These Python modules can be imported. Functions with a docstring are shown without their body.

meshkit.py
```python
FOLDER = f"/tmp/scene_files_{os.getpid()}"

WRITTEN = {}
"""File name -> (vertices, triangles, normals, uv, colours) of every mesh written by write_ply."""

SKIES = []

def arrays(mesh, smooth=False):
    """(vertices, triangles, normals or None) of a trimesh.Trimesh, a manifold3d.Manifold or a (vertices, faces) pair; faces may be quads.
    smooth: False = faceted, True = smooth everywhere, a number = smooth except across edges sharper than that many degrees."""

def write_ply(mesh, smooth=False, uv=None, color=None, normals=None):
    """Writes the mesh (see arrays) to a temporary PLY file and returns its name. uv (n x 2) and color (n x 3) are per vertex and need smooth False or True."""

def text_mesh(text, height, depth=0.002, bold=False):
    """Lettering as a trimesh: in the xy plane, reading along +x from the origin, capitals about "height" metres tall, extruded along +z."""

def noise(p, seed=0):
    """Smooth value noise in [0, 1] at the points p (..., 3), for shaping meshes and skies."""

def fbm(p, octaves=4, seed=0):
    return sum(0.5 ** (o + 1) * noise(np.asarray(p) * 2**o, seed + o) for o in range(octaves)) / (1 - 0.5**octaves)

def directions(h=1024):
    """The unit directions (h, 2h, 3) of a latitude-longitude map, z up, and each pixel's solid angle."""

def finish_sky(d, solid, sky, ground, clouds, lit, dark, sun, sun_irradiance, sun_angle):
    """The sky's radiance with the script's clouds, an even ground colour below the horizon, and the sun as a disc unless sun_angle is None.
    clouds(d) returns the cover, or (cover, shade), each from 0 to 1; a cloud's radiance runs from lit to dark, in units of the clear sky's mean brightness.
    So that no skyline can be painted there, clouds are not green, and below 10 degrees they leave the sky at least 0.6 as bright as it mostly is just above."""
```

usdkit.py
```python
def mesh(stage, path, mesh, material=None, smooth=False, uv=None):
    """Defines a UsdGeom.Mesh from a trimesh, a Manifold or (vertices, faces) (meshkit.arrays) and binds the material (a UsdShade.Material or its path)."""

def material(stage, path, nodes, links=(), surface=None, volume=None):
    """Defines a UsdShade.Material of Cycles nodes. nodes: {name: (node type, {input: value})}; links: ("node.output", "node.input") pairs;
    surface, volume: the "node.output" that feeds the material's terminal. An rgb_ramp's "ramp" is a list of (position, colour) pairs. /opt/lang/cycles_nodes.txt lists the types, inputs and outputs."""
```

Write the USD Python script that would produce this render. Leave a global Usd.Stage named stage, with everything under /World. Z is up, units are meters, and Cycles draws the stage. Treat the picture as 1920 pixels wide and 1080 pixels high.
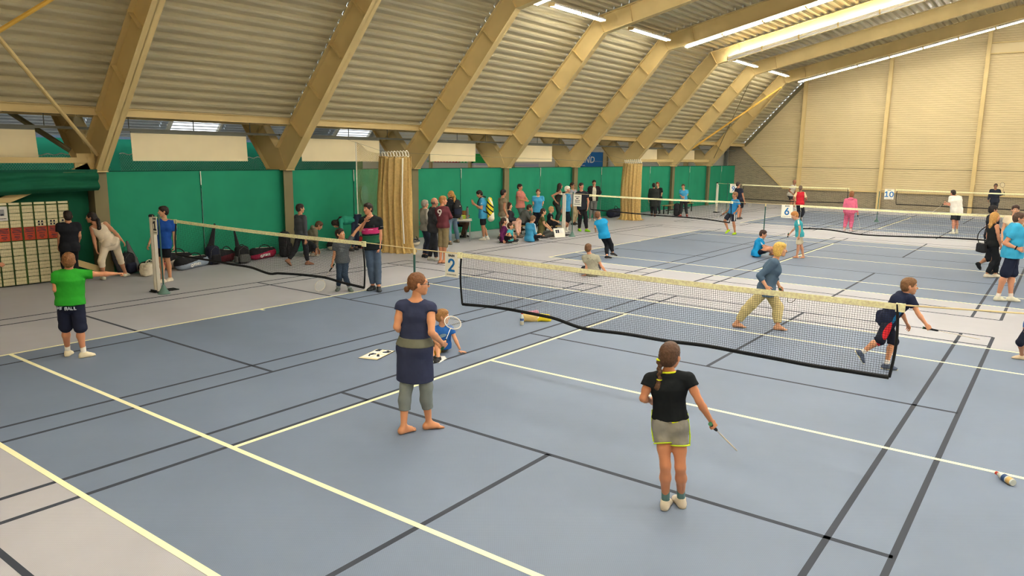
import math, random
import numpy as np
import trimesh
import manifold3d as m3
import usdkit, meshkit
from pxr import Usd, UsdGeom, UsdLux, UsdShade, Gf, Sdf, Vt

random.seed(7)
RNG = np.random.default_rng(7)
stage = Usd.Stage.CreateInMemory()
UsdGeom.SetStageUpAxis(stage, "Z")
UsdGeom.SetStageMetersPerUnit(stage, 1.0)
UsdGeom.Xform.Define(stage, "/World")
UsdGeom.Scope.Define(stage, "/World/Looks")

# ------------------------------------------------------------------ camera, sky, exposure
cam = UsdGeom.Camera.Define(stage, "/World/camera")
cam.CreateHorizontalApertureAttr(36.0)
cam.CreateFocalLengthAttr(26.01)
cam.CreateClippingRangeAttr((0.05, 500.0))
_R = [[0.598859, -0.133819, 0.789595], [-0.800748, -0.116123, 0.587637], [0.013053, -0.984179, -0.176697]]
cam.AddTransformOp().Set(Gf.Matrix4d(_R[0][0], _R[1][0], _R[2][0], 0, -_R[0][1], -_R[1][1], -_R[2][1], 0,
                                     -_R[0][2], -_R[1][2], -_R[2][2], 0, -2.5000, -11.7963, 2.8757, 1))
cam.CreateExposureAttr(3.03)
dome = UsdLux.DomeLight.Define(stage, "/World/daylight")
dome.CreateIntensityAttr(0.1)
dome.CreateColorAttr((0.75, 0.87, 1.0))
LAMP = 14.0          # radiance of the fluorescent tubes
SKY_IN = 0.22         # radiance of the daylit roof lights

# ------------------------------------------------------------------ helpers
COUNT = {}
def fresh(parent, name):
    k = (parent, name)
    n = COUNT.get(k, 0)
    COUNT[k] = n + 1
    return f"{parent}/{name}" if n == 0 else f"{parent}/{name}_{n:03d}"

def path_of(parent):
    return "/World" if parent is None else (parent if isinstance(parent, str) else str(parent.GetPath()))

def obj(name, mesh, material, parent=None, smooth=False, label=None):
    path = fresh(path_of(parent), name)
    p = usdkit.mesh(stage, path, mesh, material, smooth=smooth).GetPrim()
    if label:
        p.SetCustomDataByKey("label", label)
    return p

def tag(p, label=None, category=None, group=None, kind=None):
    for k, v in (("label", label), ("category", category), ("group", group), ("kind", kind)):
        if v:
            p.SetCustomDataByKey(k, v)
    return p

def thing(name, label, category, loc=(0, 0, 0), rz=0.0, group=None, kind=None):
    x = UsdGeom.Xform.Define(stage, fresh("/World", name))
    x.AddTranslateOp().Set(Gf.Vec3d(*map(float, loc)))
    if rz:
        x.AddRotateZOp().Set(float(rz))
    return tag(x.GetPrim(), label, category, group, kind)

def dup(src, loc, rz=0.0, label=None, group=None, kind=None, category=None):
    name = src.GetName()
    if name[-4:-3] == "_" and name[-3:].isdigit():
        name = name[:-4]
    was = src.GetCustomData()
    x = UsdGeom.Xform.Define(stage, fresh("/World", name))
    x.GetPrim().GetReferences().AddInternalReference(src.GetPath())
    x.ClearXformOpOrder()
    x.AddTranslateOp().Set(Gf.Vec3d(*map(float, loc)))
    if rz or src.GetAttribute("xformOp:rotateZ"):
        x.AddRotateZOp().Set(float(rz))
    x.GetPrim().SetInstanceable(True)
    return tag(x.GetPrim(), label or was.get("label"), category or was.get("category"), group or was.get("group"), kind or was.get("kind"))

def xf(mesh, T):
    m = mesh.copy(); m.apply_transform(T); return m

def cat(ms):
    ms = [m for m in ms if m is not None]
    return ms[0] if len(ms) == 1 else trimesh.util.concatenate(ms)

def box(x0, x1, y0, y1, z0, z1):
    m = trimesh.creation.box((x1 - x0, y1 - y0, z1 - z0))
    m.apply_translation(((x0 + x1) / 2, (y0 + y1) / 2, (z0 + z1) / 2))
    return m

def prism_yz(poly, x0, x1):
    """polygon in (y, z) extruded along x."""
    from shapely.geometry import Polygon
    g = Polygon(poly).buffer(0)
    m = trimesh.creation.extrude_polygon(g, x1 - x0, engine="earcut")
    m.apply_transform(np.array([[0, 0, 1, x0], [1, 0, 0, 0], [0, 1, 0, 0], [0, 0, 0, 1.0]]))
    return m

def bar_yz(a, b, w, t, x0, x1, side=1):
    """flat plate along a-b in the yz plane, thickness t to one side, from x0 to x1."""
    a, b = np.array(a, float), np.array(b, float)
    d = (b - a) / np.linalg.norm(b - a)
    n = np.array([-d[1], d[0]]) * t * side
    return prism_yz([a, b, b + n, a + n], x0, x1)

def tube(points, r, sides=8, closed=False, cap=True):
    """polyline tube; r scalar or per point."""
    p = np.asarray(points, float)
    n = len(p)
    r = np.broadcast_to(np.asarray(r, float), (n,))
    if closed:
        t = np.roll(p, -1, 0) - np.roll(p, 1, 0)
    else:
        t = np.gradient(p, axis=0)
    t /= np.linalg.norm(t, axis=1, keepdims=True) + 1e-12
    up = np.array([0, 0, 1.0]) if abs(t[0, 2]) < 0.9 else np.array([1.0, 0, 0])
    a = np.cross(t, up)
    bad = np.linalg.norm(a, axis=1) < 0.2
    a[bad] = np.cross(t[bad], [0.3, 0.9, 0.1])
    a /= np.linalg.norm(a, axis=1, keepdims=True) + 1e-12
    b = np.cross(t, a)
    ang = np.arange(sides) * 2 * np.pi / sides
    v = p[:, None] + r[:, None, None] * (np.cos(ang)[None, :, None] * a[:, None] + np.sin(ang)[None, :, None] * b[:, None])
    v = v.reshape(-1, 3)
    m = n if closed else n - 1
    i, j = np.meshgrid(np.arange(m), np.arange(sides), indexing="ij")
    i2, j2 = (i + 1) % n, (j + 1) % sides
    A, B, C, D = i * sides + j, i * sides + j2, i2 * sides + j2, i2 * sides + j
    f = np.concatenate([np.stack([A, C, B], -1).reshape(-1, 3), np.stack([A, D, C], -1).reshape(-1, 3)])
    if cap and not closed and sides > 3:
        v = np.vstack([v, p[0], p[-1]])
        k = np.arange(sides); k2 = (k + 1) % sides
        f = np.vstack([f, np.stack([np.full(sides, n * sides), k, k2], 1), np.stack([np.full(sides, n * sides + 1), (n - 1) * sides + k2, (n - 1) * sides + k], 1)])
    return trimesh.Trimesh(v, f, process=False)

def lathe(profile, sides=16, loc=(0, 0, 0)):
    """profile: (r, z) from bottom to top."""
    pr = np.asarray(profile, float)
    ang = np.arange(sides) * 2 * np.pi / sides
    v = np.stack([pr[:, 0, None] * np.cos(ang), pr[:, 0, None] * np.sin(ang), np.broadcast_to(pr[:, 1, None], (len(pr), sides))], -1).reshape(-1, 3)
    i, j = np.meshgrid(np.arange(len(pr) - 1), np.arange(sides), indexing="ij")
    j2 = (j + 1) % sides
    A, B, C, D = i * sides + j, i * sides + j2, (i + 1) * sides + j2, (i + 1) * sides + j
    f = np.concatenate([np.stack([A, B, C], -1).reshape(-1, 3), np.stack([A, C, D], -1).reshape(-1, 3)])
    m = trimesh.Trimesh(v + np.array(loc), f, process=False)
    m.update_faces(m.area_faces > 1e-12)
    return m

def rbox(x0, x1, y0, y1, z0, z1, r=0.02, seg=10):
    """rounded box through a hull of spheres."""
    s = m3.Manifold.sphere(r, seg)
    return trimesh_of(m3.Manifold.batch_hull([s.translate((x, y, z)) for x in (x0 + r, x1 - r) for y in (y0 + r, y1 - r) for z in (z0 + r, z1 - r)]))

def trimesh_of(man):
    m = man.to_mesh()
    return trimesh.Trimesh(np.array(m.vert_properties[:, :3], float), np.array(m.tri_verts), process=False)

def rotz(a):
    c, s = math.cos(a), math.sin(a)
    return np.array([[c, -s, 0, 0], [s, c, 0, 0], [0, 0, 1, 0], [0, 0, 0, 1.0]])

def frame(o, x, y, z):
    T = np.eye(4)
    T[:3, 0], T[:3, 1], T[:3, 2], T[:3, 3] = x, y, z, o
    return T

def lin(c):
    """sRGB 0-255 to linear."""
    c = np.asarray(c, float) / 255
    return tuple(np.where(c < 0.04045, c / 12.92, ((c + 0.055) / 1.055) ** 2.4))

# ------------------------------------------------------------------ materials
MATS = {}
def mat(name, color, rough=0.7, spec=0.3, metallic=0.0, noise=None, bump=None, trans=0.0, sheen=0.0, emit=0.0):
    """plain principled material; noise = (scale, amount), bump = (scale, strength, distance)."""
    if name in MATS:
        return MATS[name]
    c = lin(color)
    nodes = {"p": ("principled_bsdf", {"base_color": c, "roughness": rough, "specular_ior_level": spec, "metallic": metallic, "sheen_weight": sheen})}
    nodes["p"][1].pop("base_color")
    links = []
    nodes["p"][1]["base_color"] = c
    if emit:
        nodes["p"][1]["emission_color"] = c
        nodes["p"][1]["emission_strength"] = emit
    if noise or bump:
        nodes["tc"] = ("texture_coordinate", {})
    if noise:
        lo, hi = tuple(x * (1 - noise[1]) for x in c), tuple(min(1.0, x * (1 + noise[1])) for x in c)
        nodes["n"] = ("noise_texture", {"scale": float(noise[0]), "detail": 4.0})
        nodes["r"] = ("rgb_ramp", {"ramp": [(0.3, lo), (0.7, hi)]})
        links += [("tc.object", "n.vector"), ("n.fac", "r.fac"), ("r.color", "p.base_color")]
    if bump:
        nodes["bn"] = ("noise_texture", {"scale": float(bump[0]), "detail": 3.0})
        nodes["b"] = ("bump", {"strength": float(bump[1]), "distance": float(bump[2])})
        links += [("tc.object", "bn.vector"), ("bn.fac", "b.height"), ("b.normal", "p.normal")]
    MATS[name] = usdkit.material(stage, "/World/Looks/" + name, nodes, links, surface="p.BSDF")
    return MATS[name]

def cloth(color):
    r, g, b = (int(x) for x in color)
    return mat(f"cloth_{r}_{g}_{b}", color, 0.85, 0.15, noise=(9.0, 0.08), bump=(60.0, 0.25, 0.004))

def carpet(name, color):
    """indoor court carpet: fine ribbed weave and faint wear."""
    c = lin(color)
    lo, hi = tuple(x * 0.93 for x in c), tuple(x * 1.06 for x in c)
    nodes = {
        "g": ("geometry", {}),
        "wear": ("noise_texture", {"scale": 0.55, "detail": 5.0, "roughness": 0.6}),
        "r": ("rgb_ramp", {"ramp": [(0.3, lo), (0.7, hi)]}),
        "map": ("mapping", {"rotation": (0.0, 0.0, 0.9), "scale": (1.0, 1.0, 1.0)}),
        "w": ("wave_texture", {"scale": 22.0, "distortion": 0.0, "detail": 0.0}),
        "w2": ("wave_texture", {"scale": 30.0, "bands_direction": "y", "distortion": 0.0, "detail": 0.0}),
        "mx": ("math", {"math_type": "multiply"}),
        "mixc": ("mix", {"mix_type": "multiply", "fac": 0.30}),
        "ramp2": ("rgb_ramp", {"ramp": [(0.0, (0.62, 0.62, 0.62)), (0.6, (1.08, 1.08, 1.08))]}),
        "fine": ("noise_texture", {"scale": 160.0, "detail": 2.0}),
        "b": ("bump", {"strength": 0.25, "distance": 0.003}),
        "p": ("principled_bsdf", {"roughness": 0.62, "specular_ior_level": 0.55}),
    }
    links = [("g.position", "wear.vector"), ("wear.fac", "r.fac"), ("g.position", "map.vector"), ("map.vector", "w.vector"), ("map.vector", "w2.vector"),
             ("w.fac", "mx.value1"), ("w2.fac", "mx.value2"), ("mx.value", "ramp2.fac"), ("r.color", "mixc.color1"), ("ramp2.color", "mixc.color2"),
             ("mixc.color", "p.base_color"), ("g.position", "fine.vector"), ("fine.fac", "b.height"), ("b.normal", "p.normal")]
    return usdkit.material(stage, "/World/Looks/" + name, nodes, links, surface="p.BSDF")

def brickmat(name, c1, c2, mortar):
    nodes = {"g": ("geometry", {}), "s": ("separate_xyz", {}), "add": ("math", {"math_type": "add"}), "c": ("combine_xyz", {}),
             "b": ("brick_texture", {"color1": lin(c1), "color2": lin(c2), "mortar": lin(mortar), "scale": 1.0, "mortar_size": 0.009, "brick_width": 0.22, "row_height": 0.0625, "mortar_smooth": 0.1}),
             "p": ("principled_bsdf", {"roughness": 0.9, "specular_ior_level": 0.2})}
    links = [("g.position", "s.vector"), ("s.x", "add.value1"), ("s.y", "add.value2"), ("add.value", "c.x"), ("s.z", "c.y"), ("c.vector", "b.vector"), ("b.color", "p.base_color")]
    return usdkit.material(stage, "/World/Looks/" + name, nodes, links, surface="p.BSDF")

def netmat(name, color, pitch, thick, base=0.0):
    """knotted netting seen as a cut-out: threads stay, the holes between them are clear."""
    k = 1.0 / pitch
    nodes = {"u": ("uvmap", {"attribute": "st"}), "s": ("separate_xyz", {}),
             "a": ("math", {"math_type": "add"}), "d": ("math", {"math_type": "subtract"}),
             "ka": ("math", {"math_type": "multiply", "value2": k}), "kd": ("math", {"math_type": "multiply", "value2": k}),
             "fa": ("math", {"math_type": "fraction"}), "fd": ("math", {"math_type": "fraction"}),
             "la": ("math", {"math_type": "less_than", "value2": thick}), "ld": ("math", {"math_type": "less_than", "value2": thick}),
             "m": ("math", {"math_type": "maximum"}), "m2": ("math", {"math_type": "maximum", "value2": base}),
             "t": ("transparent_bsdf", {}), "p": ("principled_bsdf", {"base_color": lin(color), "roughness": 0.8, "specular_ior_level": 0.2}), "x": ("mix_closure", {})}
    links = [("u.UV", "s.vector"), ("s.x", "a.value1"), ("s.y", "a.value2"), ("s.x", "d.value1"), ("s.y", "d.value2"), ("a.value", "ka.value1"), ("d.value", "kd.value1"),
             ("ka.value", "fa.value1"), ("kd.value", "fd.value1"), ("fa.value", "la.value1"), ("fd.value", "ld.value1"), ("la.value", "m.value1"), ("ld.value", "m.value2"),
             ("m.value", "m2.value1"), ("m2.value", "x.fac"), ("t.BSDF", "x.closure1"), ("p.BSDF", "x.closure2")]
    return usdkit.material(stage, "/World/Looks/" + name, nodes, links, surface="x.closure")

def emitter(name, color, strength):
    nodes = {"e": ("emission", {"color": color, "strength": float(strength)})}
    return usdkit.material(stage, "/World/Looks/" + name, nodes, [], surface="e.emission")

M_SURROUND = carpet("carpet_grey_blue", (182, 182, 190))
M_COURT = carpet("carpet_blue", (119, 134, 158))
M_LINE_W = mat("line_cream", (252, 247, 204), 0.7, 0.3)
M_LINE_D = mat("line_dark", (60, 66, 78), 0.75, 0.3)
M_STEEL = mat("steel_sand", (212, 188, 132), 0.55, 0.35, noise=(1.3, 0.06))
M_STEEL_D = mat("steel_olive", (128, 120, 88), 0.6, 0.3, noise=(1.5, 0.05))
M_PIPE = mat("steel_grey", (120, 122, 112), 0.5, 0.4)
M_BRACE = mat("brace_yellow", (222, 176, 76), 0.5, 0.4)
M_SHEET = mat("roof_sheet", (192, 182, 150), 0.36, 0.45, noise=(0.8, 0.05))
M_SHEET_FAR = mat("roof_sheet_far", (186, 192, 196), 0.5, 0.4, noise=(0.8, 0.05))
M_CLAD = mat("wall_cladding", (210, 192, 150), 0.6, 0.3, noise=(0.5, 0.04))
M_WHITEWALL = mat("wall_white", (218, 212, 196), 0.7, 0.3)
M_BRICK = brickmat("brick_grey", (150, 138, 112), (128, 118, 98), (165, 155, 135))
M_GREEN = mat("green_canvas", (38, 146, 112), 0.75, 0.2, noise=(1.1, 0.07), bump=(5.0, 0.25, 0.02))
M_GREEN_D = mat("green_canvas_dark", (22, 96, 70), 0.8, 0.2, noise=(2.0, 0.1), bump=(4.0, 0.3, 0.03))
M_SEAM = mat("green_seam", (16, 84, 64), 0.8, 0.2)
M_BOARD = mat("banner_cream", (244, 230, 192), 0.7, 0.2, noise=(1.4, 0.04))
M_TUBE = emitter("tube_light", (1.0, 0.95, 0.84), LAMP)
M_TUBE_B = emitter("tube_light_soft", (1.0, 0.93, 0.78), LAMP * 0.4)
M_FIXTURE = mat("lamp_housing", (236, 234, 226), 0.5, 0.4)
M_ROOFLIGHT = emitter("rooflight_daylight", (0.86, 0.93, 1.0), SKY_IN)
M_BLACK = mat("black_tape", (22, 24, 28), 0.7, 0.3)
M_TAPE = mat("net_tape_cream", (246, 236, 192), 0.8, 0.2, noise=(40.0, 0.18))
M_WHITE = mat("white_plain", (240, 240, 236), 0.6, 0.3)
M_PAPER = mat("paper", (246, 243, 230), 0.8, 0.2)
M_POLE = mat("pole_green", (54, 98, 92), 0.5, 0.4)
M_CONE = mat("cone_green", (98, 132, 122), 0.6, 0.35)
M_POST = mat("post_silver", (212, 206, 192), 0.4, 0.5)
M_WOOD = mat("bench_wood", (176, 148, 92), 0.6, 0.3, noise=(6.0, 0.1))
M_BLUE_INK = mat("ink_blue", (36, 118, 190), 0.6, 0.3)
M_DARK_INK = mat("ink_dark", (40, 44, 60), 0.6, 0.3)
M_ROPE = mat("rope_cream", (226, 208, 160), 0.8, 0.2)
# ------------------------------------------------------------------ the hall: floor and lines
XW0, XW1, YV, YF = -4.7, 46.3, 6.22, 42.4
YR = -11.885                                   # ridge
YS = 2 * YR - YV                               # the other valley line
floor = thing("floor", "grey-blue carpeted sports hall floor with blue courts and painted lines", "floor", kind="structure")
obj("surround", box(XW0 - .2, XW1 + .3, YS - .3, YF + .3, -0.1, 0.0), M_SURROUND, floor)
OFFS = (0.0, 15.058, 30.548)
for o in OFFS:
    obj("court_surface", box(o, o + 10.973, -23.77, 0, 0.0, 0.0008), M_COURT, floor)

def strip(x0, x1, y0, y1, z, m, name):
    obj(name, box(min(x0, x1), max(x0, x1), min(y0, y1), max(y0, y1), z - 0.0008, z), m, floor)
W, B = 0.056, 0.052
for o in OFFS:                                 # tennis, cream
    z, m, n = 0.0026, M_LINE_W, "tennis_line"
    strip(o, o + 10.973, -0.055, 0, z, m, n); strip(o, o + 10.973, -23.77, -23.715, z, m, n)
    for xx in (o, o + 1.372, o + 9.601 - W, o + 10.973 - W):
        strip(xx, xx + W, -23.715, -0.055, z, m, n)
    for yy in (-5.485, -18.285):
        strip(o + 1.372 + W, o + 9.601 - W, yy - W / 2, yy + W / 2, z, m, n)
    strip(o + 5.4865 - W / 2, o + 5.4865 + W / 2, -18.26, -5.51, z, m, n)
    strip(o + 5.4865 - W / 2, o + 5.4865 + W / 2, -0.16, -0.055, z, m, n)
for o in OFFS:                                 # badminton, dark: four courts side by side on each tennis court
    z, m, n = 0.0017, M_LINE_D, "badminton_line"
    xn = o + 5.19
    xs = [xn - 6.7, xn - 5.94, xn - 1.98, xn + 1.98, xn + 5.94, xn + 6.7]
    for k in range(2):
        yt = 2.5 - 7.47 * k
        yb = yt - 6.1
        ym = (yt + yb) / 2
        for yy in (yt, yt - 0.46, yb + 0.46, yb):
            strip(xs[0], xs[5], yy - B / 2, yy + B / 2, z, m, n)
        for xx in xs:
            strip(xx - B / 2, xx + B / 2, yb, yt, z, m, n)
        strip(xs[0], xs[2], ym - B / 2, ym + B / 2, z, m, n)
        strip(xs[3], xs[5], ym - B / 2, ym + B / 2, z, m, n)

# ------------------------------------------------------------------ steel frames
def zlow(y): return 7.06 + (1.66 - y) * 0.23
def ztop(y): return 7.62 + (1.99 - y) * 0.23
FX = [0.4 + 5.1 * k for k in range(9)]
fr = thing("steel_frame", "sand-painted steel portal frame over the hall", "roof frame", (FX[0], YV, 0), kind="structure")
def fy(poly, mirror=False):
    return [((-(y - YV)) if mirror else (y - YV), z) for y, z in poly]
def half(mirror, far):
    A = [(5.75, 2.40), (YV, 2.40), (YV, 3.01), (1.99, 7.62), (1.66, 7.06)]
    obj("arm_web", prism_yz(fy(A, mirror), -0.012, 0.012), M_STEEL, fr)
    s = 1 if mirror else -1
    def plate(a, b, side, x0=-0.13, x1=0.13, t=0.022, name="arm_flange"):
        a, b = fy([a, b], mirror)
        obj(name, bar_yz(a, b, 0, t, x0, x1, side * (-1 if mirror else 1)), M_STEEL, fr)
    plate((5.75, 2.40), (1.66, 7.06), -1)
    plate((YV, 3.01), (1.99, 7.62), 1)
    for (a, b) in (((5.57, 3.72), (5.12, 3.29)), ((4.76, 4.71), (4.31, 4.27)), ((3.88, 5.70), (3.43, 5.26)), ((2.98, 6.65), (2.52, 6.19)), ((1.99, 7.62), (1.66, 7.06))):
        plate(a, b, 1, -0.115, 0.115, 0.014, "stiffener")
    ye = YR if not far else YR
    Rr = [(1.66, 7.06), (1.99, 7.62), (ye, ztop(ye)), (ye, zlow(ye))]
    obj("rafter_web", prism_yz(fy(Rr, mirror), -0.012, 0.012), M_STEEL, fr)
    plate((1.66, 7.06), (ye, zlow(ye)), -1, name="rafter_flange")
    plate((1.99, 7.62), (ye, ztop(ye)), 1, name="rafter_flange")
    plate((0.6, zlow(0.6)), (0.74, ztop(0.74)), 1, -0.1, 0.1, 0.012, "stiffener")
half(False, False); half(True, True)
obj("column", cat([box(-0.012, 0.012, -0.33, 0.33, 0, 2.40), box(-0.15, 0.15, -0.355, -0.33, 0, 2.40), box(-0.15, 0.15, 0.33, 0.355, 0, 2.40)]), M_STEEL_D, fr)
obj("node_plate", cat([box(-0.15, 0.15, -0.47, 0.47, 2.375, 2.40), prism_yz([(0.0, 2.40), (0.30, 2.40), (0.015, 3.0), (-0.015, 3.0), (-0.30, 2.40)], 0.012, 0.03), prism_yz([(-0.30, 2.40), (0.30, 2.40), (0.0, 3.0)], -0.03, -0.012)]), M_STEEL, fr)
obj("bracket", cat([prism_yz([(0.33, 2.375), (0.33, 2.15), (0.50, 2.375)], -0.08, 0.08)]), M_STEEL_D, fr)
for x in FX[1:]:
    dup(fr, (x, YV, 0))
# the opposite half of our hall (behind the camera's right): same frame turned round
for x in FX:
    dup(fr, (x, YS, 0), 180.0)

def span(name, label, category, piece, m, part, xs=None):
    t = thing(name, label, category, kind="structure")
    for x in (xs or [XW0] + FX):
        x1 = min(x + 5.1, XW1)
        obj(part, piece(x + 0.015, x1 - 0.015), m, t)
    return t
for yy, nm in ((5.62, "our"), (6.82, "far")):
    span("eave_beam", f"sand-coloured eave beam under the {'near' if nm == 'our' else 'far hall'} roof slope", "beam",
         lambda a, b, yy=yy: cat([box(a, b, yy - .055, yy + .055, 3.62, 3.80), box(a, b, yy - .1, yy + .1, 3.785, 3.80)]), M_STEEL, "beam_segment")
span("valley_gutter", "grey gutter trough between the two roof slopes", "gutter", lambda a, b: cat([box(a, b, 5.72, 6.72, 3.66, 3.68), box(a, b, 5.70, 5.72, 3.66, 3.79), box(a, b, 6.72, 6.74, 3.66, 3.79)]), M_PIPE, "gutter_trough")
span("hanging_rail", "grey steel rail under the valley that carries the cream banners", "rail",
     lambda a, b: cat([box(a, b, YV - .03, YV + .03, 3.32, 3.38)] + [tube([(xx, YV, 3.36), (xx, YV, 3.67)], 0.012, 5) for xx in np.linspace(a + .9, b - .9, 3)]), M_PIPE, "rail_segment")

# ------------------------------------------------------------------ roof sheets (trapezoid ribs along the hall)
def sheet(a, b, x0, x1, pitch, depth, up):
    """ribbed sheet between the lines a and b of the yz plane; up = outward side."""
    a, b = np.array(a, float), np.array(b, float)
    L = np.linalg.norm(b - a); d = (b - a) / L
    n = np.array([-d[1], d[0]]) * up
    k = max(1, int(round(L / pitch))); p = L / k
    pts = []
    for i in range(k):
        for u, h in ((0.0, 0), (0.27, 0), (0.38, 1), (0.89, 1)):
            pts.append(a + d * (i + u) * p + n * h * depth)
    pts.append(b)
    pts = np.array(pts)
    T = 0.012
    v = []
    for x in (x0, x1):
        for off in (0, T):
            v += [(x, y + n[0] * off, z + n[1] * off) for y, z in pts]
    v = np.array(v); m = len(pts)
    f = []
    for i in range(m - 1):
        for lo, hi in ((0, 2 * m), (m, 3 * m)):
            f += [(lo + i, lo + i + 1, hi + i + 1), (lo + i, hi + i + 1, hi + i)]
    return trimesh.Trimesh(v, np.array(f), process=False)

ceiling = thing("ceiling", "ribbed steel roof sheets of the sports hall", "roof", kind="structure")
KN, EV = (2.03, 7.66), (5.60, 3.775)
bays = [(XW0, FX[0])] + [(FX[i], FX[i] + 5.1) for i in range(9)]
mir = lambda q, c: (2 * c - q[0], q[1])
RDG = (YR, ztop(YR) + 0.05)
for x0, x1 in bays:
    x0, x1 = x0 + 0.01, min(x1, XW1) - 0.01
    obj("wall_slope_sheet", sheet(EV, KN, x0, x1, 0.256, 0.11, -1), M_SHEET, ceiling)
    obj("roof_sheet", sheet(KN, RDG, x0, x1, 0.30, 0.10, -1), M_SHEET, ceiling)
    obj("roof_sheet", sheet(mir(KN, YR), RDG, x0, x1, 0.30, 0.10, 1), M_SHEET, ceiling)
    obj("wall_slope_sheet", sheet(mir(EV, YR), mir(KN, YR), x0, x1, 0.256, 0.11, 1), M_SHEET, ceiling)
YFR = (YV + YF) / 2
RF = (YFR, ztop(YR) + 0.05)
far = thing("ceiling_far", "ribbed roof sheets of the neighbouring hall", "roof", kind="structure")
for x0, x1 in bays:
    x0, x1 = x0 + 0.01, min(x1, XW1) - 0.01
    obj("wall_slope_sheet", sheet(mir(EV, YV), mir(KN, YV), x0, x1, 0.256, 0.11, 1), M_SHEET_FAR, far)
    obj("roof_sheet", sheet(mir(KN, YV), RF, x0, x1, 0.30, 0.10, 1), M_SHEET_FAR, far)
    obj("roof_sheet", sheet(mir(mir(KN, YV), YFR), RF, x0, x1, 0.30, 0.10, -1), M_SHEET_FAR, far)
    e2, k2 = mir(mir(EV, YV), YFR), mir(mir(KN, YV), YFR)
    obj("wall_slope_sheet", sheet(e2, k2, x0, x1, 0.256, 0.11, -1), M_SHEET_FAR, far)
    # louvred roof light in the far slope, every third bay
    if bays.index((x0 - 0.01, bays[[abs(q[0] + 0.01 - x0) < 1e-6 for q in bays].index(True)][1])) not in (0, 3, 6, 9):
        continue
    t = thing("rooflight", "bright louvred roof light in the far hall's sloping wall", "roof light", group="louvred roof lights of the far hall", kind="structure")
    d = np.array([k2[0] - e2[0], k2[1] - e2[1]]); d /= np.linalg.norm(d)
    nrm = np.array([-d[1], d[0]])
    if nrm[1] > 0: nrm = -nrm
    xa, xb = x0 + 0.6, x0 + 4.4
    P = lambda s, h: (e2[0] + d[0] * s + nrm[0] * h, e2[1] + d[1] * s + nrm[1] * h)
    obj("pane", prism_yz([P(.7, .03), P(2.3, .03), P(2.3, .05), P(.7, .05)], xa, xb), M_ROOFLIGHT, t)
    obj("frame", cat([prism_yz([P(.5, .0), P(2.5, .0), P(2.5, .3), P(.5, .3)], xx, xx + .14) for xx in (xa - .14, xb)] + [prism_yz([P(s, 0), P(s + .12, 0), P(s + .12, .3), P(s, .3)], xa, xb) for s in (.5, 2.38)]), M_WHITEWALL, t)
    for s in np.linspace(.75, 2.2, 6):
        obj("slat", prism_yz([P(s, .08), P(s + .03, .08), P(s + .14, .28), P(s + .11, .28)], xa, xb), M_PIPE, t)

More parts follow.
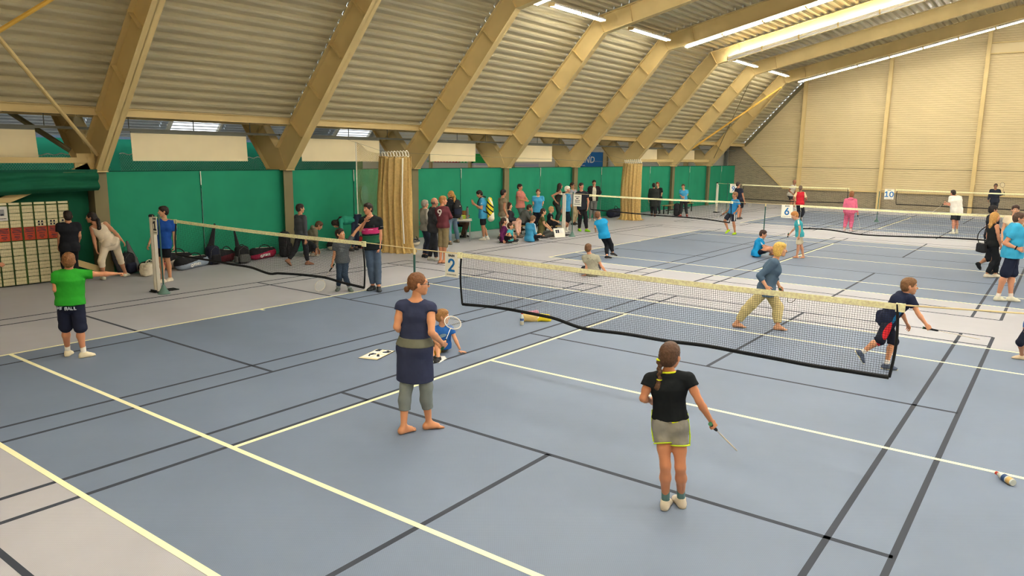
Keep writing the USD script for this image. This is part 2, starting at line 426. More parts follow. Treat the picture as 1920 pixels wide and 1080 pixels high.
# ------------------------------------------------------------------ end walls
def roofz(y):
    y2 = y if y <= YV else 2 * YV - y
    if y2 > 2.0: return 7.66 - (y2 - 2.03) * 3.885 / 3.57
    if y2 < 2 * YR - 2.0: return 7.66 - (2 * YR - 2.03 - y2) * 3.885 / 3.57
    yy = y2 if y2 > YR else 2 * YR - y2
    return ztop(yy) + 0.05
def diag(y):
    """lower edge of the cladding: slants up towards the valley."""
    return 1.0 if y < 2.93 else 1.0 + (y - 2.93) * (3.78 - 1.0) / (6.0 - 2.93)
def clad_panel(ya, yb, x, pitch=0.125, depth=0.02, low=diag, z0=1.0, z1=11.0):
    """horizontal ribbed cladding between ya and yb, clipped by the roof and the lower edge."""
    ys = np.linspace(ya, yb, 400)
    hi = np.array([roofz(y) for y in ys]); lo = np.array([low(y) for y in ys])
    v, f = [], []
    z = z0
    k = 0
    rows = []
    while z < min(z1, hi.max()):
        for u, h in ((0.0, 0.0), (0.74, 0.0), (0.80, 1.0), (0.94, 1.0)):
            rows.append((z + u * pitch, x + h * depth))
        z += pitch
    last = None
    for zz, xx in rows:
        ok = np.where((lo <= zz + 1e-6) & (hi >= zz - 1e-6))[0]
        if len(ok) < 2:
            last = None; continue
        i = len(v)
        v += [(xx, ys[ok[0]], zz), (xx, ys[ok[-1]], zz)]
        if last is not None:
            f += [(last, last + 1, i + 1), (last, i + 1, i)]
        last = i
    return trimesh.Trimesh(np.array(v), np.array(f), process=False) if f else None

wall = thing("wall_far", "end wall of the hall with brick base and ribbed cream cladding", "wall", kind="structure")
XC = XW1 - 0.12
cols = [1.93 - 4.7 * k for k in range(7)]
edges = [6.02] + cols + [YS]
for ya, yb in zip(edges[:-1], edges[1:]):
    m = clad_panel(yb, ya, XC)
    if m is not None:
        obj("cladding_panel", m, M_CLAD, wall)
obj("brick_base", prism_yz([(YS - .2, 0), (YV + .4, 0), (YV + .4, 3.75), (6.0, 3.78), (2.93, 1.0), (YS - .2, 1.0)], XC + 0.03, XC + 0.25), M_BRICK, wall)
obj("backing", prism_yz([(y, roofz(y) + .1) for y in np.linspace(YS + .01, YV - .05, 60)] + [(YV - .05, .9), (YS + .01, .9)], XC + 0.05, XC + 0.2), M_CLAD, wall)
obj("flashing", bar_yz((6.02, 3.80), (2.93, 1.0), 0, .07, XC - 0.05, XC + 0.03, -1), M_STEEL, wall)
obj("flashing", box(XC - 0.05, XC + 0.03, YS, 2.95, 0.97, 1.04), M_STEEL, wall)
obj("flashing", bar_yz((5.60, 3.74), (1.98, 7.66), 0, .16, XC - 0.06, XC + 0.03, 1), M_STEEL_D, wall)
obj("seam", box(XC - 0.006, XC + 0.002, YS, 4.45, 2.36, 2.39), M_STEEL_D, wall)
for i, y in enumerate(cols):
    c = thing(f"trim_{i + 1}", "sand-coloured steel post standing against the ribbed end wall", "post", (XC - .14, y, 0), group="posts along the end wall", kind="structure")
    h = roofz(y) - .05
    obj("flange", box(-.125, -.105, -.1, .1, 0, h), M_STEEL, c); obj("web", box(-.105, .1, -.01, .01, 0, h), M_STEEL, c); obj("flange", box(.1, .12, -.1, .1, 0, h), M_STEEL, c)
r1 = thing("trim_8", "horizontal sand steel rail high on the end wall", "rail", (XC - .14, -7.4, 8.55), kind="structure")
obj("rail", cat([box(-.1, .1, -4.6, -.1, 0, .06), box(-.1, .1, -4.6, -.1, .55, .61)]), M_STEEL, r1)
obj("rail_web", box(-.01, .01, -4.6, -.1, .06, .55), M_CLAD, r1)
# corner post between the far hall and the brick wall
cp = thing("trim_9", "grey steel corner post beside the brick wall", "post", (XC - .1, 6.75, 0), kind="structure")
obj("shaft", cat([box(-.1, .1, -.1, -.085, 0, 3.7), box(-.1, .1, .085, .1, 0, 3.7), box(-.01, .01, -.085, .085, 0, 3.7)]), M_PIPE, cp)

w2 = thing("wall_far_2", "white end wall of the neighbouring hall", "wall", kind="structure")
obj("wall_panel", prism_yz([(YV + .42, 0), (YV + .42, 3.9)] + [(y, roofz(y) + .1) for y in np.linspace(YV + 1, YF - .4, 60)] + [(YF + .2, 3.7), (YF + .2, 0)], XC + .05, XC + .25), M_WHITEWALL, w2)
for y in (9.6, 13.9, 15.9, 20.2, 24.5, 29.0, 33.5, 38.0):
    obj("post", box(XC - .15, XC + .05, y - .13, y + .13, 0, roofz(y) - .1), M_STEEL, w2)
for z in np.arange(2.55, 9, 0.28):
    obj("groove", box(XC + .035, XC + .055, 8, 41, z, z + .03), M_CLAD, w2)
obj("stripe", box(XC + .03, XC + .05, 22, 29, 2.02, 2.10), mat("stripe_lilac", (186, 178, 208)), w2)
obj("stripe", box(XC + .03, XC + .05, 22, 29, 2.16, 2.22), mat("stripe_lilac", (186, 178, 208)), w2)

wn = thing("wall_near", "cream wall at the camera end of the hall", "wall", kind="structure")
obj("wall_panel", prism_yz([(YS - .2, 0)] + [(YS - .2, 3.7)] + [(y, roofz(y) + .1) for y in np.linspace(YS + .1, YF - 7, 160)] + [(YF + .3, 7), (YF + .3, 0)], XW0 - .3, XW0 - .02), M_CLAD, wn)
wr = thing("wall_right", "cream side wall at the far right of the hall", "wall", kind="structure")
obj("wall_panel", box(XW0, XW1, YS - .4, YS - .1, 0, 4.0), M_CLAD, wr)
wl = thing("wall_left", "green lower wall and grey band along the neighbouring hall", "wall", kind="structure")
obj("green_screen_wall", box(XW0, XW1, YF, YF + .15, 0, 3.62), M_GREEN, wl)
obj("grey_band", box(XW0, XW1, YF + .02, YF + .2, 3.62, 4.6), mat("band_bluegrey", (120, 132, 146), 0.5, 0.4), wl)

# ------------------------------------------------------------------ wind braces
br = thing("wind_brace", "thin steel cross brace on the roof slope at the left", "brace", kind="structure")
obj("brace_bar", tube([(5.42, 5.72, 2.76), (0.5, 1.75, 7.0)], 0.04, 8), M_STEEL, br)
obj("brace_bar", tube([(0.5, 5.72, 2.76), (5.42, 1.75, 7.0)], 0.04, 8), M_BRACE, br)
br = thing("wind_brace", "bright yellow brace on the roof slope by the end wall", "brace", kind="structure")
obj("brace_bar", tube([(41.1, 1.9, 6.85), (36.2, 5.6, 2.9)], 0.055, 8), M_BRACE, br)
obj("tie_rod", tube([(36.2, 1.9, 6.9), (41.1, 5.6, 2.85)], 0.02, 6), M_STEEL_D, br)
br = thing("wall_brace", "flat sand-coloured brace with horizontal strut behind the green swag curtain", "brace", kind="structure")
obj("strut", box(0.5, 5.42, 5.86, 5.96, 2.58, 2.70), M_STEEL, br)
obj("gusset", cat([box(5.05, 5.42, 5.88, 5.94, 2.70, 2.79), box(5.0, 5.42, 5.90, 5.94, 2.42, 2.58)]), M_STEEL, br)
def flat(a, b, w):
    a, b = np.array(a, float), np.array(b, float)
    d = (b - a) / np.linalg.norm(b - a); s = np.array([0, 1.0, 0]); u = np.cross(d, s)
    m = trimesh.creation.box((np.linalg.norm(b - a), .06, w)); m.apply_transform(frame((a + b) / 2, d, s, u)); return m
obj("brace_bar", flat((5.3, 5.93, 2.50), (0.6, 5.93, 0.62), 0.16), M_STEEL, br)
obj("brace_bar", flat((5.4, 6.0, 0.14), (0.6, 6.0, 2.2), 0.14), M_STEEL, br)
br = thing("wall_brace", "olive brace under the far hall's roof seen past the left column", "brace", kind="structure")
obj("brace_bar", tube([(5.35, 6.9, 2.85), (1.0, 9.4, 6.6)], 0.06, 8), M_STEEL_D, br)
br = thing("wall_brace", "sand-coloured strut over the green screens near the end wall", "brace", kind="structure")
obj("strut", box(31.2, 36.0, 5.86, 5.96, 2.62, 2.76), M_STEEL, br); obj("strut", box(36.3, 41.1, 5.86, 5.96, 2.62, 2.76), M_STEEL, br)

# ------------------------------------------------------------------ fluorescent rows
def make_lamp(name, label, tube_m=None):
    """one double-tube luminaire, 1.56 m, hanging tube side down; local x = length."""
    t = thing(name, label, "lamp", group=None)
    obj("housing", cat([box(-.76, .76, -.075, .075, .035, .085), box(-.76, .76, -.13, -.075, .02, .04), box(-.76, .76, .075, .13, .02, .04)]), M_FIXTURE, t)
    for s in (-.07, .07):
        obj("tube", tube([(-.735, s, 0), (.735, s, 0)], 0.021, 8), tube_m or M_TUBE, t)
    obj("end_clip", box(-.785, -.75, -.11, .11, -.02, .09), M_STEEL, t); obj("end_clip", box(.75, .785, -.11, .11, -.02, .09), M_STEEL, t)
    return t
LAMPS = []
SOFT = []
def lamp_at(o, d, label, group, roll=0.0, soft=False):
    """copies the first lamp: o = middle, d = direction of its length."""
    d = np.array(d, float); d /= np.linalg.norm(d)
    up = np.array([0, 0, 1.0]); s = np.cross(up, d); s /= np.linalg.norm(s); u = np.cross(d, s)
    s, u = s * math.cos(roll) + u * math.sin(roll), u * math.cos(roll) - s * math.sin(roll)
    LST = SOFT if soft else LAMPS
    if not LST:
        t = make_lamp("ceiling_lamp", label, M_TUBE_B if soft else None)
    else:
        x = UsdGeom.Xform.Define(stage, fresh("/World", "ceiling_lamp"))
        x.GetPrim().GetReferences().AddInternalReference(LST[0].GetPath()); x.GetPrim().SetInstanceable(True)
        t = x.GetPrim()
    X = UsdGeom.Xformable(t); X.ClearXformOpOrder()
    if t.GetAttribute("xformOp:translate"): t.RemoveProperty("xformOp:translate")
    X.AddTransformOp().Set(Gf.Matrix4d(d[0], d[1], d[2], 0, s[0], s[1], s[2], 0, u[0], u[1], u[2], 0, float(o[0]), float(o[1]), float(o[2]), 1))
    tag(t, label, "lamp", group)
    LST.append(t)
sl = np.array([0, -1, .23]); sl /= np.linalg.norm(sl)
def row(x, dz, label, group, n=7, y0=1.06, both=True, roll=0.0):
    for k in range(n):
        y = y0 - (0.78 + 1.56 * k) * abs(sl[1])
        lamp_at((x, y, zlow(y) + dz), sl, label, group, roll)
    if both:
        for k in range(n):
            y = 2 * YR - (y0 - (0.78 + 1.56 * k) * abs(sl[1])); y2 = 2 * YR - y
            lamp_at((x, y, zlow(y2) + dz), (0, 1, .23), label, group, -roll)
ROLLF = 0.9
row(26.10, -0.03, "double fluorescent lamp in the bright row beside the middle roof frame", "lamp row at the middle frame")
row(30.66, 0.0, "double fluorescent lamp in the row that lights up the frame behind it", "lamp row before the glaring frame", roll=ROLLF)
row(41.36, -0.10, "fluorescent lamp in the last row before the end wall", "lamp row nearest the end wall")
row(15.95, 0.02, "double fluorescent lamp in the row at the top edge", "lamp row cut by the top edge", y0=1.25)
row(10.85, 0.02, "double fluorescent lamp in a row above the top edge of the picture", "lamp rows over the near court", n=7, y0=0.4)
row(4.95, 0.02, "double fluorescent lamp in a row above the top edge of the picture", "lamp rows over the near court", n=5, y0=-4.0)
row(-0.6, 0.02, "double fluorescent lamp in a row above the top edge of the picture", "lamp rows over the near court", n=5, y0=-4.0)
for xx in (10.3, 20.5, 30.7):
    for k in range(4):
        y = 1.06 - (0.9 + 2.7 * k) * abs(sl[1])
        lamp_at((xx, 2 * YV - y, zlow(y) - .1), (0, 1, .23), "double fluorescent lamp under the roof of the far hall", "lamps of the far hall")
        lamp_at((xx, YF - YV + y, zlow(y) - .1), (0, -1, .23), "double fluorescent lamp under the roof of the far hall", "lamps of the far hall")
for k in (3, 4, 6, 7):
    for q in (0, 1):
        x = FX[k] + 2.2 + 1.56 * q
        for yc in (1.45, 2 * YR - 1.45):
            lamp_at((x, yc, 7.37), (1, 0, 0), f"double fluorescent lamp lengthwise under the roof bend, bay {k - 2} of the lit bays" if False else
                    {3: "lengthwise double lamp under the roof bend, largest pair at the top", 4: "lengthwise double lamp under the roof bend, second bay along",
                     6: "lengthwise double lamp under the roof bend beyond the glaring frame", 7: "lengthwise double lamp under the roof bend, farthest bay"}[k], f"lengthwise lamps {k}", 0.0, True)
# ------------------------------------------------------------------ green screens between the columns
def sheet_grid(P, nu, nv, th=0.006):
    """thick cloth from a function P(u, v) -> point; th along the local normal."""
    u, v = np.meshgrid(np.linspace(0, 1, nu), np.linspace(0, 1, nv), indexing="ij")
    p = P(u, v)
    du = np.gradient(p, axis=0); dv = np.gradient(p, axis=1)
    n = np.cross(du, dv); n /= np.linalg.norm(n, axis=-1, keepdims=True) + 1e-12
    a, b = (p + n * th / 2).reshape(-1, 3), (p - n * th / 2).reshape(-1, 3)
    i, j = np.meshgrid(np.arange(nu - 1), np.arange(nv - 1), indexing="ij")
    A = (i * nv + j).ravel(); B_ = A + nv; C = B_ + 1; D = A + 1
    N = nu * nv
    f = np.concatenate([np.stack([A, B_, C], 1), np.stack([A, C, D], 1), np.stack([A + N, C + N, B_ + N], 1), np.stack([A + N, D + N, C + N], 1)])
    rim = np.concatenate([np.arange(nv), nv * np.arange(1, nu) + nv - 1, nv * (nu - 1) + np.arange(nv - 2, -1, -1), nv * np.arange(nu - 2, 0, -1)])
    r2 = np.roll(rim, -1)
    f = np.vstack([f, np.stack([rim, rim + N, r2 + N], 1), np.stack([rim, r2 + N, r2], 1)])
    return trimesh.Trimesh(np.vstack([a, b]), f, process=False)

NAMES = ["widest green canvas screen behind the bags by the first net", "green canvas screen between the columns behind the bending players", "green canvas screen behind the round-backed net bundle and the table",
         "green canvas screen behind the woman in the blue polo", "green canvas screen behind the man in the white shirt and dark jacket", "green canvas screen left of the column with the couple in front",
         "green canvas screen behind the bench and boy in blue", "narrow green canvas screen in the hall corner by the brick wall"]
for k in range(1, 9):
    x0, x1 = FX[k] + 0.03, min(FX[k] + 5.07, XC - .25)
    t = thing("green_screen", NAMES[k - 1], "screen", ((x0 + x1) / 2, 6.05, 0), group=None)
    w = (x1 - x0) / 2
    sd = k * 11.0
    def P(u, v, a, b):
        x = a + (b - a) * u
        z = 0.02 + 2.36 * v
        q = np.stack([x * 0.9 + sd, z * 0.25, 0 * x], -1)
        y = 0.05 * (meshkit.fbm(q, 3, k) - 0.5) * (1.2 - v) + 0.012 * np.sin(x * 9 + sd) * (1 - v)
        return np.stack([x, y, z], -1)
    for a, b in ((-w, -0.02), (0.02, w)):
        obj("canvas", sheet_grid(lambda u, v: P(u, v, a, b), 48, 14), M_GREEN, t, smooth=True)
    obj("seam", box(-.022, .022, .012, .03, 0.03, 2.34), M_SEAM, t)
    obj("top_hem", tube([(-w, 0, 2.385), (w, 0, 2.385)], 0.013, 6), M_SEAM, t)
    obj("tie_strap", box(-.012, .012, -.03, -.02, 2.02, 2.37), M_PAPER, t)

# left bay: dark screen, gathered swag
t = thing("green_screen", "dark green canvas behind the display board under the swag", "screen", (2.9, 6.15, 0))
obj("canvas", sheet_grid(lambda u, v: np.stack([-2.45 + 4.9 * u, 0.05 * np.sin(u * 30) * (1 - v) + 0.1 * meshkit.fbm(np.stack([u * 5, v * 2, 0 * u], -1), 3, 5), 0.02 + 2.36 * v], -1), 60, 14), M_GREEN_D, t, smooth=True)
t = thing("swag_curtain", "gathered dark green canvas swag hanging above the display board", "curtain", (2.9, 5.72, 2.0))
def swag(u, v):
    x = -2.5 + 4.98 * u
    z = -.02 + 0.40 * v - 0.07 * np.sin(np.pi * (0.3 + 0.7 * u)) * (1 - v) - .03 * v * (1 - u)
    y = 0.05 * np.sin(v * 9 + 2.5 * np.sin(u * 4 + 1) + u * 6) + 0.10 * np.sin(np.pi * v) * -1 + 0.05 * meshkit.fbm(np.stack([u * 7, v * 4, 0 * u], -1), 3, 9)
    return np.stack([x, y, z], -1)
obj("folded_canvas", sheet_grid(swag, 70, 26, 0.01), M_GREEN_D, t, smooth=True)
obj("top_band", box(-2.5, 2.48, -.02, .02, .385, .44), M_SEAM, t)

# ------------------------------------------------------------------ cream banners under the rail
for i, (a, b) in enumerate([(1.4, 4.39), (6.44, 9.55), (11.36, 14.42), (16.8, 19.29), (21.6, 24.45), (26.9, 29.5), (32.0, 34.6), (37.1, 39.6)]):
    lb = ["cream hanging panel cut by the left edge, left of the first V column", "largest cream hanging panel with a dark mark at its top edge", "cream hanging panel left of the tan net bundle", "cream hanging panel above the table of spectators",
          "cream hanging panel left of the blue lettered banner", "cream hanging panel right of the blue banner", "small far cream hanging panel past the second net bundle", "smallest far cream hanging panel near the brick wall"][i]
    if i == 5: continue
    t = thing("hanging_panel", lb, "panel", ((a + b) / 2, YV, 2.62))
    w = (b - a) / 2
    obj("panel_sheet", sheet_grid(lambda u, v: np.stack([-w + 2 * w * u + 0.02 * (1 - v), 0.02 * np.sin(u * 5 + i) * (1 - v), .68 * v], -1), 24, 8, 0.012), M_BOARD, t, smooth=True)
    obj("batten", box(-w, w, -.012, .012, .66, .70), M_PIPE, t)
    for q in (-.8, .8):
        obj("hook", tube([(w * q, 0, .69), (w * q, 0, .76)], 0.008, 5), M_PIPE, t)

# banners on the white far end wall
t = thing("wall_banner", "blue banner lettered AND on the white wall between the V columns", "banner", (XC + .02, 18.3, 2.06))
obj("banner_sheet", box(-.02, 0, -2.1, 2.1, 0, 1.12), mat("banner_blue", (36, 124, 198), 0.5, 0.3), t)
def text(parent, s, h, o, ex, ey, m, bold=False, depth=0.003, name="lettering", slant=0.0):
    ex, ey = np.array(ex, float), np.array(ey, float)
    g = meshkit.text_mesh(s, h, depth, bold)
    if slant:
        v = g.vertices.copy(); v[:, 0] += slant * v[:, 1]; g.vertices = v
    g = xf(g, frame(np.array(o, float), ex, ey, np.cross(ex, ey)))
    return obj(name, g, m, parent)
text(t, "AND", .44, (-.022, -.10, .34), (0, -1, 0), (0, 0, 1), M_WHITE, True, slant=.12)
text(t, "LIEK", .2, (-.022, -.45, .84), (0, -1, 0), (0, 0, 1), M_WHITE, False, slant=.2)
text(t, "T E  www.", .11, (-.022, .10, .08), (0, -1, 0), (0, 0, 1), M_WHITE, False)
obj("side_batten", box(-.03, 0, -2.42, -2.15, -.05, 1.12), M_STEEL, t)
t = thing("wall_banner", "small bright green banner by the V column on the white wall", "banner", (XC + .02, 28.0, 2.2))
obj("banner_sheet", box(-.02, 0, -1.0, 1.0, 0, .75), mat("banner_green", (40, 168, 74), 0.5, 0.3), t)
t = thing("wall_banner", "long low banner of red and green stripes with white lettering", "banner", (XC + .02, 31.6, 2.18))
obj("banner_sheet", box(-.02, 0, -1.4, 1.6, 0, .14), mat("banner_red", (168, 48, 48), 0.5, 0.3), t)
obj("green_end", box(-.02, 0, 1.6, 2.4, 0, .14), mat("banner_green", (40, 168, 74)), t)
obj("green_end", box(-.02, 0, -2.9, -1.4, 0, .14), mat("banner_green", (40, 168, 74)), t)
for q in np.linspace(-2.7, 2.2, 15):
    obj("white_mark", box(-.024, -.02, q, q + .17, .045, .095), M_WHITE, t)

# nets of the far hall
M_FNET = netmat("far_netting", (176, 206, 190), 0.09, 0.16)
def net_sheet(P, nu, nv, parent, name, m, du_len, dv_len):
    u, v = np.meshgrid(np.linspace(0, 1, nu), np.linspace(0, 1, nv), indexing="ij")
    p = P(u, v).reshape(-1, 3)
    i, j = np.meshgrid(np.arange(nu - 1), np.arange(nv - 1), indexing="ij")
    A = (i * nv + j).ravel()
    f = np.concatenate([np.stack([A, A + nv, A + nv + 1], 1), np.stack([A, A + nv + 1, A + 1], 1)])
    path = fresh(path_of(parent), name)
    pr = usdkit.mesh(stage, path, (p, f), m, smooth=True, uv=np.stack([u.ravel() * du_len, v.ravel() * dv_len], 1)).GetPrim()
    return tag(pr, kind="stuff")
for (xa, xb, lab) in ((2.0, 7.9, "pale divider net of the far hall seen left of the first V column"), (8.2, 17.2, "pale divider net of the far hall seen under the largest cream panel")):
    t = thing("divider_net", lab, "net", (xa, 10.5, 0))
    Lx = xb - xa
    net_sheet(lambda u, v: np.stack([Lx * u, 0.12 * np.sin(u * Lx * 7) * (1 - .5 * v), 0.05 + (2.62 + .22 * np.abs(u - .45)) * v], -1), 120, 8, t, "netting", M_FNET, Lx * 1.3, 2.7)
    xs = np.linspace(0, 1, 200)
    obj("top_cord", tube(np.stack([Lx * xs, 0 * xs, 2.67 + .22 * np.abs(xs - .45) + .02 * np.sin(xs * Lx * 18)], 1), 0.016, 5), M_PAPER, t)

# ------------------------------------------------------------------ tan divider net bundles
M_BUNDLE = mat("net_bundle_tan", (206, 176, 116), 0.9, 0.1, noise=(14.0, 0.12), bump=(90.0, 0.7, 0.01))
M_TNET = netmat("tan_netting", (204, 178, 122), 0.055, 0.20)
def bundle(x, y0, y1, ztop_, label, skirt_y=None):
    t = thing("net_bundle", label, "net", (x, (y0 + y1) / 2, 0))
    w = abs(y1 - y0) / 2
    n = 150
    a = np.arange(n) * 2 * np.pi / n
    zs = np.linspace(0.0, ztop_ - .08, 44)
    v = []
    for k, z in enumerate(zs):
        q = z / ztop_
        flare = 1.0 + .22 * max(0, 1 - z / .35) ** 2 + .06 * math.sin(3 * q)
        r = 1 + 0.16 * np.sin(a * 17 + 0.6 * math.sin(z * 1.7)) + 0.07 * np.sin(a * 29 + z) + .05 * np.sin(a * 5 + z * .8)
        v.append(np.stack([0.33 * np.cos(a) * r * flare, w * np.sin(a) * (1 + .10 * np.sin(a * 17 + z)) * flare + .05 * math.sin(z * 1.2), np.full(n, max(z, 0.004)) + .02 * np.sin(a * 9) * (q > .97)], 1))
    v = np.concatenate(v)
    i, j = np.meshgrid(np.arange(len(zs) - 1), np.arange(n), indexing="ij")
    A = i * n + j; B_ = i * n + (j + 1) % n
    f = np.concatenate([np.stack([A, B_, B_ + n], -1).reshape(-1, 3), np.stack([A, B_ + n, A + n], -1).reshape(-1, 3)])
    top = len(v); v = np.vstack([v, [0, 0, ztop_ - .1]])
    k = np.arange(n); f = np.vstack([f, np.stack([(len(zs) - 1) * n + k, (len(zs) - 1) * n + (k + 1) % n, np.full(n, top)], 1)])
    obj("gathered_netting", trimesh.Trimesh(v, f, process=False), M_BUNDLE, t, smooth=True)
    for q in np.linspace(-.92, .92, 9):
        aa = np.linspace(0, 2 * np.pi, 12, endpoint=False)
        yy = w * q
        obj("hanging_loop", tube(np.stack([0.05 * np.cos(aa) + .02, yy + 0.035 * np.sin(aa * 1), ztop_ + .0 + .09 * np.sin(aa) - .02 * q], 1), 0.012, 5, closed=True), M_PAPER, t)
    obj("wire", tube([(0, -9.0, ztop_ - .15), (0, -w, ztop_ + .03), (0, w, ztop_ + .08), (0, YV - .1 - (y0 + y1) / 2, ztop_ + .42)], 0.003, 5), M_PIPE, t)
    rng = np.random.default_rng(int(x * 10))
    ring = []
    for k in range(40):
        an = rng.uniform(0, 2 * np.pi); rr = rng.uniform(.85, 1.35)
        c = np.array([.36 * math.cos(an) * rr, w * 1.05 * math.sin(an) * rr, .02])
        d = rng.normal(size=3) * .09; d[2] = abs(d[2]) * .3
        ring.append(tube([c - d * .8, c + [0, 0, .025], c + d * .8 * np.array([1, 1, 0])], 0.014, 5))
    tag(obj("loose_hem", cat(ring), M_BUNDLE, t), kind="stuff")
    # loose side piece of the net up to the column
    if skirt_y:
        y2 = skirt_y - (y0 + y1) / 2
        net_sheet(lambda u, v: np.stack([0.06 * np.sin(u * 9), w * .8 + (y2 - w * .8) * u, 0.05 + (ztop_ - .05 + .35 * u ** 2) * v], -1), 30, 8, t, "side_netting", M_TNET, 1.9, 3.0)
        obj("side_cord", tube([(0, y2, ztop_ + .33), (0.02, y2 + .02, 1.6), (0, y2 - .05, .03)], 0.018, 6), M_PAPER, t)
        obj("front_cord", tube([(-.2, -w * .98, ztop_ - .1), (-.26, -w * 1.0, 1.5), (-.24, -w * 1.08, .3)], 0.022, 6), M_PAPER, t)
    return t
bundle(13.02, 3.55, 4.62, 2.86, "tall gathered tan divider net hanging by the first court, left of the spectators", 5.75)
bundle(28.29, 3.9, 4.75, 2.66, "gathered tan divider net farther along, right of the man in the white shirt")

# ------------------------------------------------------------------ badminton nets, posts, cones, signs
def net(label, x, ya, yb, zt, bottom, pitch, loc_group=None, sides=True, tape=0.058):
    """ya > yb; bottom: list of (y, z) control points of the lower cord."""
    yc = (ya + yb) / 2
    t = thing("badminton_net", label, "net", (x, yc, 0))
    bo = np.array(sorted(bottom)); ys = np.linspace(yb, ya, 80)
    from scipy.interpolate import PchipInterpolator
    zb = PchipInterpolator(bo[:, 0], bo[:, 1])(np.clip(ys, bo[0, 0], bo[-1, 0]))
    top = np.full_like(ys, zt) - .02 * np.sin(np.pi * (ys - yb) / (ya - yb))
    xo = 0.05 * np.sin(ys * 1.9) * 1.0
    fz = lambda s, y: np.interp(y, ys, top) * (1 - s) + np.interp(y, ys, zb) * s
    fx = lambda s, y: np.interp(y, ys, xo) * np.sin(s * np.pi / 2) ** 1.5
    # tape folded over the head cord
    tp = []
    for sx in (-.006, .006):
        tp.append(sheet_grid(lambda u, v: np.stack([sx + 0 * u, yb - yc + (ya - yb) * u, np.interp(yb + (ya - yb) * u, ys, top) + .006 - tape * v], -1), 60, 3, 0.004))
    obj("head_tape", cat(tp), M_TAPE, t)
    obj("lower_cord", tube(np.stack([fx(1, ys), ys - yc, zb], 1), 0.020, 7), M_BLACK, t, smooth=True)
    if sides:
        for y in (ya, yb):
            s = np.linspace(0, 1, 12)
            obj("side_cord", tube(np.stack([fx(s, y), np.full(12, y - yc) + .03 * np.sin(s * 3) * (1 if y == ya else -1), fz(s, y)], 1), 0.014, 6), M_BLACK, t)
    th = []
    ny = int((ya - yb) / pitch)
    for y in np.linspace(yb, ya, ny + 1)[1:-1]:
        s = np.linspace(0.07, 1, 6)
        th.append(tube(np.stack([fx(s, y), np.full(6, y - yc), fz(s, y)], 1), 0.0013 if pitch < .03 else .0018, 3))
    nz = int(0.72 / pitch)
    yy = np.linspace(yb, ya, 41)
    for s in np.linspace(0.08, 1, nz + 1)[:-1]:
        th.append(tube(np.stack([fx(s, yy), yy - yc, fz(s, yy)], 1), 0.0013 if pitch < .03 else .0018, 3))
    tag(obj("netting", cat(th), M_BLACK, t), kind="stuff")
    for y in (ya, yb):
        sg = 1 if y == ya else -1
        obj("corner_tie", cat([box(-.012, .012, y - yc - .04 + sg * .03, y - yc + .04 + sg * .03, zt - .07, zt + .012)]), M_TAPE, t)
    return t
XN = [o + 5.19 for o in OFFS]
net("first badminton net, slack dark net between post 1 and the boy in grey", XN[0], 2.16, -3.20, 1.535, [(2.16, .86), (1.6, .84), (.5, .83), (-.25, .85), (-.9, .80), (-1.1, .83), (-2.16, .87), (-2.7, .83), (-3.2, .82)], 0.026)
net("largest badminton net in the foreground beside sign 2", XN[0], -5.20, -10.62, 1.535, [(-5.26, .82), (-6.08, .85), (-6.67, .85), (-7.23, .79), (-7.82, .81), (-8.3, .80), (-8.75, .81), (-9.23, .80), (-9.78, .80), (-10.3, .82), (-10.62, .83)], 0.024)
net("pale net across the second court in front of the tan net bundle", XN[1], 1.70, -3.36, 1.54, [(1.7, 1.02), (1.22, 1.0), (-.23, .97), (-1.97, .95), (-3.42, .87)], 0.045)
net("net beside sign 6 in front of the woman in pink", XN[1], -5.54, -11.3, 1.53, [(-5.6, .84), (-6.2, .86), (-7.28, .79), (-10.1, .86), (-11.3, .86)], 0.045)
net("farthest left net behind sign 9 near the brick wall", XN[2], 1.75, -3.30, 1.54, [(1.75, .8), (0, .78), (-3.6, .85)], 0.06)
net("farthest right net beside sign 10 below the cladding", XN[2], -5.45, -11.4, 1.56, [(-5.45, .87), (-9, .86), (-11.4, .86)], 0.06)

def post(x, y, label, h=1.58):
    t = thing("net_post", label, "post", (x, y, 0))
    obj("shaft", lathe([(0.001, .0), (.048, .0), (.048, h - .02), (.03, h), (.001, h)], 14), M_POST, t, smooth=40)
    obj("rear_rail", box(-.02, .05, -.075, -.045, .02, h - .1), M_POST, t)
    obj("cap", lathe([(.001, h - .03), (.056, h - .03), (.056, h + .0), (.035, h + .02), (.001, h + .02)], 14), M_BLACK, t, smooth=40)
    obj("base_plate", cat([box(-.10, .42, -.12, .12, 0, .018), box(-.08, -.05, -.10, .10, .018, .05)]), M_BLACK, t)
    return t
post(XN[0] - .02, 3.06, "silver net post with sign 1 by the woman in the blue shirt")
post(XN[1], 2.85, "silver net post beside the white-haired man in blue")
post(XN[2], 3.18, "silver net post at the farthest court by the corner")

def cone(x, y, label, h=1.52):
    t = thing("cone_pole", label, "pole", (x, y, 0))
    obj("cone_foot", lathe([(.001, .0), (.12, .0), (.125, .012), (.10, .03), (.055, .11), (.03, .17), (.022, .19), (.001, .19)], 18), M_CONE, t, smooth=35)
    obj("pole", lathe([(.001, .17), (.016, .17), (.016, h), (.001, h)], 10), M_POLE, t, smooth=40)
    obj("cap", lathe([(.001, h), (.021, h), (.021, h + .09), (.001, h + .09)], 10), M_ROPE if y < 0 else M_POLE, t, smooth=40)
cone(XN[0] - .03, 2.76, "green pole on a cone foot right beside sign 1")
cone(XN[0], -4.30, "green pole carrying the net rope left of sign 2", 1.44)
cone(XN[1], 2.45, "green pole on a cone foot right of the white-haired man")
cone(XN[1], -4.45, "green pole between the second-row nets left of sign 6", 1.44)
cone(XN[2], 2.60, "thin far pole below sign 9")
cone(XN[2], -4.70, "pale far pole between the farthest nets", 1.44)
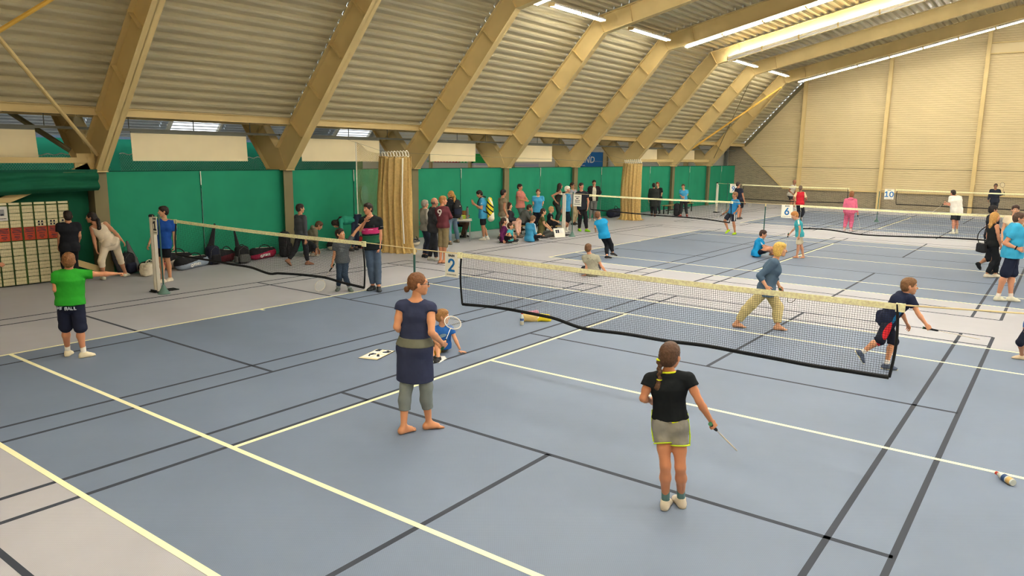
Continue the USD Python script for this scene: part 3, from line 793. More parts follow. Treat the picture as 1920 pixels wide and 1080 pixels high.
for x, lab, segs in ((XN[0], "cream rope linking the foreground nets and poles", [(3.06, 1.55), (2.16, 1.53)], ), (XN[1], "cream rope linking the second-row nets", [(2.85, 1.55), (1.7, 1.54)]), (XN[2], "cream rope linking the farthest nets", [(3.18, 1.55), (1.75, 1.54)])):
    t = thing("net_rope", lab, "rope", (x, 0, 0))
    ends = {XN[0]: (-3.2, -5.2, -10.62), XN[1]: (-3.36, -5.54, -11.3), XN[2]: (-3.3, -5.45, -11.4)}[x]
    obj("rope_strand", tube([(0, segs[0][0], segs[0][1]), (0, segs[1][0], segs[1][1])], 0.008, 6), M_ROPE, t)
    obj("rope_strand", tube([(0, ends[0], 1.53), (0, -4.35, 1.52), (0, ends[1], 1.53)], 0.008, 6), M_ROPE, t)
    obj("rope_strand", tube([(0, ends[2], 1.53), (0, -11.9, 1.60), (0, -13.5, 1.6)], 0.008, 6), M_ROPE, t)

def sign(x, y, num, label, zt=1.50, w=.24, h=.34, baan=True):
    """card tied to the rope, facing the camera end; reads along -y."""
    t = thing("court_sign", label, "sign", (x, y, zt - h))
    obj("card", box(-.004, .004, -w / 2, w / 2, 0, h), M_PAPER, t)
    hh = h * .5
    g = meshkit.text_mesh(num, hh, .002, True)
    wd = g.bounds[1, 0] + g.bounds[0, 0]
    text(t, num, hh, (-.006, wd / 2, h * .24), (0, -1, 0), (0, 0, 1), M_BLUE_INK if num in "26" else M_DARK_INK if num == "1" else M_BLUE_INK, True, name="number")
    if baan:
        g = meshkit.text_mesh("BAAN", h * .085, .002, True); wd = g.bounds[1, 0] + g.bounds[0, 0]
        text(t, "BAAN", h * .085, (-.006, wd / 2, h * .84), (0, -1, 0), (0, 0, 1), M_DARK_INK, True, name="heading")
    obj("footer_line", cat([box(-.006, -.004, q, q + .009, h * .09, h * .12) for q in np.linspace(-w * .36, w * .33, 12)]), M_DARK_INK, t)
    for q in (-.07, .07):
        obj("string", tube([(0, q, h - .015), (0, q * .9, h + .03)], 0.003, 4), M_ROPE, t)
sign(XN[0] - .03, 2.93, "1", "white court sign 1 tied beside the silver post", 1.56, .16, .36)
sign(XN[0], -5.02, "2", "cream court sign BAAN 2 at the foreground net", 1.53, .24, .345)
sign(XN[1], -5.10, "6", "white court sign 6 hanging left of the man in red", 1.53, .33, .40)
sign(XN[2], 2.30, "9", "small white court sign 9 before the brick wall", 1.54, .36, .46)
sign(XN[2], -5.12, "10", "small white court sign 10 by the end wall post", 1.56, .40, .48)
t = thing("court_sign", "white notice with black text in front of the tall dark-haired teen", "sign", (XN[1], 2.27, 1.10))
obj("card", box(-.004, .004, -.17, .17, 0, .42), M_PAPER, t)
for z, ww in ((.33, .11), (.27, .05), (.20, .10), (.14, .10), (.06, .13)):
    obj("text_line", cat([box(-.006, -.004, q, q + .018, z, z + .03) for q in np.linspace(-ww, ww - .02, 8)]), M_DARK_INK, t)
# ------------------------------------------------------------------ people: place, joints (metres from the place on the floor) and clothes
PEOPLE = [
 {'label':'woman in a navy dress with grey belt and leggings,standing barefoot in the foreground','H':1.67,'name':'woman','res':1,'skin':(216,152,112),'hair':('bun',(118,78,48)),'top':{'c':(54,60,88),'sl':0.14,'hem':0.36,'fit':1.04,'kind':'dress','neck':0.085},'bot':{'c':(128,136,136),'kind':'leggings','len':0.8},'feet':'bare','extra':['belt','glasses'],'hand':('relax','grip'),'b':0.98,'waist':1.17,'at':[2.92,-6.534],'J':{'N':[-0.006,0.006,1.378],'P':[-0.013,0.013,0.887],'Hd':[0.018,-0.018,1.557],'sL':[-0.119,0.103,1.327],'hL':[-0.032,0.091,0.887],'sR':[0.091,-0.119,1.307],'hR':[0.007,-0.065,0.887],'eL':[-0.185,0.101,1.125],'wL':[0.001,0.19,1.015],'kL':[-0.124,0.034,0.491],'aL':[-0.199,0.007,0.081],'eR':[-0.021,-0.229,1.084],'wR':[0.161,-0.209,0.938],'kR':[0.015,-0.116,0.48],'aR':[0.056,-0.111,0.081],'f':[0.97,0.245],'hf':[0.97,0.245],'hd':[0.79,-0.614],'hp':0,'tL':[0.982,-0.188],'tR':[0.811,-0.586]}},
 {'label':'girl with a long plait,black top and grey neon-edged shorts,seen from behind','H':1.43,'name':'girl','res':1,'skin':(206,140,104),'hair':('plait',(92,66,50)),'top':{'c':(30,34,38),'sl':0.3,'hem':-0.055,'fit':1.16,'neck':0.08},'bot':{'c':(150,148,142),'kind':'shorts','len':0.24,'trim':(206,236,60)},'feet':'shoe','shoe':(222,212,196),'sock':((112,150,150),0.1),'extra':['neon'],'hand':('relax','grip'),'b':0.98,'at':[2.951,-9.455],'J':{'N':[-0.041,0.096,1.148],'P':[-0.026,0.059,0.729],'Hd':[-0.036,0.083,1.293],'sL':[-0.119,0.217,1.089],'hL':[-0.05,0.124,0.729],'sR':[0.014,-0.061,1.116],'hR':[-0.001,-0.005,0.729],'eL':[-0.182,0.235,0.943],'wL':[0.003,0.261,0.87],'kL':[-0.142,0.029,0.404],'aL':[-0.067,0.045,0.069],'eR':[0.001,-0.167,0.958],'wR':[0.074,-0.246,0.79],'kR':[-0.068,-0.068,0.391],'aR':[0.05,-0.04,0.069],'f':[0.932,0.362],'hf':[0.932,0.362],'hd':[0.997,-0.083],'hp':0,'tL':[0.965,0.263],'tR':[0.704,0.71]}},
 {'label':'boy in a bright green t-shirt and navy shorts pointing to the right','H':1.48,'name':'boy','res':1,'skin':(210,146,110),'hair':('short',(128,86,50)),'top':{'c':(46,156,46),'sl':0.5,'hem':0.03,'fit':1.2,'neck':0.07},'bot':{'c':(36,40,60),'kind':'shorts','len':0.53,'loose':1.25},'feet':'shoe','shoe':(238,226,196),'sock':((240,236,226),0.09),'extra':['shorts_text'],'hand':('relax','point'),'b':1.2,'at':[1.882,-0.949],'J':{'N':[0.014,-0.006,1.236],'P':[-0.001,0.0,0.801],'Hd':[0.024,-0.01,1.368],'sL':[-0.127,0.041,1.182],'hL':[-0.068,0.039,0.801],'sR':[0.153,-0.073,1.182],'hR':[0.066,-0.038,0.801],'eL':[-0.163,0.023,0.997],'wL':[-0.064,0.147,0.864],'kL':[-0.045,0.111,0.445],'aL':[-0.007,0.218,0.072],'eR':[0.364,-0.169,1.167],'wR':[0.536,-0.249,1.162],'kR':[0.075,-0.055,0.438],'aR':[0.094,-0.04,0.072],'f':[0.5,0.866],'hf':[0.5,0.866],'hd':[0.5,0.866],'hp':0,'tL':[0.643,0.766],'tR':[0.998,-0.07]}},
 {'label':'small boy in a blue print t-shirt sitting on the floor behind the woman','H':1.22,'name':'boy','res':1,'skin':(216,158,122),'hair':('short',(160,116,70)),'top':{'c':(44,100,176),'sl':0.5,'hem':0.08,'fit':1.18,'neck':0.06},'bot':{'c':(108,104,92),'kind':'shorts','len':0.5},'feet':'shoe','shoe':(40,42,46),'extra':['print'],'hand':('flat','relax'),'at':[5.402,-4.653],'J':{'N':[-0.005,0.005,0.377],'P':[0.0,0.0,0.11],'Hd':[0.001,-0.001,0.529],'sL':[0.074,-0.092,0.353],'hL':[0.056,-0.018,0.11],'sR':[-0.08,0.074,0.34],'hR':[-0.056,0.018,0.11],'eL':[0.089,-0.162,0.216],'wL':[0.105,-0.242,0.065],'kL':[-0.227,-0.081,0.185],'aL':[-0.4,-0.28,0.05],'eR':[-0.227,-0.03,0.256],'wR':[-0.288,-0.178,0.197],'kR':[-0.339,-0.06,0.172],'aR':[-0.406,-0.183,0.05],'f':[-0.307,-0.952],'hf':[-0.307,-0.952],'hd':[0.603,-0.797],'hp':0,'tL':[-0.926,-0.376],'tR':[-0.926,-0.376]}},
 {'label':'blond barefoot woman in a denim shirt and khaki trousers stepping behind the net','H':1.7,'name':'woman','res':1,'skin':(220,164,128),'hair':('bob',(222,182,96)),'top':{'c':(84,106,128),'sl':0.9,'hem':0.12,'fit':1.18,'neck':0.07,'collar':(84,106,128)},'bot':{'c':(206,190,138),'kind':'trousers','len':0.93,'loose':1.3},'feet':'bare','hand':('grip','relax'),'b':1.05,'at':[10.076,-7.792],'J':{'N':[0.046,-0.144,1.181],'P':[0.017,-0.054,0.69],'Hd':[0.07,-0.22,1.368],'sL':[0.201,-0.081,1.148],'hL':[0.097,-0.026,0.69],'sR':[-0.114,-0.194,1.148],'hR':[-0.062,-0.083,0.69],'eL':[0.297,-0.086,0.888],'wL':[0.402,-0.151,0.685],'kL':[0.101,-0.25,0.375],'aL':[-0.003,-0.296,0.083],'eR':[-0.212,0.005,0.931],'wR':[-0.202,-0.12,0.762],'kR':[-0.177,0.109,0.427],'aR':[-0.259,0.325,0.083],'f':[0.336,-0.942],'hf':[0.336,-0.942],'hd':[0.27,-0.963],'hp':0,'tL':[0.336,-0.942],'tR':[0.464,-0.886]}},
 {'label':'boy in navy shirt and navy shorts with red side lunging past the net','H':1.42,'name':'boy','res':1,'skin':(214,152,114),'hair':('short',(128,92,60)),'top':{'c':(36,42,66),'sl':0.5,'hem':0.1,'fit':1.2,'neck':0.06},'bot':{'c':(32,36,52),'kind':'shorts','len':0.58,'loose':1.25},'feet':'shoe','shoe':(84,96,120),'sole':(240,226,180),'sock':((230,226,220),0.06),'extra':['red_side','blue_side'],'hand':('relax','grip'),'at':[8.728,-10.048],'J':{'N':[0.018,-0.118,1.057],'P':[-0.012,0.077,0.697],'Hd':[0.024,-0.151,1.18],'sL':[0.131,-0.03,1.032],'hL':[0.046,0.114,0.697],'sR':[-0.092,-0.203,1.025],'hR':[-0.07,0.039,0.697],'eL':[0.095,-0.077,0.8],'wL':[0.182,-0.145,0.635],'kL':[0.067,-0.021,0.376],'aL':[-0.076,0.013,0.069],'eR':[-0.11,-0.307,0.85],'wR':[-0.124,-0.425,0.708],'kR':[-0.309,0.086,0.448],'aR':[-0.392,0.282,0.258],'f':[0.542,-0.84],'hf':[0.542,-0.84],'hd':[0.323,-0.946],'hp':0,'tL':[0.239,-0.971],'tR':[0.323,-0.946]}},
 {'label':'person in black with a red collar reading the display board','H':1.76,'name':'person','skin':(196,140,106),'hair':('short',(44,34,30)),'top':{'c':(34,36,42),'sl':0.5,'hem':0.1,'fit':1.15,'collar':(190,60,60)},'bot':{'c':(30,32,36),'kind':'trousers','len':0.95},'feet':'shoe','shoe':(40,40,44),'at':[4.55,5.0],'J':{'N':[-0.139,0.058,1.322],'P':[-0.156,0.066,0.846],'Hd':[-0.136,0.057,1.479],'sL':[-0.304,0.102,1.287],'hL':[-0.239,0.087,0.846],'sR':[0.023,0.016,1.287],'hR':[-0.074,0.044,0.846],'eL':[-0.316,0.085,1.085],'wL':[-0.314,0.19,0.862],'aL':[-0.239,0.087,0.085],'kL':[-0.189,0.276,0.46],'eR':[0.032,-0.012,1.065],'wR':[0.072,0.165,0.898],'aR':[-0.074,0.044,0.085],'kR':[-0.024,0.232,0.46],'f':[0.255,0.967],'hf':[0.255,0.967],'hd':[0.255,0.967],'hp':0,'tL':[0.255,0.967],'tR':[0.255,0.967]}},
 {'label':'woman in white top and white capri trousers bending beside the column','H':1.72,'name':'woman','skin':(196,140,108),'hair':('ponytail',(34,28,28)),'top':{'c':(226,212,190),'sl':0.02,'hem':0.06,'fit':1.0,'neck':0.1},'bot':{'c':(232,218,196),'kind':'leggings','len':0.66},'feet':'shoe','shoe':(206,206,190),'at':[5.285,5.152],'J':{'N':[-0.212,0.097,1.219],'P':[-0.002,0.001,0.843],'Hd':[-0.301,0.138,1.409],'sL':[-0.31,0.136,1.176],'hL':[-0.082,0.022,0.843],'sR':[-0.057,0.031,1.26],'hR':[0.079,-0.02,0.843],'eL':[-0.297,0.105,0.954],'wL':[-0.286,0.072,0.731],'kL':[-0.23,-0.003,0.448],'aL':[-0.136,0.167,0.084],'eR':[0.084,-0.054,1.078],'wR':[0.196,-0.13,0.884],'kR':[0.225,0.1,0.465],'aR':[0.393,0.258,0.084],'f':[-0.505,0.863],'hf':[0.253,0.967],'hd':[-0.711,0.703],'hp':0,'tL':[0.168,0.986],'tR':[0.816,0.578]}},
 {'label':'woman with short dark hair and royal blue sports shirt by the silver post','H':1.66,'name':'woman','skin':(206,152,116),'hair':('short',(44,32,28)),'top':{'c':(32,76,156),'sl':0.6,'hem':0.13,'fit':1.2,'neck':0.07},'bot':{'c':(28,30,36),'kind':'shorts','len':0.4,'loose':1.2},'feet':'shoe','shoe':(226,216,196),'extra':['white_shoulders'],'at':[5.904,4.014],'J':{'N':[0.039,-0.021,1.373],'P':[-0.011,0.006,0.888],'Hd':[0.021,-0.011,1.56],'sL':[0.173,-0.1,1.311],'hL':[-0.008,-0.075,0.888],'sR':[-0.116,0.055,1.319],'hR':[-0.014,0.087,0.888],'eL':[0.172,-0.132,1.031],'wL':[0.149,-0.147,0.821],'kL':[0.031,-0.035,0.484],'aL':[0.097,0.031,0.081],'eR':[-0.201,0.067,1.045],'wR':[-0.345,-0.003,0.876],'kR':[-0.077,0.033,0.488],'aR':[-0.119,-0.05,0.081],'f':[-0.999,-0.035],'hf':[-0.999,-0.035],'hd':[-0.951,0.309],'hp':0,'tL':[-0.978,-0.208],'tR':[-0.99,0.139]}},
 {'label':'dark-haired boy in grey jumper and black trousers walking along the bags','H':1.58,'name':'boy','skin':(196,140,106),'hair':('short',(44,34,30)),'top':{'c':(74,78,84),'sl':1,'hem':0.1,'fit':1.12},'bot':{'c':(44,46,52),'kind':'trousers','len':0.93},'feet':'shoe','shoe':(166,120,96),'at':[9.46,3.774],'J':{'N':[-0.058,0.044,1.28],'P':[-0.043,0.033,0.815],'Hd':[-0.052,0.04,1.469],'sL':[-0.063,0.195,1.248],'hL':[-0.047,0.11,0.815],'sR':[-0.05,-0.108,1.248],'hR':[-0.04,-0.043,0.815],'eL':[-0.1,0.184,0.932],'wL':[-0.113,0.16,0.688],'kL':[-0.184,0.148,0.406],'aL':[-0.339,0.219,0.154],'eR':[-0.058,-0.147,0.898],'wR':[-0.079,-0.162,0.683],'kR':[0.041,-0.009,0.437],'aR':[0.136,0.062,0.077],'f':[0.999,0.043],'hf':[0.999,0.043],'hd':[0.954,-0.301],'hp':0,'tL':[0.991,-0.131],'tR':[0.843,-0.538]}},
 {'label':'man in a grey hooded jacket crouching over the sports bags','H':1.72,'name':'man','skin':(196,140,106),'hair':('short',(92,66,46)),'top':{'c':(116,112,94),'sl':1,'hem':0.06,'fit':1.22,'hood':1},'bot':{'c':(44,46,52),'kind':'trousers','len':0.95},'feet':'shoe','shoe':(210,206,190),'at':[10.655,5.194],'J':{'N':[0.169,-0.131,0.751],'P':[0.021,-0.017,0.363],'Hd':[0.264,-0.204,0.855],'sL':[0.247,0.017,0.72],'hL':[0.067,0.054,0.363],'sR':[0.068,-0.261,0.72],'hR':[-0.024,-0.087,0.363],'eL':[0.243,-0.021,0.435],'wL':[0.295,-0.106,0.163],'kL':[0.426,0.22,0.216],'aL':[0.065,-0.157,0.084],'eR':[0.087,-0.312,0.471],'wR':[0.045,-0.326,0.176],'kR':[-0.165,-0.483,0.328],'aR':[-0.074,-0.005,0.084],'f':[0.841,-0.541],'hf':[0.841,-0.541],'hd':[0.841,-0.541],'hp':30,'tL':[0.841,-0.541],'tR':[0.841,-0.541]}},
 {'label':'person in a turquoise shirt and jeans bent double by the green screen','H':1.7,'name':'person','skin':(196,140,106),'hair':('long',(44,34,30)),'top':{'c':(52,158,134),'sl':0.9,'hem':0.02,'fit':1.12},'bot':{'c':(46,56,78),'kind':'trousers','len':0.95},'feet':'shoe','shoe':(60,60,64),'at':[12.289,5.159],'J':{'N':[-0.274,0.239,0.912],'P':[0.087,-0.076,0.909],'Hd':[-0.369,0.322,0.802],'sL':[-0.356,0.094,0.912],'hL':[0.009,-0.103,0.909],'sR':[-0.141,0.34,0.912],'hR':[0.165,-0.049,0.909],'eL':[-0.44,-0.017,0.672],'wL':[-0.407,-0.084,0.408],'kL':[-0.067,-0.083,0.499],'aL':[-0.116,-0.089,0.083],'eR':[-0.229,0.377,0.63],'wR':[-0.206,0.319,0.361],'kR':[0.134,-0.023,0.493],'aR':[0.139,0.013,0.083],'f':[-0.754,0.657],'hf':[-0.324,0.946],'hd':[-0.754,0.657],'hp':70,'tL':[-0.324,0.946],'tR':[-0.324,0.946]}},
 {'label':'boy in a grey print t-shirt and jeans raising his arm to the man','H':1.38,'name':'boy','skin':(206,148,110),'hair':('short',(50,36,30)),'top':{'c':(92,98,104),'sl':0.55,'hem':0.08,'fit':1.15},'bot':{'c':(56,72,92),'kind':'trousers','len':0.9,'cuff':(150,160,160)},'feet':'shoe','shoe':(96,108,104),'extra':['print_grey'],'hand':('relax','grip'),'at':[7.711,0.227],'J':{'N':[-0.02,0.017,1.076],'P':[-0.012,0.01,0.67],'Hd':[-0.033,0.028,1.21],'sL':[0.083,-0.079,1.03],'hL':[0.045,-0.026,0.67],'sR':[-0.128,0.094,0.99],'hR':[-0.068,0.046,0.67],'eL':[0.208,-0.159,1.25],'wL':[0.336,-0.252,1.427],'kL':[-0.064,-0.112,0.36],'aL':[0.088,-0.087,0.067],'eR':[-0.158,0.084,0.792],'wR':[-0.214,0.093,0.595],'kR':[-0.124,-0.014,0.341],'aR':[-0.031,0.147,0.067],'f':[-0.535,-0.845],'hf':[-0.535,-0.845],'hd':[0.253,-0.967],'hp':-12,'tL':[-0.348,-0.938],'tR':[-0.823,-0.569]}},
 {'label':'man in a black,pink and green striped shirt and jeans by the first net','H':1.84,'name':'man','skin':(206,142,108),'hair':('short',(46,34,30)),'top':{'c':(30,34,38),'sl':0.55,'hem':0.14,'fit':1.2,'stripes':[((40,92,66),0.3,0.0),((200,56,116),0.6,0.36),((236,226,226),0.56,0.5)]},'bot':{'c':(74,90,112),'kind':'trousers','len':0.95,'loose':1.15},'feet':'shoe','shoe':(44,50,56),'extra':['white_cuffs','crest'],'at':[8.322,-0.093],'J':{'N':[-0.068,0.063,1.549],'P':[-0.047,0.043,1.008],'Hd':[-0.098,0.09,1.717],'sL':[0.064,-0.07,1.47],'hL':[0.029,-0.005,1.008],'sR':[-0.197,0.169,1.471],'hR':[-0.122,0.091,1.008],'eL':[0.055,-0.105,1.178],'wL':[0.01,-0.112,0.887],'kL':[-0.034,-0.091,0.569],'aL':[-0.126,-0.22,0.089],'eR':[-0.238,0.18,1.282],'wR':[-0.253,0.009,1.474],'kR':[-0.132,0.016,0.562],'aR':[-0.118,-0.031,0.089],'f':[-0.541,-0.841],'hf':[-0.541,-0.841],'hd':[-0.999,0.048],'hp':0,'tL':[-0.612,-0.791],'tR':[-0.992,-0.126]}},
 {'label':'person in pink half hidden behind the tan net bundle','H':1.45,'name':'person','skin':(196,140,106),'hair':('bob',(170,70,80)),'top':{'c':(176,64,92),'sl':0.6,'hem':0.1,'fit':1.1},'bot':{'c':(70,52,56),'kind':'trousers','len':0.95},'feet':'shoe','shoe':(90,80,70),'at':[15.568,6.729],'J':{'N':[-0.002,0.002,1.033],'P':[0.006,-0.006,0.61],'Hd':[-0.0,0.0,1.215],'sL':[-0.083,0.115,1.004],'hL':[-0.035,0.051,0.61],'sR':[0.08,-0.111,1.004],'hR':[0.048,-0.063,0.61],'eL':[-0.107,0.148,0.767],'wL':[-0.067,0.177,0.57],'aL':[-0.035,0.051,0.07],'kL':[0.149,0.183,0.335],'eR':[0.104,-0.145,0.767],'wR':[0.144,-0.116,0.57],'aR':[0.048,-0.063,0.07],'kR':[0.231,0.069,0.335],'f':[0.812,0.584],'hf':[0.812,0.584],'hd':[0.812,0.584],'hp':0,'tL':[0.812,0.584],'tR':[0.812,0.584]}},
 {'label':'grey-haired man in a light grey shirt next to the net bundle','H':1.68,'name':'man','skin':(196,140,112),'hair':('short',(150,142,132)),'top':{'c':(150,146,138),'sl':1,'hem':0.1,'fit':1.15},'bot':{'c':(50,56,74),'kind':'trousers','len':0.97},'feet':'shoe','shoe':(40,44,50),'at':[12.787,2.684],'J':{'N':[-0.003,0.003,1.334],'P':[0.013,-0.014,0.84],'Hd':[0.008,-0.008,1.484],'sL':[0.049,0.155,1.3],'hL':[0.039,0.063,0.84],'sR':[-0.053,-0.151,1.3],'hR':[-0.013,-0.092,0.84],'eL':[0.064,0.201,1.027],'wL':[0.119,0.182,0.799],'aL':[-0.13,-0.083,0.082],'kL':[0.047,-0.046,0.442],'wR':[-0.036,-0.227,0.885],'eR':[-0.175,-0.244,1.074],'aR':[-0.162,-0.216,0.082],'kR':[0.019,-0.194,0.441],'f':[0.948,-0.318],'hf':[0.948,-0.318],'hd':[0.948,-0.318],'hp':0,'tL':[0.948,-0.318],'tR':[0.948,-0.318]}},
 {'label':'bald man in a dark jacket with white trainers behind the boy numbered 9','H':1.72,'name':'man','skin':(190,134,106),'hair':('bald',(110,98,90)),'top':{'c':(62,62,66),'sl':1,'hem':0.14,'fit':1.2},'bot':{'c':(48,50,58),'kind':'trousers','len':0.97},'feet':'shoe','shoe':(196,196,188),'b':1.1,'at':[12.382,2.001],'J':{'N':[0.015,-0.017,1.42],'P':[0.013,-0.014,0.914],'Hd':[0.036,-0.038,1.593],'sL':[0.094,0.138,1.385],'hL':[0.053,0.063,0.914],'sR':[-0.064,-0.171,1.385],'hR':[-0.026,-0.092,0.914],'wL':[0.233,-0.07,0.988],'eL':[0.144,0.117,1.111],'aL':[-0.07,-0.184,0.084],'kL':[0.01,-0.065,0.513],'wR':[-0.048,-0.248,0.961],'eR':[-0.196,-0.246,1.15],'aR':[-0.03,0.091,0.084],'kR':[-0.012,-0.009,0.499],'f':[0.89,-0.457],'hf':[0.89,-0.457],'hd':[0.89,-0.457],'hp':0,'tL':[0.955,-0.295],'tR':[0.89,-0.457]}},
 {'label':'boy in a maroon long-sleeved shirt with number 9 and cargo shorts','H':1.68,'name':'boy','skin':(206,142,106),'hair':('short',(176,126,72)),'top':{'c':(104,52,60),'sl':1,'hem':0.06,'fit':1.12},'bot':{'c':(136,122,92),'kind':'shorts','len':0.66,'loose':1.3},'feet':'flip','extra':['number9'],'at':[12.189,1.453],'J':{'N':[-0.025,0.028,1.5],'P':[0.009,-0.009,1.008],'Hd':[0.004,-0.004,1.669],'sL':[-0.106,0.107,1.415],'hL':[0.008,0.072,1.008],'sR':[0.066,-0.08,1.445],'hR':[0.009,-0.091,1.008],'eL':[0.071,0.078,1.209],'wL':[0.166,-0.028,1.21],'aL':[-0.096,0.009,0.082],'kL':[-0.019,0.044,0.597],'eR':[0.118,-0.165,1.235],'wR':[0.229,0.028,1.16],'aR':[-0.029,-0.065,0.082],'kR':[0.01,-0.079,0.596],'f':[1.0,0.001],'hf':[1.0,0.001],'hd':[0.695,-0.719],'hp':0,'tL':[0.839,-0.544],'tR':[0.883,-0.469]}},
 {'label':'blond woman with a black backpack walking behind the boy numbered 9','H':1.74,'name':'woman','skin':(214,160,126),'hair':('ponytail',(190,140,76)),'top':{'c':(36,38,42),'sl':1,'hem':0.06,'fit':1.1},'bot':{'c':(106,128,148),'kind':'trousers','len':0.95},'feet':'shoe','shoe':(120,112,98),'at':[15.505,4.069],'J':{'N':[0.001,-0.001,1.431],'P':[0.01,-0.011,0.92],'Hd':[-0.021,0.024,1.602],'sL':[-0.165,-0.006,1.397],'hL':[-0.075,-0.013,0.92],'sR':[0.169,0.002,1.397],'hR':[0.094,-0.009,0.92],'wL':[-0.232,-0.002,0.845],'eL':[-0.207,-0.012,1.117],'aL':[-0.13,-0.046,0.085],'kL':[-0.104,0.026,0.495],'eR':[0.219,0.003,1.113],'wR':[0.217,0.063,0.877],'kR':[0.26,0.068,0.533],'aR':[0.494,0.176,0.085],'f':[-0.024,1.0],'hf':[-0.024,1.0],'hd':[-0.365,0.931],'hp':0,'tL':[-0.024,1.0],'tR':[-0.024,1.0]}},
 {'label':'person in a blue shirt and brown trousers seated at the white table','H':1.75,'name':'person','skin':(196,140,106),'hair':('short',(92,66,46)),'top':{'c':(34,70,150),'sl':0.6,'hem':0.05,'fit':1.2},'bot':{'c':(96,72,58),'kind':'trousers','len':0.95},'feet':'shoe','shoe':(40,40,44),'at':[16.95,5.25],'J':{'N':[0.114,-0.13,0.971],'P':[0.151,-0.172,0.563],'Hd':[0.09,-0.102,1.118],'sL':[0.253,-0.034,0.936],'hL':[0.219,-0.122,0.563],'sR':[-0.018,-0.233,0.936],'hR':[0.082,-0.222,0.563],'wL':[0.421,-0.259,0.738],'eL':[0.388,-0.022,0.686],'kL':[0.097,-0.534,0.553],'aL':[0.483,-0.11,0.085],'wR':[-0.111,-0.613,0.772],'eR':[-0.184,-0.38,0.757],'kR':[-0.067,-0.624,0.532],'aR':[0.271,-0.143,0.085],'f':[0.591,-0.807],'hf':[0.591,-0.807],'hd':[0.591,-0.807],'hp':0,'tL':[0.591,-0.807],'tR':[0.591,-0.807]}},
 {'label':'young man in a light blue shirt reading papers,yellow racket bag on back','H':1.8,'name':'man','skin':(200,142,108),'hair':('short',(40,30,28)),'top':{'c':(70,158,204),'sl':0.55,'hem':0.12,'fit':1.15},'bot':{'c':(36,36,40),'kind':'shorts','len':0.38,'loose':1.15},'feet':'shoe','shoe':(228,222,206),'sock':((240,238,230),0.08),'extra':['arm_stripe'],'at':[16.938,3.867],'J':{'N':[-0.051,0.063,1.419],'P':[-0.03,0.037,0.89],'Hd':[-0.107,0.133,1.577],'sL':[-0.193,-0.035,1.383],'hL':[-0.103,-0.011,0.89],'sR':[0.094,0.157,1.383],'hR':[0.043,0.086,0.89],'eL':[-0.209,-0.046,1.111],'wL':[-0.339,0.124,1.233],'kL':[-0.063,0.011,0.45],'aL':[0.137,0.135,0.087],'eR':[0.0,0.241,1.104],'wR':[-0.013,0.441,1.256],'aR':[0.355,0.146,0.087],'kR':[0.165,0.175,0.474],'f':[-0.557,0.83],'hf':[-0.557,0.83],'hd':[-0.693,0.721],'hp':25,'tL':[-0.557,0.83],'tR':[-0.405,0.915]}},
 {'label':'man in a beige sleeveless shirt and white trousers by the olive column','H':1.78,'name':'man','skin':(196,136,104),'hair':('short',(36,28,28)),'top':{'c':(140,126,104),'sl':0.2,'hem':0.08,'fit':1.1},'bot':{'c':(226,216,200),'kind':'trousers','len':0.95},'feet':'shoe','shoe':(70,70,70),'at':[17.983,3.942],'J':{'N':[0.014,-0.018,1.376],'P':[0.038,-0.049,0.854],'Hd':[0.035,-0.046,1.579],'sL':[0.086,0.136,1.341],'hL':[0.074,0.029,0.854],'sR':[-0.055,-0.176,1.341],'hR':[0.002,-0.128,0.854],'eL':[0.107,0.182,1.051],'wL':[0.163,0.157,0.809],'aL':[-0.123,-0.023,0.086],'kL':[0.125,-0.072,0.431],'eR':[-0.086,-0.169,1.057],'wR':[-0.041,-0.253,0.857],'aR':[-0.194,-0.195,0.086],'kR':[0.052,-0.236,0.433],'f':[0.91,-0.414],'hf':[0.91,-0.414],'hd':[0.91,-0.414],'hp':0,'tL':[0.91,-0.414],'tR':[0.91,-0.414]}},
 {'label':'woman with pale pink trousers and dark cardigan seated among the spectators','H':1.68,'name':'woman','skin':(214,160,126),'hair':('bob',(60,40,34)),'top':{'c':(50,50,58),'sl':1,'hem':0.04,'fit':1.12},'bot':{'c':(226,178,160),'kind':'trousers','len':0.92},'feet':'shoe','shoe':(90,80,70),'at':[18.569,3.819],'J':{'N':[-0.097,0.131,0.925],'P':[-0.083,0.112,0.548],'Hd':[-0.11,0.148,1.113],'sL':[0.041,0.214,0.892],'hL':[-0.014,0.155,0.548],'sR':[-0.233,0.045,0.892],'hR':[-0.153,0.07,0.548],'wL':[0.324,0.108,0.619],'eL':[0.19,0.293,0.676],'kL':[0.388,0.059,0.541],'aL':[0.235,-0.062,0.082],'wR':[-0.107,-0.162,0.642],'eR':[-0.307,-0.039,0.642],'kR':[-0.027,-0.105,0.521],'aR':[-0.079,-0.245,0.082],'f':[0.523,-0.852],'hf':[0.523,-0.852],'hd':[0.285,-0.959],'hp':0,'tL':[0.523,-0.852],'tR':[0.523,-0.852]}},
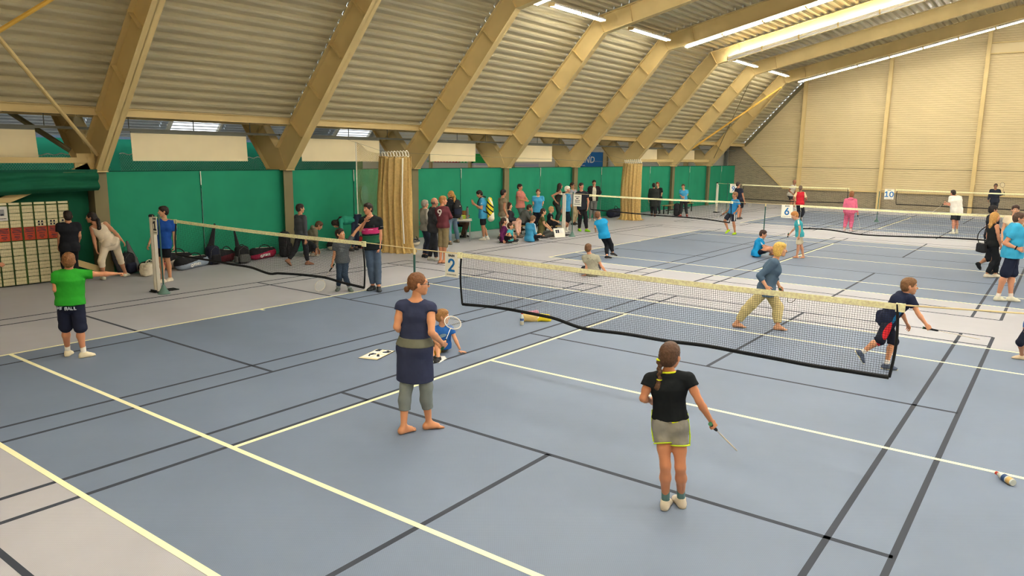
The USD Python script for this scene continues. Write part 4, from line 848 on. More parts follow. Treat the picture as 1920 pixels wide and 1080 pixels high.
 {'label':'man in a pink short-sleeved shirt standing with folded arms','H':1.83,'name':'man','skin':(198,136,104),'hair':('short',(44,34,30)),'top':{'c':(206,128,116),'sl':0.5,'hem':0.06,'fit':1.15},'bot':{'c':(92,98,96),'kind':'trousers','len':0.96},'feet':'shoe','shoe':(60,50,44),'b':1.12,'at':[20.651,5.143],'J':{'N':[0.015,-0.021,1.485],'P':[0.031,-0.043,0.947],'Hd':[0.014,-0.018,1.668],'sL':[0.196,0.023,1.448],'hL':[0.122,-0.02,0.947],'sR':[-0.164,-0.068,1.448],'hR':[-0.059,-0.066,0.947],'eL':[0.291,-0.131,1.213],'wL':[0.168,0.035,1.19],'aL':[0.122,-0.02,0.089],'kL':[0.15,-0.133,0.512],'eR':[-0.157,-0.101,1.209],'wR':[-0.066,-0.338,1.176],'aR':[-0.059,-0.066,0.089],'kR':[-0.03,-0.179,0.512],'f':[0.245,-0.969],'hf':[0.245,-0.969],'hd':[0.245,-0.969],'hp':0,'tL':[0.245,-0.969],'tR':[0.245,-0.969]}},
 {'label':'woman in a purple jumper sitting on the floor at the left of the group','H':1.66,'name':'woman','skin':(214,160,126),'hair':('ponytail',(58,38,32)),'top':{'c':(104,42,92),'sl':1,'hem':0.06,'fit':1.12},'bot':{'c':(34,34,40),'kind':'trousers','len':0.7},'feet':'shoe','shoe':(50,50,54),'at':[17.007,3.08],'J':{'N':[-0.014,0.018,0.536],'P':[0.0,0.0,0.11],'Hd':[-0.004,0.005,0.714],'sL':[0.085,0.143,0.503],'hL':[0.049,0.064,0.11],'sR':[-0.11,-0.11,0.503],'hR':[-0.049,-0.064,0.11],'wL':[0.278,-0.167,0.225],'eL':[0.192,0.042,0.276],'kL':[0.443,0.045,0.215],'aL':[0.704,0.102,0.081],'eR':[-0.195,-0.036,0.288],'wR':[-0.169,-0.107,0.097],'kR':[-0.208,-0.398,0.281],'aR':[0.418,-0.065,0.081],'f':[0.792,-0.611],'hf':[0.792,-0.611],'hd':[0.792,-0.611],'hp':0,'tL':[0.792,-0.611],'tR':[0.792,-0.611]}},
 {'label':'small child in a turquoise t-shirt sitting with knees up on the floor','H':1.1,'name':'child','skin':(214,160,126),'hair':('short',(84,52,40)),'top':{'c':(72,176,184),'sl':0.5,'hem':0.05,'fit':1.15},'bot':{'c':(60,60,64),'kind':'shorts','len':0.4},'feet':'shoe','shoe':(50,50,52),'sole':(230,230,226),'at':[17.099,2.883],'J':{'N':[-0.003,0.003,0.437],'P':[0.0,0.0,0.1],'Hd':[-0.004,0.005,0.561],'sL':[0.102,0.016,0.415],'hL':[0.053,0.006,0.1],'sR':[-0.107,-0.009,0.415],'hR':[-0.053,-0.006,0.1],'wL':[0.146,-0.089,0.166],'eL':[0.173,0.036,0.252],'kL':[0.108,-0.026,0.343],'aL':[0.429,0.141,0.053],'wR':[-0.217,-0.117,0.198],'eR':[-0.216,0.016,0.275],'kR':[-0.17,-0.08,0.332],'aR':[0.239,0.112,0.053],'f':[0.119,-0.993],'hf':[0.119,-0.993],'hd':[0.451,-0.892],'hp':-10,'tL':[0.119,-0.993],'tR':[0.119,-0.993]}},
 {'label':'man in a grey jacket seated with his hand at his chin','H':1.8,'name':'man','skin':(190,134,104),'hair':('short',(60,48,40)),'top':{'c':(96,98,96),'sl':1,'hem':0.06,'fit':1.25},'bot':{'c':(44,46,50),'kind':'trousers','len':0.95},'feet':'shoe','shoe':(50,50,54),'b':1.15,'at':[19.618,4.011],'J':{'N':[-0.008,0.011,0.843],'P':[-0.107,0.15,0.508],'Hd':[0.047,-0.066,0.981],'sL':[0.142,0.119,0.811],'hL':[-0.028,0.197,0.508],'sR':[-0.177,-0.069,0.811],'hR':[-0.187,0.103,0.508],'wL':[0.378,-0.011,0.468],'eL':[0.276,0.199,0.562],'kL':[0.373,0.08,0.364],'aL':[-0.417,-0.486,0.087],'eR':[-0.093,-0.222,0.589],'wR':[-0.057,-0.239,0.84],'kR':[-0.03,-0.134,0.404],'aR':[-0.646,-0.508,0.087],'f':[0.508,-0.861],'hf':[0.508,-0.861],'hd':[0.508,-0.861],'hp':0,'tL':[0.508,-0.861],'tR':[0.508,-0.861]}},
 {'label':'woman in a light blue polo shirt with folded arms before the green screen','H':1.68,'name':'woman','skin':(214,160,126),'hair':('tied',(80,54,40)),'top':{'c':(70,158,204),'sl':0.55,'hem':0.08,'fit':1.12},'bot':{'c':(34,36,44),'kind':'trousers','len':0.95},'feet':'shoe','shoe':(60,60,60),'at':[19.882,3.731],'J':{'N':[0.003,-0.005,1.39],'P':[-0.003,0.004,0.903],'Hd':[0.001,-0.002,1.545],'sL':[0.104,-0.13,1.356],'hL':[0.048,-0.06,0.903],'sR':[-0.098,0.122,1.356],'hR':[-0.054,0.067,0.903],'eL':[0.105,-0.153,1.16],'wL':[-0.042,0.053,1.117],'aL':[0.048,-0.06,0.082],'kL':[0.034,-0.071,0.491],'eR':[-0.115,0.121,1.136],'wR':[0.017,-0.073,1.101],'aR':[-0.054,0.067,0.082],'kR':[-0.068,0.056,0.491],'f':[-0.78,-0.626],'hf':[-0.78,-0.626],'hd':[-0.78,-0.626],'hp':0,'tL':[-0.78,-0.626],'tR':[-0.78,-0.626]}},
 {'label':'boy in a light blue tracksuit top sitting cross-legged with his back turned','H':1.62,'name':'boy','skin':(214,160,126),'hair':('short',(122,92,64)),'top':{'c':(70,158,204),'sl':1,'hem':0.1,'fit':1.25},'bot':{'c':(30,32,40),'kind':'shorts','len':0.9},'feet':'shoe','shoe':(50,50,54),'extra':['arm_stripe'],'at':[17.862,2.642],'J':{'N':[0.016,-0.022,0.598],'P':[0.0,0.0,0.11],'Hd':[0.056,-0.079,0.761],'sL':[0.041,0.132,0.566],'hL':[0.013,0.078,0.11],'sR':[-0.011,-0.174,0.566],'hR':[-0.013,-0.078,0.11],'wL':[0.132,-0.059,0.231],'eL':[0.03,0.131,0.302],'kL':[0.3,0.328,0.226],'aL':[0.714,0.348,0.1],'wR':[0.195,-0.148,0.233],'eR':[-0.001,-0.234,0.309],'kR':[0.17,-0.318,0.247],'aR':[0.361,0.009,0.08],'f':[0.986,-0.168],'hf':[0.986,-0.168],'hd':[0.986,-0.168],'hp':25,'tL':[0.986,-0.168],'tR':[0.986,-0.168]}},
 {'label':'woman in an olive t-shirt and grey trousers sitting on the floor','H':1.68,'name':'woman','skin':(214,160,126),'hair':('tied',(56,38,32)),'top':{'c':(96,94,60),'sl':0.4,'hem':0.06,'fit':1.12},'bot':{'c':(76,78,76),'kind':'trousers','len':0.95},'feet':'shoe','shoe':(40,40,44),'at':[19.504,3.292],'J':{'N':[0.015,-0.022,0.679],'P':[0.0,0.0,0.12],'Hd':[0.035,-0.05,0.89],'sL':[0.13,0.092,0.645],'hL':[0.058,0.057,0.12],'sR':[-0.101,-0.134,0.645],'hR':[-0.058,-0.057,0.12],'wL':[0.31,-0.253,0.231],'eL':[0.217,-0.065,0.439],'kL':[0.312,-0.323,0.139],'aL':[0.033,-0.142,0.07],'eR':[-0.094,-0.172,0.465],'wR':[0.028,-0.395,0.242],'kR':[0.042,-0.457,0.131],'aR':[-0.465,-0.39,0.07],'f':[0.7,-0.714],'hf':[0.7,-0.714],'hd':[0.7,-0.714],'hp':0,'tL':[0.7,-0.714],'tR':[0.7,-0.714]}},
 {'label':'fair-haired boy in a black tracksuit top sitting beside the silver post','H':1.45,'name':'boy','skin':(214,160,126),'hair':('short',(196,156,104)),'top':{'c':(36,36,40),'sl':0.5,'hem':0.05,'fit':1.15},'bot':{'c':(36,38,44),'kind':'trousers','len':0.95},'feet':'shoe','shoe':(40,40,44),'extra':['arm_stripe'],'at':[20.867,3.809],'J':{'N':[-0.009,0.013,0.708],'P':[-0.016,0.024,0.385],'Hd':[0.012,-0.017,0.87],'sL':[0.091,0.11,0.679],'hL':[0.035,0.073,0.385],'sR':[-0.11,-0.082,0.679],'hR':[-0.067,-0.025,0.385],'wL':[0.234,-0.149,0.421],'eL':[0.178,0.039,0.471],'kL':[0.376,-0.01,0.321],'aL':[0.234,-0.086,0.07],'eR':[-0.109,-0.108,0.52],'wR':[-0.004,-0.281,0.444],'kR':[0.025,-0.168,0.354],'aR':[-0.008,-0.125,0.07],'f':[0.691,-0.723],'hf':[0.691,-0.723],'hd':[0.691,-0.723],'hp':0,'tL':[0.691,-0.723],'tR':[0.691,-0.723]}},
 {'label':'dark-haired woman in a black and cream top with her hand on her hip','H':1.78,'name':'woman','skin':(190,130,104),'hair':('long',(60,42,36)),'top':{'c':(52,52,48),'sl':0.05,'hem':0.08,'fit':1.1,'stripes':[((216,208,186),0.95,0.74)]},'bot':{'c':(58,66,62),'kind':'trousers','len':0.95},'feet':'shoe','shoe':(60,60,60),'at':[23.734,5.324],'J':{'N':[0.005,-0.007,1.426],'P':[-0.053,0.082,0.913],'Hd':[0.014,-0.022,1.625],'sL':[0.115,0.126,1.391],'hL':[0.004,0.146,0.913],'sR':[-0.113,-0.128,1.391],'hR':[-0.111,0.017,0.913],'eL':[0.149,0.164,1.101],'wL':[0.194,0.123,0.859],'aL':[0.004,0.146,0.086],'kL':[0.099,0.061,0.494],'eR':[-0.311,0.153,1.23],'wR':[-0.223,-0.01,0.968],'aR':[-0.111,0.017,0.086],'kR':[-0.016,-0.068,0.494],'f':[0.745,-0.667],'hf':[0.745,-0.667],'hd':[0.745,-0.667],'hp':0,'tL':[0.745,-0.667],'tR':[0.745,-0.667]}},
 {'label':'white-haired man in a light blue polo and black shorts beside the silver post','H':1.78,'name':'man','skin':(200,140,112),'hair':('short',(226,220,204)),'top':{'c':(70,158,204),'sl':0.55,'hem':0.1,'fit':1.2},'bot':{'c':(34,36,44),'kind':'shorts','len':0.6,'loose':1.25},'feet':'shoe','shoe':(206,204,196),'sock':((236,234,228),0.14),'b':1.1,'at':[21.268,3.394],'J':{'N':[0.002,-0.003,1.434],'P':[0.0,-0.0,0.91],'Hd':[0.021,-0.032,1.635],'sL':[0.09,0.153,1.399],'hL':[0.044,0.078,0.91],'sR':[-0.086,-0.159,1.399],'hR':[-0.044,-0.079,0.91],'eL':[0.115,0.198,1.109],'wL':[0.168,0.168,0.867],'aL':[0.174,0.042,0.086],'kL':[0.206,0.004,0.511],'eR':[-0.196,-0.02,1.123],'wR':[-0.24,0.016,0.883],'aR':[-0.101,0.034,0.086],'kR':[0.027,-0.077,0.479],'f':[0.871,-0.491],'hf':[0.871,-0.491],'hd':[0.509,-0.861],'hp':0,'tL':[0.924,-0.381],'tR':[0.844,-0.536]}},
 {'label':'man with glasses in a checked shirt and beige trousers behind the sign','H':1.8,'name':'man','skin':(196,140,106),'hair':('short',(56,42,36)),'top':{'c':(150,152,162),'sl':1,'hem':0.05,'fit':1.1},'bot':{'c':(176,158,124),'kind':'trousers','len':0.95},'feet':'shoe','shoe':(50,44,44),'extra':['glasses'],'at':[24.345,4.94],'J':{'N':[-0.045,0.072,1.443],'P':[-0.026,0.042,0.914],'Hd':[-0.06,0.096,1.644],'sL':[0.129,0.061,1.407],'hL':[0.061,0.038,0.914],'sR':[-0.216,0.079,1.407],'hR':[-0.114,0.047,0.914],'eL':[0.18,0.058,1.114],'wL':[0.177,-0.003,0.869],'aL':[0.049,0.007,0.087],'kL':[0.047,-0.119,0.501],'eR':[-0.268,0.082,1.114],'wR':[-0.271,0.02,0.869],'aR':[-0.218,-0.08,0.087],'kR':[-0.17,-0.132,0.514],'f':[-0.053,-0.999],'hf':[-0.053,-0.999],'hd':[-0.053,-0.999],'hp':0,'tL':[-0.053,-0.999],'tR':[-0.053,-0.999]}},
 {'label':'tall teenage boy in black with bright lime green trainers','H':1.84,'name':'boy','skin':(206,140,112),'hair':('short',(60,44,38)),'top':{'c':(44,46,54),'sl':0.5,'hem':0.14,'fit':1.2},'bot':{'c':(40,42,46),'kind':'trousers','len':0.95,'loose':1.15},'feet':'shoe','shoe':(150,222,38),'sole':(150,222,38),'at':[21.917,3.007],'J':{'N':[-0.055,0.092,1.548],'P':[-0.032,0.052,1.008],'Hd':[-0.059,0.097,1.749],'sL':[0.037,-0.069,1.47],'hL':[0.055,0.031,1.008],'sR':[-0.144,0.224,1.444],'hR':[-0.118,0.073,1.008],'eL':[0.068,-0.154,1.19],'wL':[0.048,-0.152,0.947],'aL':[0.22,-0.031,0.089],'kL':[0.13,-0.019,0.565],'eR':[-0.158,0.203,1.081],'wR':[-0.139,0.134,0.799],'aR':[0.196,0.292,0.089],'kR':[0.021,0.154,0.586],'f':[-0.238,-0.971],'hf':[-0.238,-0.971],'hd':[-0.238,-0.971],'hp':0,'tL':[-0.153,-0.988],'tR':[-0.626,-0.78]}},
 {'label':'man in a white t-shirt and open dark jacket with hands on hips','H':1.82,'name':'man','skin':(196,136,106),'hair':('short',(50,38,34)),'top':{'c':(222,214,194),'sl':0.3,'hem':0.06,'fit':1.15},'jacket':(44,42,44),'bot':{'c':(122,122,118),'kind':'trousers','len':0.95},'feet':'shoe','shoe':(200,198,190),'b':1.1,'at':[26.271,5.19],'J':{'N':[0.023,-0.039,1.52],'P':[0.011,-0.019,0.985],'Hd':[0.02,-0.034,1.708],'sL':[0.146,-0.173,1.484],'hL':[0.073,-0.087,0.985],'sR':[-0.101,0.097,1.484],'hR':[-0.051,0.049,0.985],'eL':[0.195,-0.276,1.289],'wL':[0.105,-0.147,1.05],'aL':[0.144,-0.022,0.088],'kL':[0.094,-0.068,0.539],'eR':[-0.16,0.171,1.235],'wR':[-0.144,0.116,0.977],'aR':[0.003,0.116,0.088],'kR':[-0.039,0.069,0.539],'f':[-0.737,-0.676],'hf':[-0.737,-0.676],'hd':[-0.737,-0.676],'hp':0,'tL':[-0.492,-0.871],'tR':[-0.983,-0.183]}},
 {'label':'boy in a light blue shirt and black trousers running across the second court','H':1.5,'name':'boy','skin':(214,160,126),'hair':('short',(120,82,56)),'top':{'c':(40,158,214),'sl':0.5,'hem':0.12,'fit':1.18},'bot':{'c':(34,36,42),'kind':'trousers','len':0.93},'feet':'shoe','shoe':(44,44,48),'sole':(226,222,214),'at':[16.042,-1.402],'J':{'N':[-0.115,0.205,1.097],'P':[-0.056,0.1,0.673],'Hd':[-0.154,0.275,1.217],'sL':[-0.181,0.303,1.004],'hL':[-0.065,0.172,0.673],'sR':[-0.057,0.098,1.07],'hR':[-0.047,0.028,0.673],'eL':[-0.205,0.32,0.882],'wL':[-0.041,0.412,0.788],'kL':[0.104,0.09,0.356],'aL':[-0.085,-0.028,0.073],'eR':[-0.026,0.025,0.966],'wR':[0.131,0.127,0.872],'kR':[0.162,-0.015,0.372],'aR':[0.163,-0.077,0.145],'f':[0.992,0.127],'hf':[0.992,0.127],'hd':[0.992,0.127],'hp':0,'tL':[0.758,-0.652],'tR':[0.563,-0.826]}},
 {'label':'boy in a grey striped t-shirt sitting on the floor beyond the foreground net','H':1.5,'name':'boy','skin':(210,150,118),'hair':('short',(112,80,56)),'top':{'c':(166,164,146),'sl':0.5,'hem':0.12,'fit':1.15},'bot':{'c':(48,50,60),'kind':'shorts','len':0.5},'feet':'shoe','shoe':(60,60,60),'extra':['back_stripes'],'hand':('flat','relax'),'at':[12.986,-2.729],'J':{'N':[-0.046,0.078,0.514],'P':[0.0,0.0,0.11],'Hd':[-0.068,0.116,0.669],'sL':[-0.126,0.193,0.446],'hL':[-0.028,0.067,0.11],'sR':[0.039,-0.084,0.455],'hR':[0.028,-0.067,0.11],'eL':[-0.114,0.118,0.255],'wL':[-0.15,0.12,0.063],'kL':[0.17,0.378,0.131],'aL':[0.233,0.476,0.06],'eR':[0.063,-0.181,0.266],'wR':[0.111,-0.324,0.091],'kR':[0.364,0.065,0.181],'aR':[0.485,0.193,0.06],'f':[0.925,0.38],'hf':[0.925,0.38],'hd':[0.964,0.265],'hp':0,'tL':[0.925,0.38],'tR':[0.925,0.38]}},
 {'label':'person in a long dark coat talking,seen from behind','H':1.72,'name':'person','skin':(196,140,106),'hair':('short',(36,32,32)),'top':{'c':(48,52,50),'sl':1,'hem':0.34,'fit':1.3},'bot':{'c':(40,42,44),'kind':'trousers','len':0.95},'feet':'shoe','shoe':(104,50,52),'b':1.2,'at':[31.126,4.557],'J':{'N':[-0.015,0.031,1.311],'P':[0.006,-0.011,0.807],'Hd':[-0.019,0.039,1.493],'sL':[-0.107,0.183,1.277],'hL':[-0.041,0.066,0.807],'sR':[0.079,-0.127,1.277],'hR':[0.052,-0.088,0.807],'eL':[-0.132,0.225,0.996],'wL':[-0.081,0.256,0.763],'aL':[-0.115,0.034,0.084],'kL':[0.096,0.155,0.417],'eR':[0.105,-0.169,0.996],'wR':[0.155,-0.139,0.763],'aR':[-0.309,-0.233,0.084],'kR':[-0.074,-0.124,0.405],'f':[0.858,0.514],'hf':[0.858,0.514],'hd':[0.858,0.514],'hp':0,'tL':[0.858,0.514],'tR':[0.858,0.514]}},
 {'label':'red-haired woman in black facing the person in the dark coat','H':1.74,'name':'woman','skin':(214,160,126),'hair':('bob',(140,66,48)),'top':{'c':(38,38,38),'sl':0.7,'hem':0.08,'fit':1.1},'bot':{'c':(66,74,78),'kind':'trousers','len':0.95},'feet':'shoe','shoe':(60,60,60),'at':[33.1,4.15],'J':{'N':[-0.43,0.961,1.301],'P':[-0.41,0.916,0.792],'Hd':[-0.445,0.994,1.491],'sL':[-0.403,0.793,1.267],'hL':[-0.397,0.833,0.792],'sR':[-0.456,1.123,1.267],'hR':[-0.424,0.999,0.792],'eL':[-0.396,0.755,1.037],'wL':[-0.438,0.811,0.791],'aL':[-0.397,0.833,0.085],'kL':[-0.625,0.796,0.432],'eR':[-0.463,1.172,0.983],'wR':[-0.522,1.162,0.747],'aR':[-0.424,0.999,0.085],'kR':[-0.652,0.963,0.432],'f':[-0.987,-0.159],'hf':[-0.987,-0.159],'hd':[-0.987,-0.159],'hp':0,'tL':[-0.987,-0.159],'tR':[-0.987,-0.159]}},
 {'label':'boy in light blue shirt standing before the wooden bench','H':1.72,'name':'boy','skin':(214,160,126),'hair':('short',(96,64,48)),'top':{'c':(70,158,204),'sl':0.55,'hem':0.06,'fit':1.15},'bot':{'c':(40,42,46),'kind':'trousers','len':0.95},'feet':'shoe','shoe':(150,60,60),'at':[32.267,3.455],'J':{'N':[-0.027,0.061,1.267],'P':[-0.017,0.038,0.793],'Hd':[-0.041,0.094,1.449],'sL':[0.045,-0.089,1.232],'hL':[0.019,-0.037,0.793],'sR':[-0.098,0.208,1.232],'hR':[-0.053,0.114,0.793],'eL':[0.048,-0.115,1.061],'wL':[-0.141,-0.007,0.958],'kL':[-0.023,-0.108,0.379],'aL':[-0.257,-0.278,0.084],'eR':[-0.098,0.185,1.027],'wR':[-0.232,0.007,0.934],'kR':[-0.258,0.039,0.431],'aR':[-0.496,-0.047,0.084],'f':[-0.901,-0.433],'hf':[-0.901,-0.433],'hd':[-0.901,-0.433],'hp':0,'tL':[-0.832,-0.555],'tR':[-0.896,0.443]}},
 {'label':'boy in a blue shirt and dark shorts stepping with a racket on the second court','H':1.62,'name':'boy','skin':(200,138,106),'hair':('short',(150,108,72)),'top':{'c':(52,140,198),'sl':0.55,'hem':0.06,'fit':1.15},'bot':{'c':(44,46,60),'kind':'shorts','len':0.42,'loose':1.2},'feet':'shoe','shoe':(188,226,40),'extra':['side_stripe'],'hand':('relax','grip'),'at':[25.156,-1.762],'J':{'N':[-0.015,0.042,1.315],'P':[-0.046,0.127,0.847],'Hd':[-0.026,0.071,1.495],'sL':[-0.107,-0.08,1.283],'hL':[-0.091,0.062,0.847],'sR':[0.072,0.175,1.283],'hR':[-0.001,0.191,0.847],'eL':[-0.09,-0.167,1.068],'wL':[-0.151,-0.039,0.863],'kL':[-0.068,0.034,0.451],'aL':[0.04,-0.001,0.079],'eR':[0.018,0.259,0.96],'wR':[-0.059,0.429,0.792],'kR':[-0.099,0.374,0.512],'aR':[-0.079,0.233,0.173],'f':[-0.819,0.574],'hf':[-0.819,0.574],'hd':[-0.573,0.82],'hp':0,'tL':[-0.985,0.175],'tR':[-0.765,0.644]}},
 {'label':'man in a dark navy shirt walking away on the far court beside sign 9','H':1.78,'name':'man','skin':(190,130,100),'hair':('short',(52,42,38)),'top':{'c':(44,46,62),'sl':0.5,'hem':0.08,'fit':1.12},'bot':{'c':(40,42,50),'kind':'shorts','len':0.45,'loose':1.2},'feet':'shoe','shoe':(70,70,74),'at':[32.452,0.675],'J':{'N':[-0.048,0.133,1.441],'P':[-0.007,0.019,0.931],'Hd':[-0.06,0.169,1.641],'sL':[0.028,0.28,1.406],'hL':[0.03,0.097,0.931],'sR':[-0.118,-0.029,1.406],'hR':[-0.044,-0.059,0.931],'eL':[0.05,0.326,1.117],'wL':[0.105,0.3,0.875],'aL':[-0.186,0.016,0.086],'kL':[-0.061,0.048,0.506],'eR':[-0.102,-0.114,1.125],'wR':[-0.086,-0.205,0.852],'aR':[0.191,0.075,0.086],'kR':[0.089,-0.002,0.519],'f':[0.904,-0.428],'hf':[0.904,-0.428],'hd':[0.904,-0.428],'hp':0,'tL':[0.904,-0.428],'tR':[0.904,-0.428]}},
 {'label':'boy with glasses in a light blue tracksuit top sitting on the second court','H':1.6,'name':'boy','skin':(206,144,112),'hair':('short',(70,52,46)),'top':{'c':(30,146,206),'sl':0.6,'hem':0.1,'fit':1.25},'bot':{'c':(32,36,50),'kind':'shorts','len':0.55,'loose':1.2},'feet':'bare','extra':['arm_stripe','glasses'],'at':[19.309,-4.58],'J':{'N':[0.029,-0.087,0.537],'P':[0.0,0.0,0.12],'Hd':[0.049,-0.148,0.683],'sL':[0.171,-0.027,0.506],'hL':[0.073,0.027,0.12],'sR':[-0.117,-0.134,0.506],'hR':[-0.073,-0.027,0.12],'wL':[0.254,-0.378,0.288],'eL':[0.264,-0.154,0.299],'kL':[0.203,-0.332,0.273],'aL':[0.815,-0.23,0.078],'eR':[-0.101,-0.256,0.31],'wR':[-0.042,-0.456,0.29],'kR':[-0.11,-0.386,0.275],'aR':[0.651,-0.235,0.078],'f':[0.347,-0.938],'hf':[0.347,-0.938],'hd':[0.23,-0.973],'hp':10,'tL':[0.347,-0.938],'tR':[0.347,-0.938]}},
 {'label':'barefoot red-blond child in a turquoise shirt and cream shorts holding a racket','H':1.38,'name':'child','skin':(214,156,124),'hair':('short',(196,132,70)),'top':{'c':(76,186,198),'sl':0.55,'hem':0.1,'fit':1.2},'bot':{'c':(220,210,184),'kind':'shorts','len':0.44,'loose':1.2},'feet':'bare','extra':['white_shoulders'],'hand':('relax','grip'),'at':[19.796,-5.712],'J':{'N':[-0.038,0.139,1.119],'P':[-0.017,0.063,0.721],'Hd':[-0.063,0.233,1.254],'sL':[-0.161,0.088,1.092],'hL':[-0.08,0.039,0.721],'sR':[0.088,0.179,1.092],'hR':[0.046,0.086,0.721],'eL':[-0.226,0.007,0.893],'wL':[-0.249,0.013,0.678],'kL':[-0.068,0.06,0.382],'aL':[0.023,0.103,0.067],'eR':[0.052,0.236,0.873],'wR':[0.004,0.347,0.711],'kR':[0.086,0.023,0.39],'aR':[0.156,-0.042,0.067],'f':[-0.346,0.938],'hf':[-0.346,0.938],'hd':[-0.346,0.938],'hp':25,'tL':[-0.178,0.984],'tR':[-0.908,0.418]}},
 {'label':'man in a white t-shirt jumping at the far net by the slanting flashing','H':1.78,'name':'man','skin':(170,116,90),'hair':('bald',(90,80,74)),'top':{'c':(206,200,186),'sl':0.5,'hem':0.08,'fit':1.2},'bot':{'c':(60,60,62),'kind':'shorts','len':0.35,'loose':1.2},'feet':'shoe','shoe':(190,190,186),'at':[41.011,0.679],'J':{'N':[-0.021,0.073,1.385],'P':[-0.059,0.204,0.88],'Hd':[-0.01,0.034,1.596],'sL':[0.142,0.04,1.351],'hL':[0.025,0.183,0.88],'sR':[-0.189,0.123,1.351],'hR':[-0.142,0.225,0.88],'wL':[0.146,-0.03,0.963],'eL':[0.296,0.101,1.113],'kL':[0.051,0.025,0.511],'aL':[0.045,-0.034,0.151],'wR':[-0.186,0.049,0.941],'eR':[-0.276,0.224,1.093],'kR':[-0.125,0.09,0.485],'aR':[-0.153,0.115,0.153],'f':[-0.242,-0.97],'hf':[-0.242,-0.97],'hd':[-0.242,-0.97],'hp':0,'tL':[-0.242,-0.97],'tR':[-0.242,-0.97]}},
 {'label':'man in a red vest with cream sleeves seen from behind','H':1.76,'name':'man','skin':(170,112,88),'hair':('short',(110,92,80)),'top':{'c':(206,44,58),'sl':0.02,'hem':0.06,'fit':1.15},'under':(220,200,160),'bot':{'c':(44,46,54),'kind':'trousers','len':0.95},'feet':'shoe','shoe':(200,200,196),'at':[34.338,-1.595],'J':{'N':[-0.02,0.073,1.297],'P':[-0.015,0.054,0.78],'Hd':[-0.024,0.088,1.499],'sL':[-0.056,0.236,1.262],'hL':[-0.033,0.137,0.78],'sR':[0.017,-0.094,1.262],'hR':[0.004,-0.029,0.78],'wL':[-0.089,0.263,0.808],'eL':[-0.185,0.333,1.025],'aL':[-0.177,0.031,0.085],'kL':[0.116,0.127,0.374],'wR':[0.174,-0.106,0.866],'eR':[0.006,-0.22,1.005],'kR':[0.0,-0.12,0.365],'aR':[-0.038,-0.052,0.108],'f':[0.976,0.216],'hf':[0.976,0.216],'hd':[0.976,0.216],'hp':0,'tL':[0.976,0.216],'tR':[0.976,0.216]}},
 {'label':'woman in a bright pink tracksuit walking away on the far court','H':1.7,'name':'woman','skin':(206,140,112),'hair':('bob',(150,96,60)),'top':{'c':(222,112,142),'sl':1,'hem':0.08,'fit':1.25,'hood':1},'bot':{'c':(218,110,144),'kind':'trousers','len':0.92,'loose':1.15},'feet':'shoe','shoe':(216,190,190),'hand':('relax','grip'),'b':1.15,'at':[29.997,-4.735],'J':{'N':[-0.002,0.01,1.282],'P':[-0.002,0.009,0.806],'Hd':[0.002,-0.011,1.498],'sL':[-0.03,0.183,1.248],'hL':[-0.016,0.095,0.806],'sR':[0.026,-0.163,1.248],'hR':[0.012,-0.077,0.806],'eL':[-0.053,0.218,0.993],'wL':[-0.063,0.195,0.756],'aL':[-0.063,0.136,0.083],'kL':[0.154,0.148,0.428],'eR':[0.023,-0.211,1.011],'wR':[0.023,-0.294,0.757],'aR':[-0.118,-0.121,0.083],'kR':[0.127,-0.071,0.405],'f':[0.987,0.161],'hf':[0.987,0.161],'hd':[0.987,0.161],'hp':0,'tL':[0.992,0.126],'tR':[0.952,-0.305]}},
 {'label':'man in a loose white t-shirt and dark shorts swinging on the far court','H':1.8,'name':'man','skin':(206,140,112),'hair':('short',(56,44,40)),'top':{'c':(236,232,222),'sl':0.6,'hem':0.14,'fit':1.35},'bot':{'c':(40,44,48),'kind':'shorts','len':0.46,'loose':1.2},'feet':'shoe','shoe':(232,226,206),'sock':((230,226,206),0.14),'hand':('grip','relax'),'b':1.1,'at':[32.01,-8.325],'J':{'N':[-0.015,0.15,1.467],'P':[-0.005,0.048,0.948],'Hd':[-0.024,0.238,1.613],'sL':[-0.12,0.29,1.432],'hL':[-0.058,0.122,0.948],'sR':[0.092,-0.004,1.432],'hR':[0.048,-0.025,0.948],'eL':[-0.134,0.289,1.147],'wL':[-0.148,0.42,1.162],'aL':[-0.351,0.045,0.087],'kL':[-0.185,0.096,0.525],'eR':[0.052,0.214,1.121],'wR':[0.175,0.423,1.191],'aR':[0.025,-0.044,0.087],'kR':[0.099,0.01,0.51],'f':[0.812,0.584],'hf':[0.812,0.584],'hd':[0.633,0.774],'hp':0,'tL':[0.411,0.912],'tR':[0.901,0.434]}},
 {'label':'man in dark tracksuit waiting with a racket by the end wall','H':1.82,'name':'man','skin':(150,104,80),'hair':('short',(84,70,60)),'top':{'c':(46,50,62),'sl':1,'hem':0.1,'fit':1.2},'bot':{'c':(42,46,54),'kind':'trousers','len':0.96},'feet':'shoe','shoe':(60,60,60),'at':[42.6,-7.6],'J':{'N':[0.109,-1.177,1.456],'P':[0.113,-1.214,0.922],'Hd':[0.11,-1.179,1.645],'sL':[0.138,-1.351,1.42],'hL':[0.127,-1.301,0.922],'sR':[0.081,-1.007,1.42],'hR':[0.099,-1.126,0.922],'eL':[0.136,-1.429,1.223],'wL':[-0.07,-1.574,1.263],'aL':[0.127,-1.301,0.088],'kL':[-0.018,-1.325,0.5],'eR':[0.068,-0.959,1.151],'wR':[0.057,-0.937,0.933],'aR':[0.099,-1.126,0.088],'kR':[-0.047,-1.15,0.5],'f':[-0.987,-0.162],'hf':[-0.987,-0.162],'hd':[-0.987,-0.162],'hp':0,'tL':[-0.987,-0.162],'tR':[-0.987,-0.162]}},
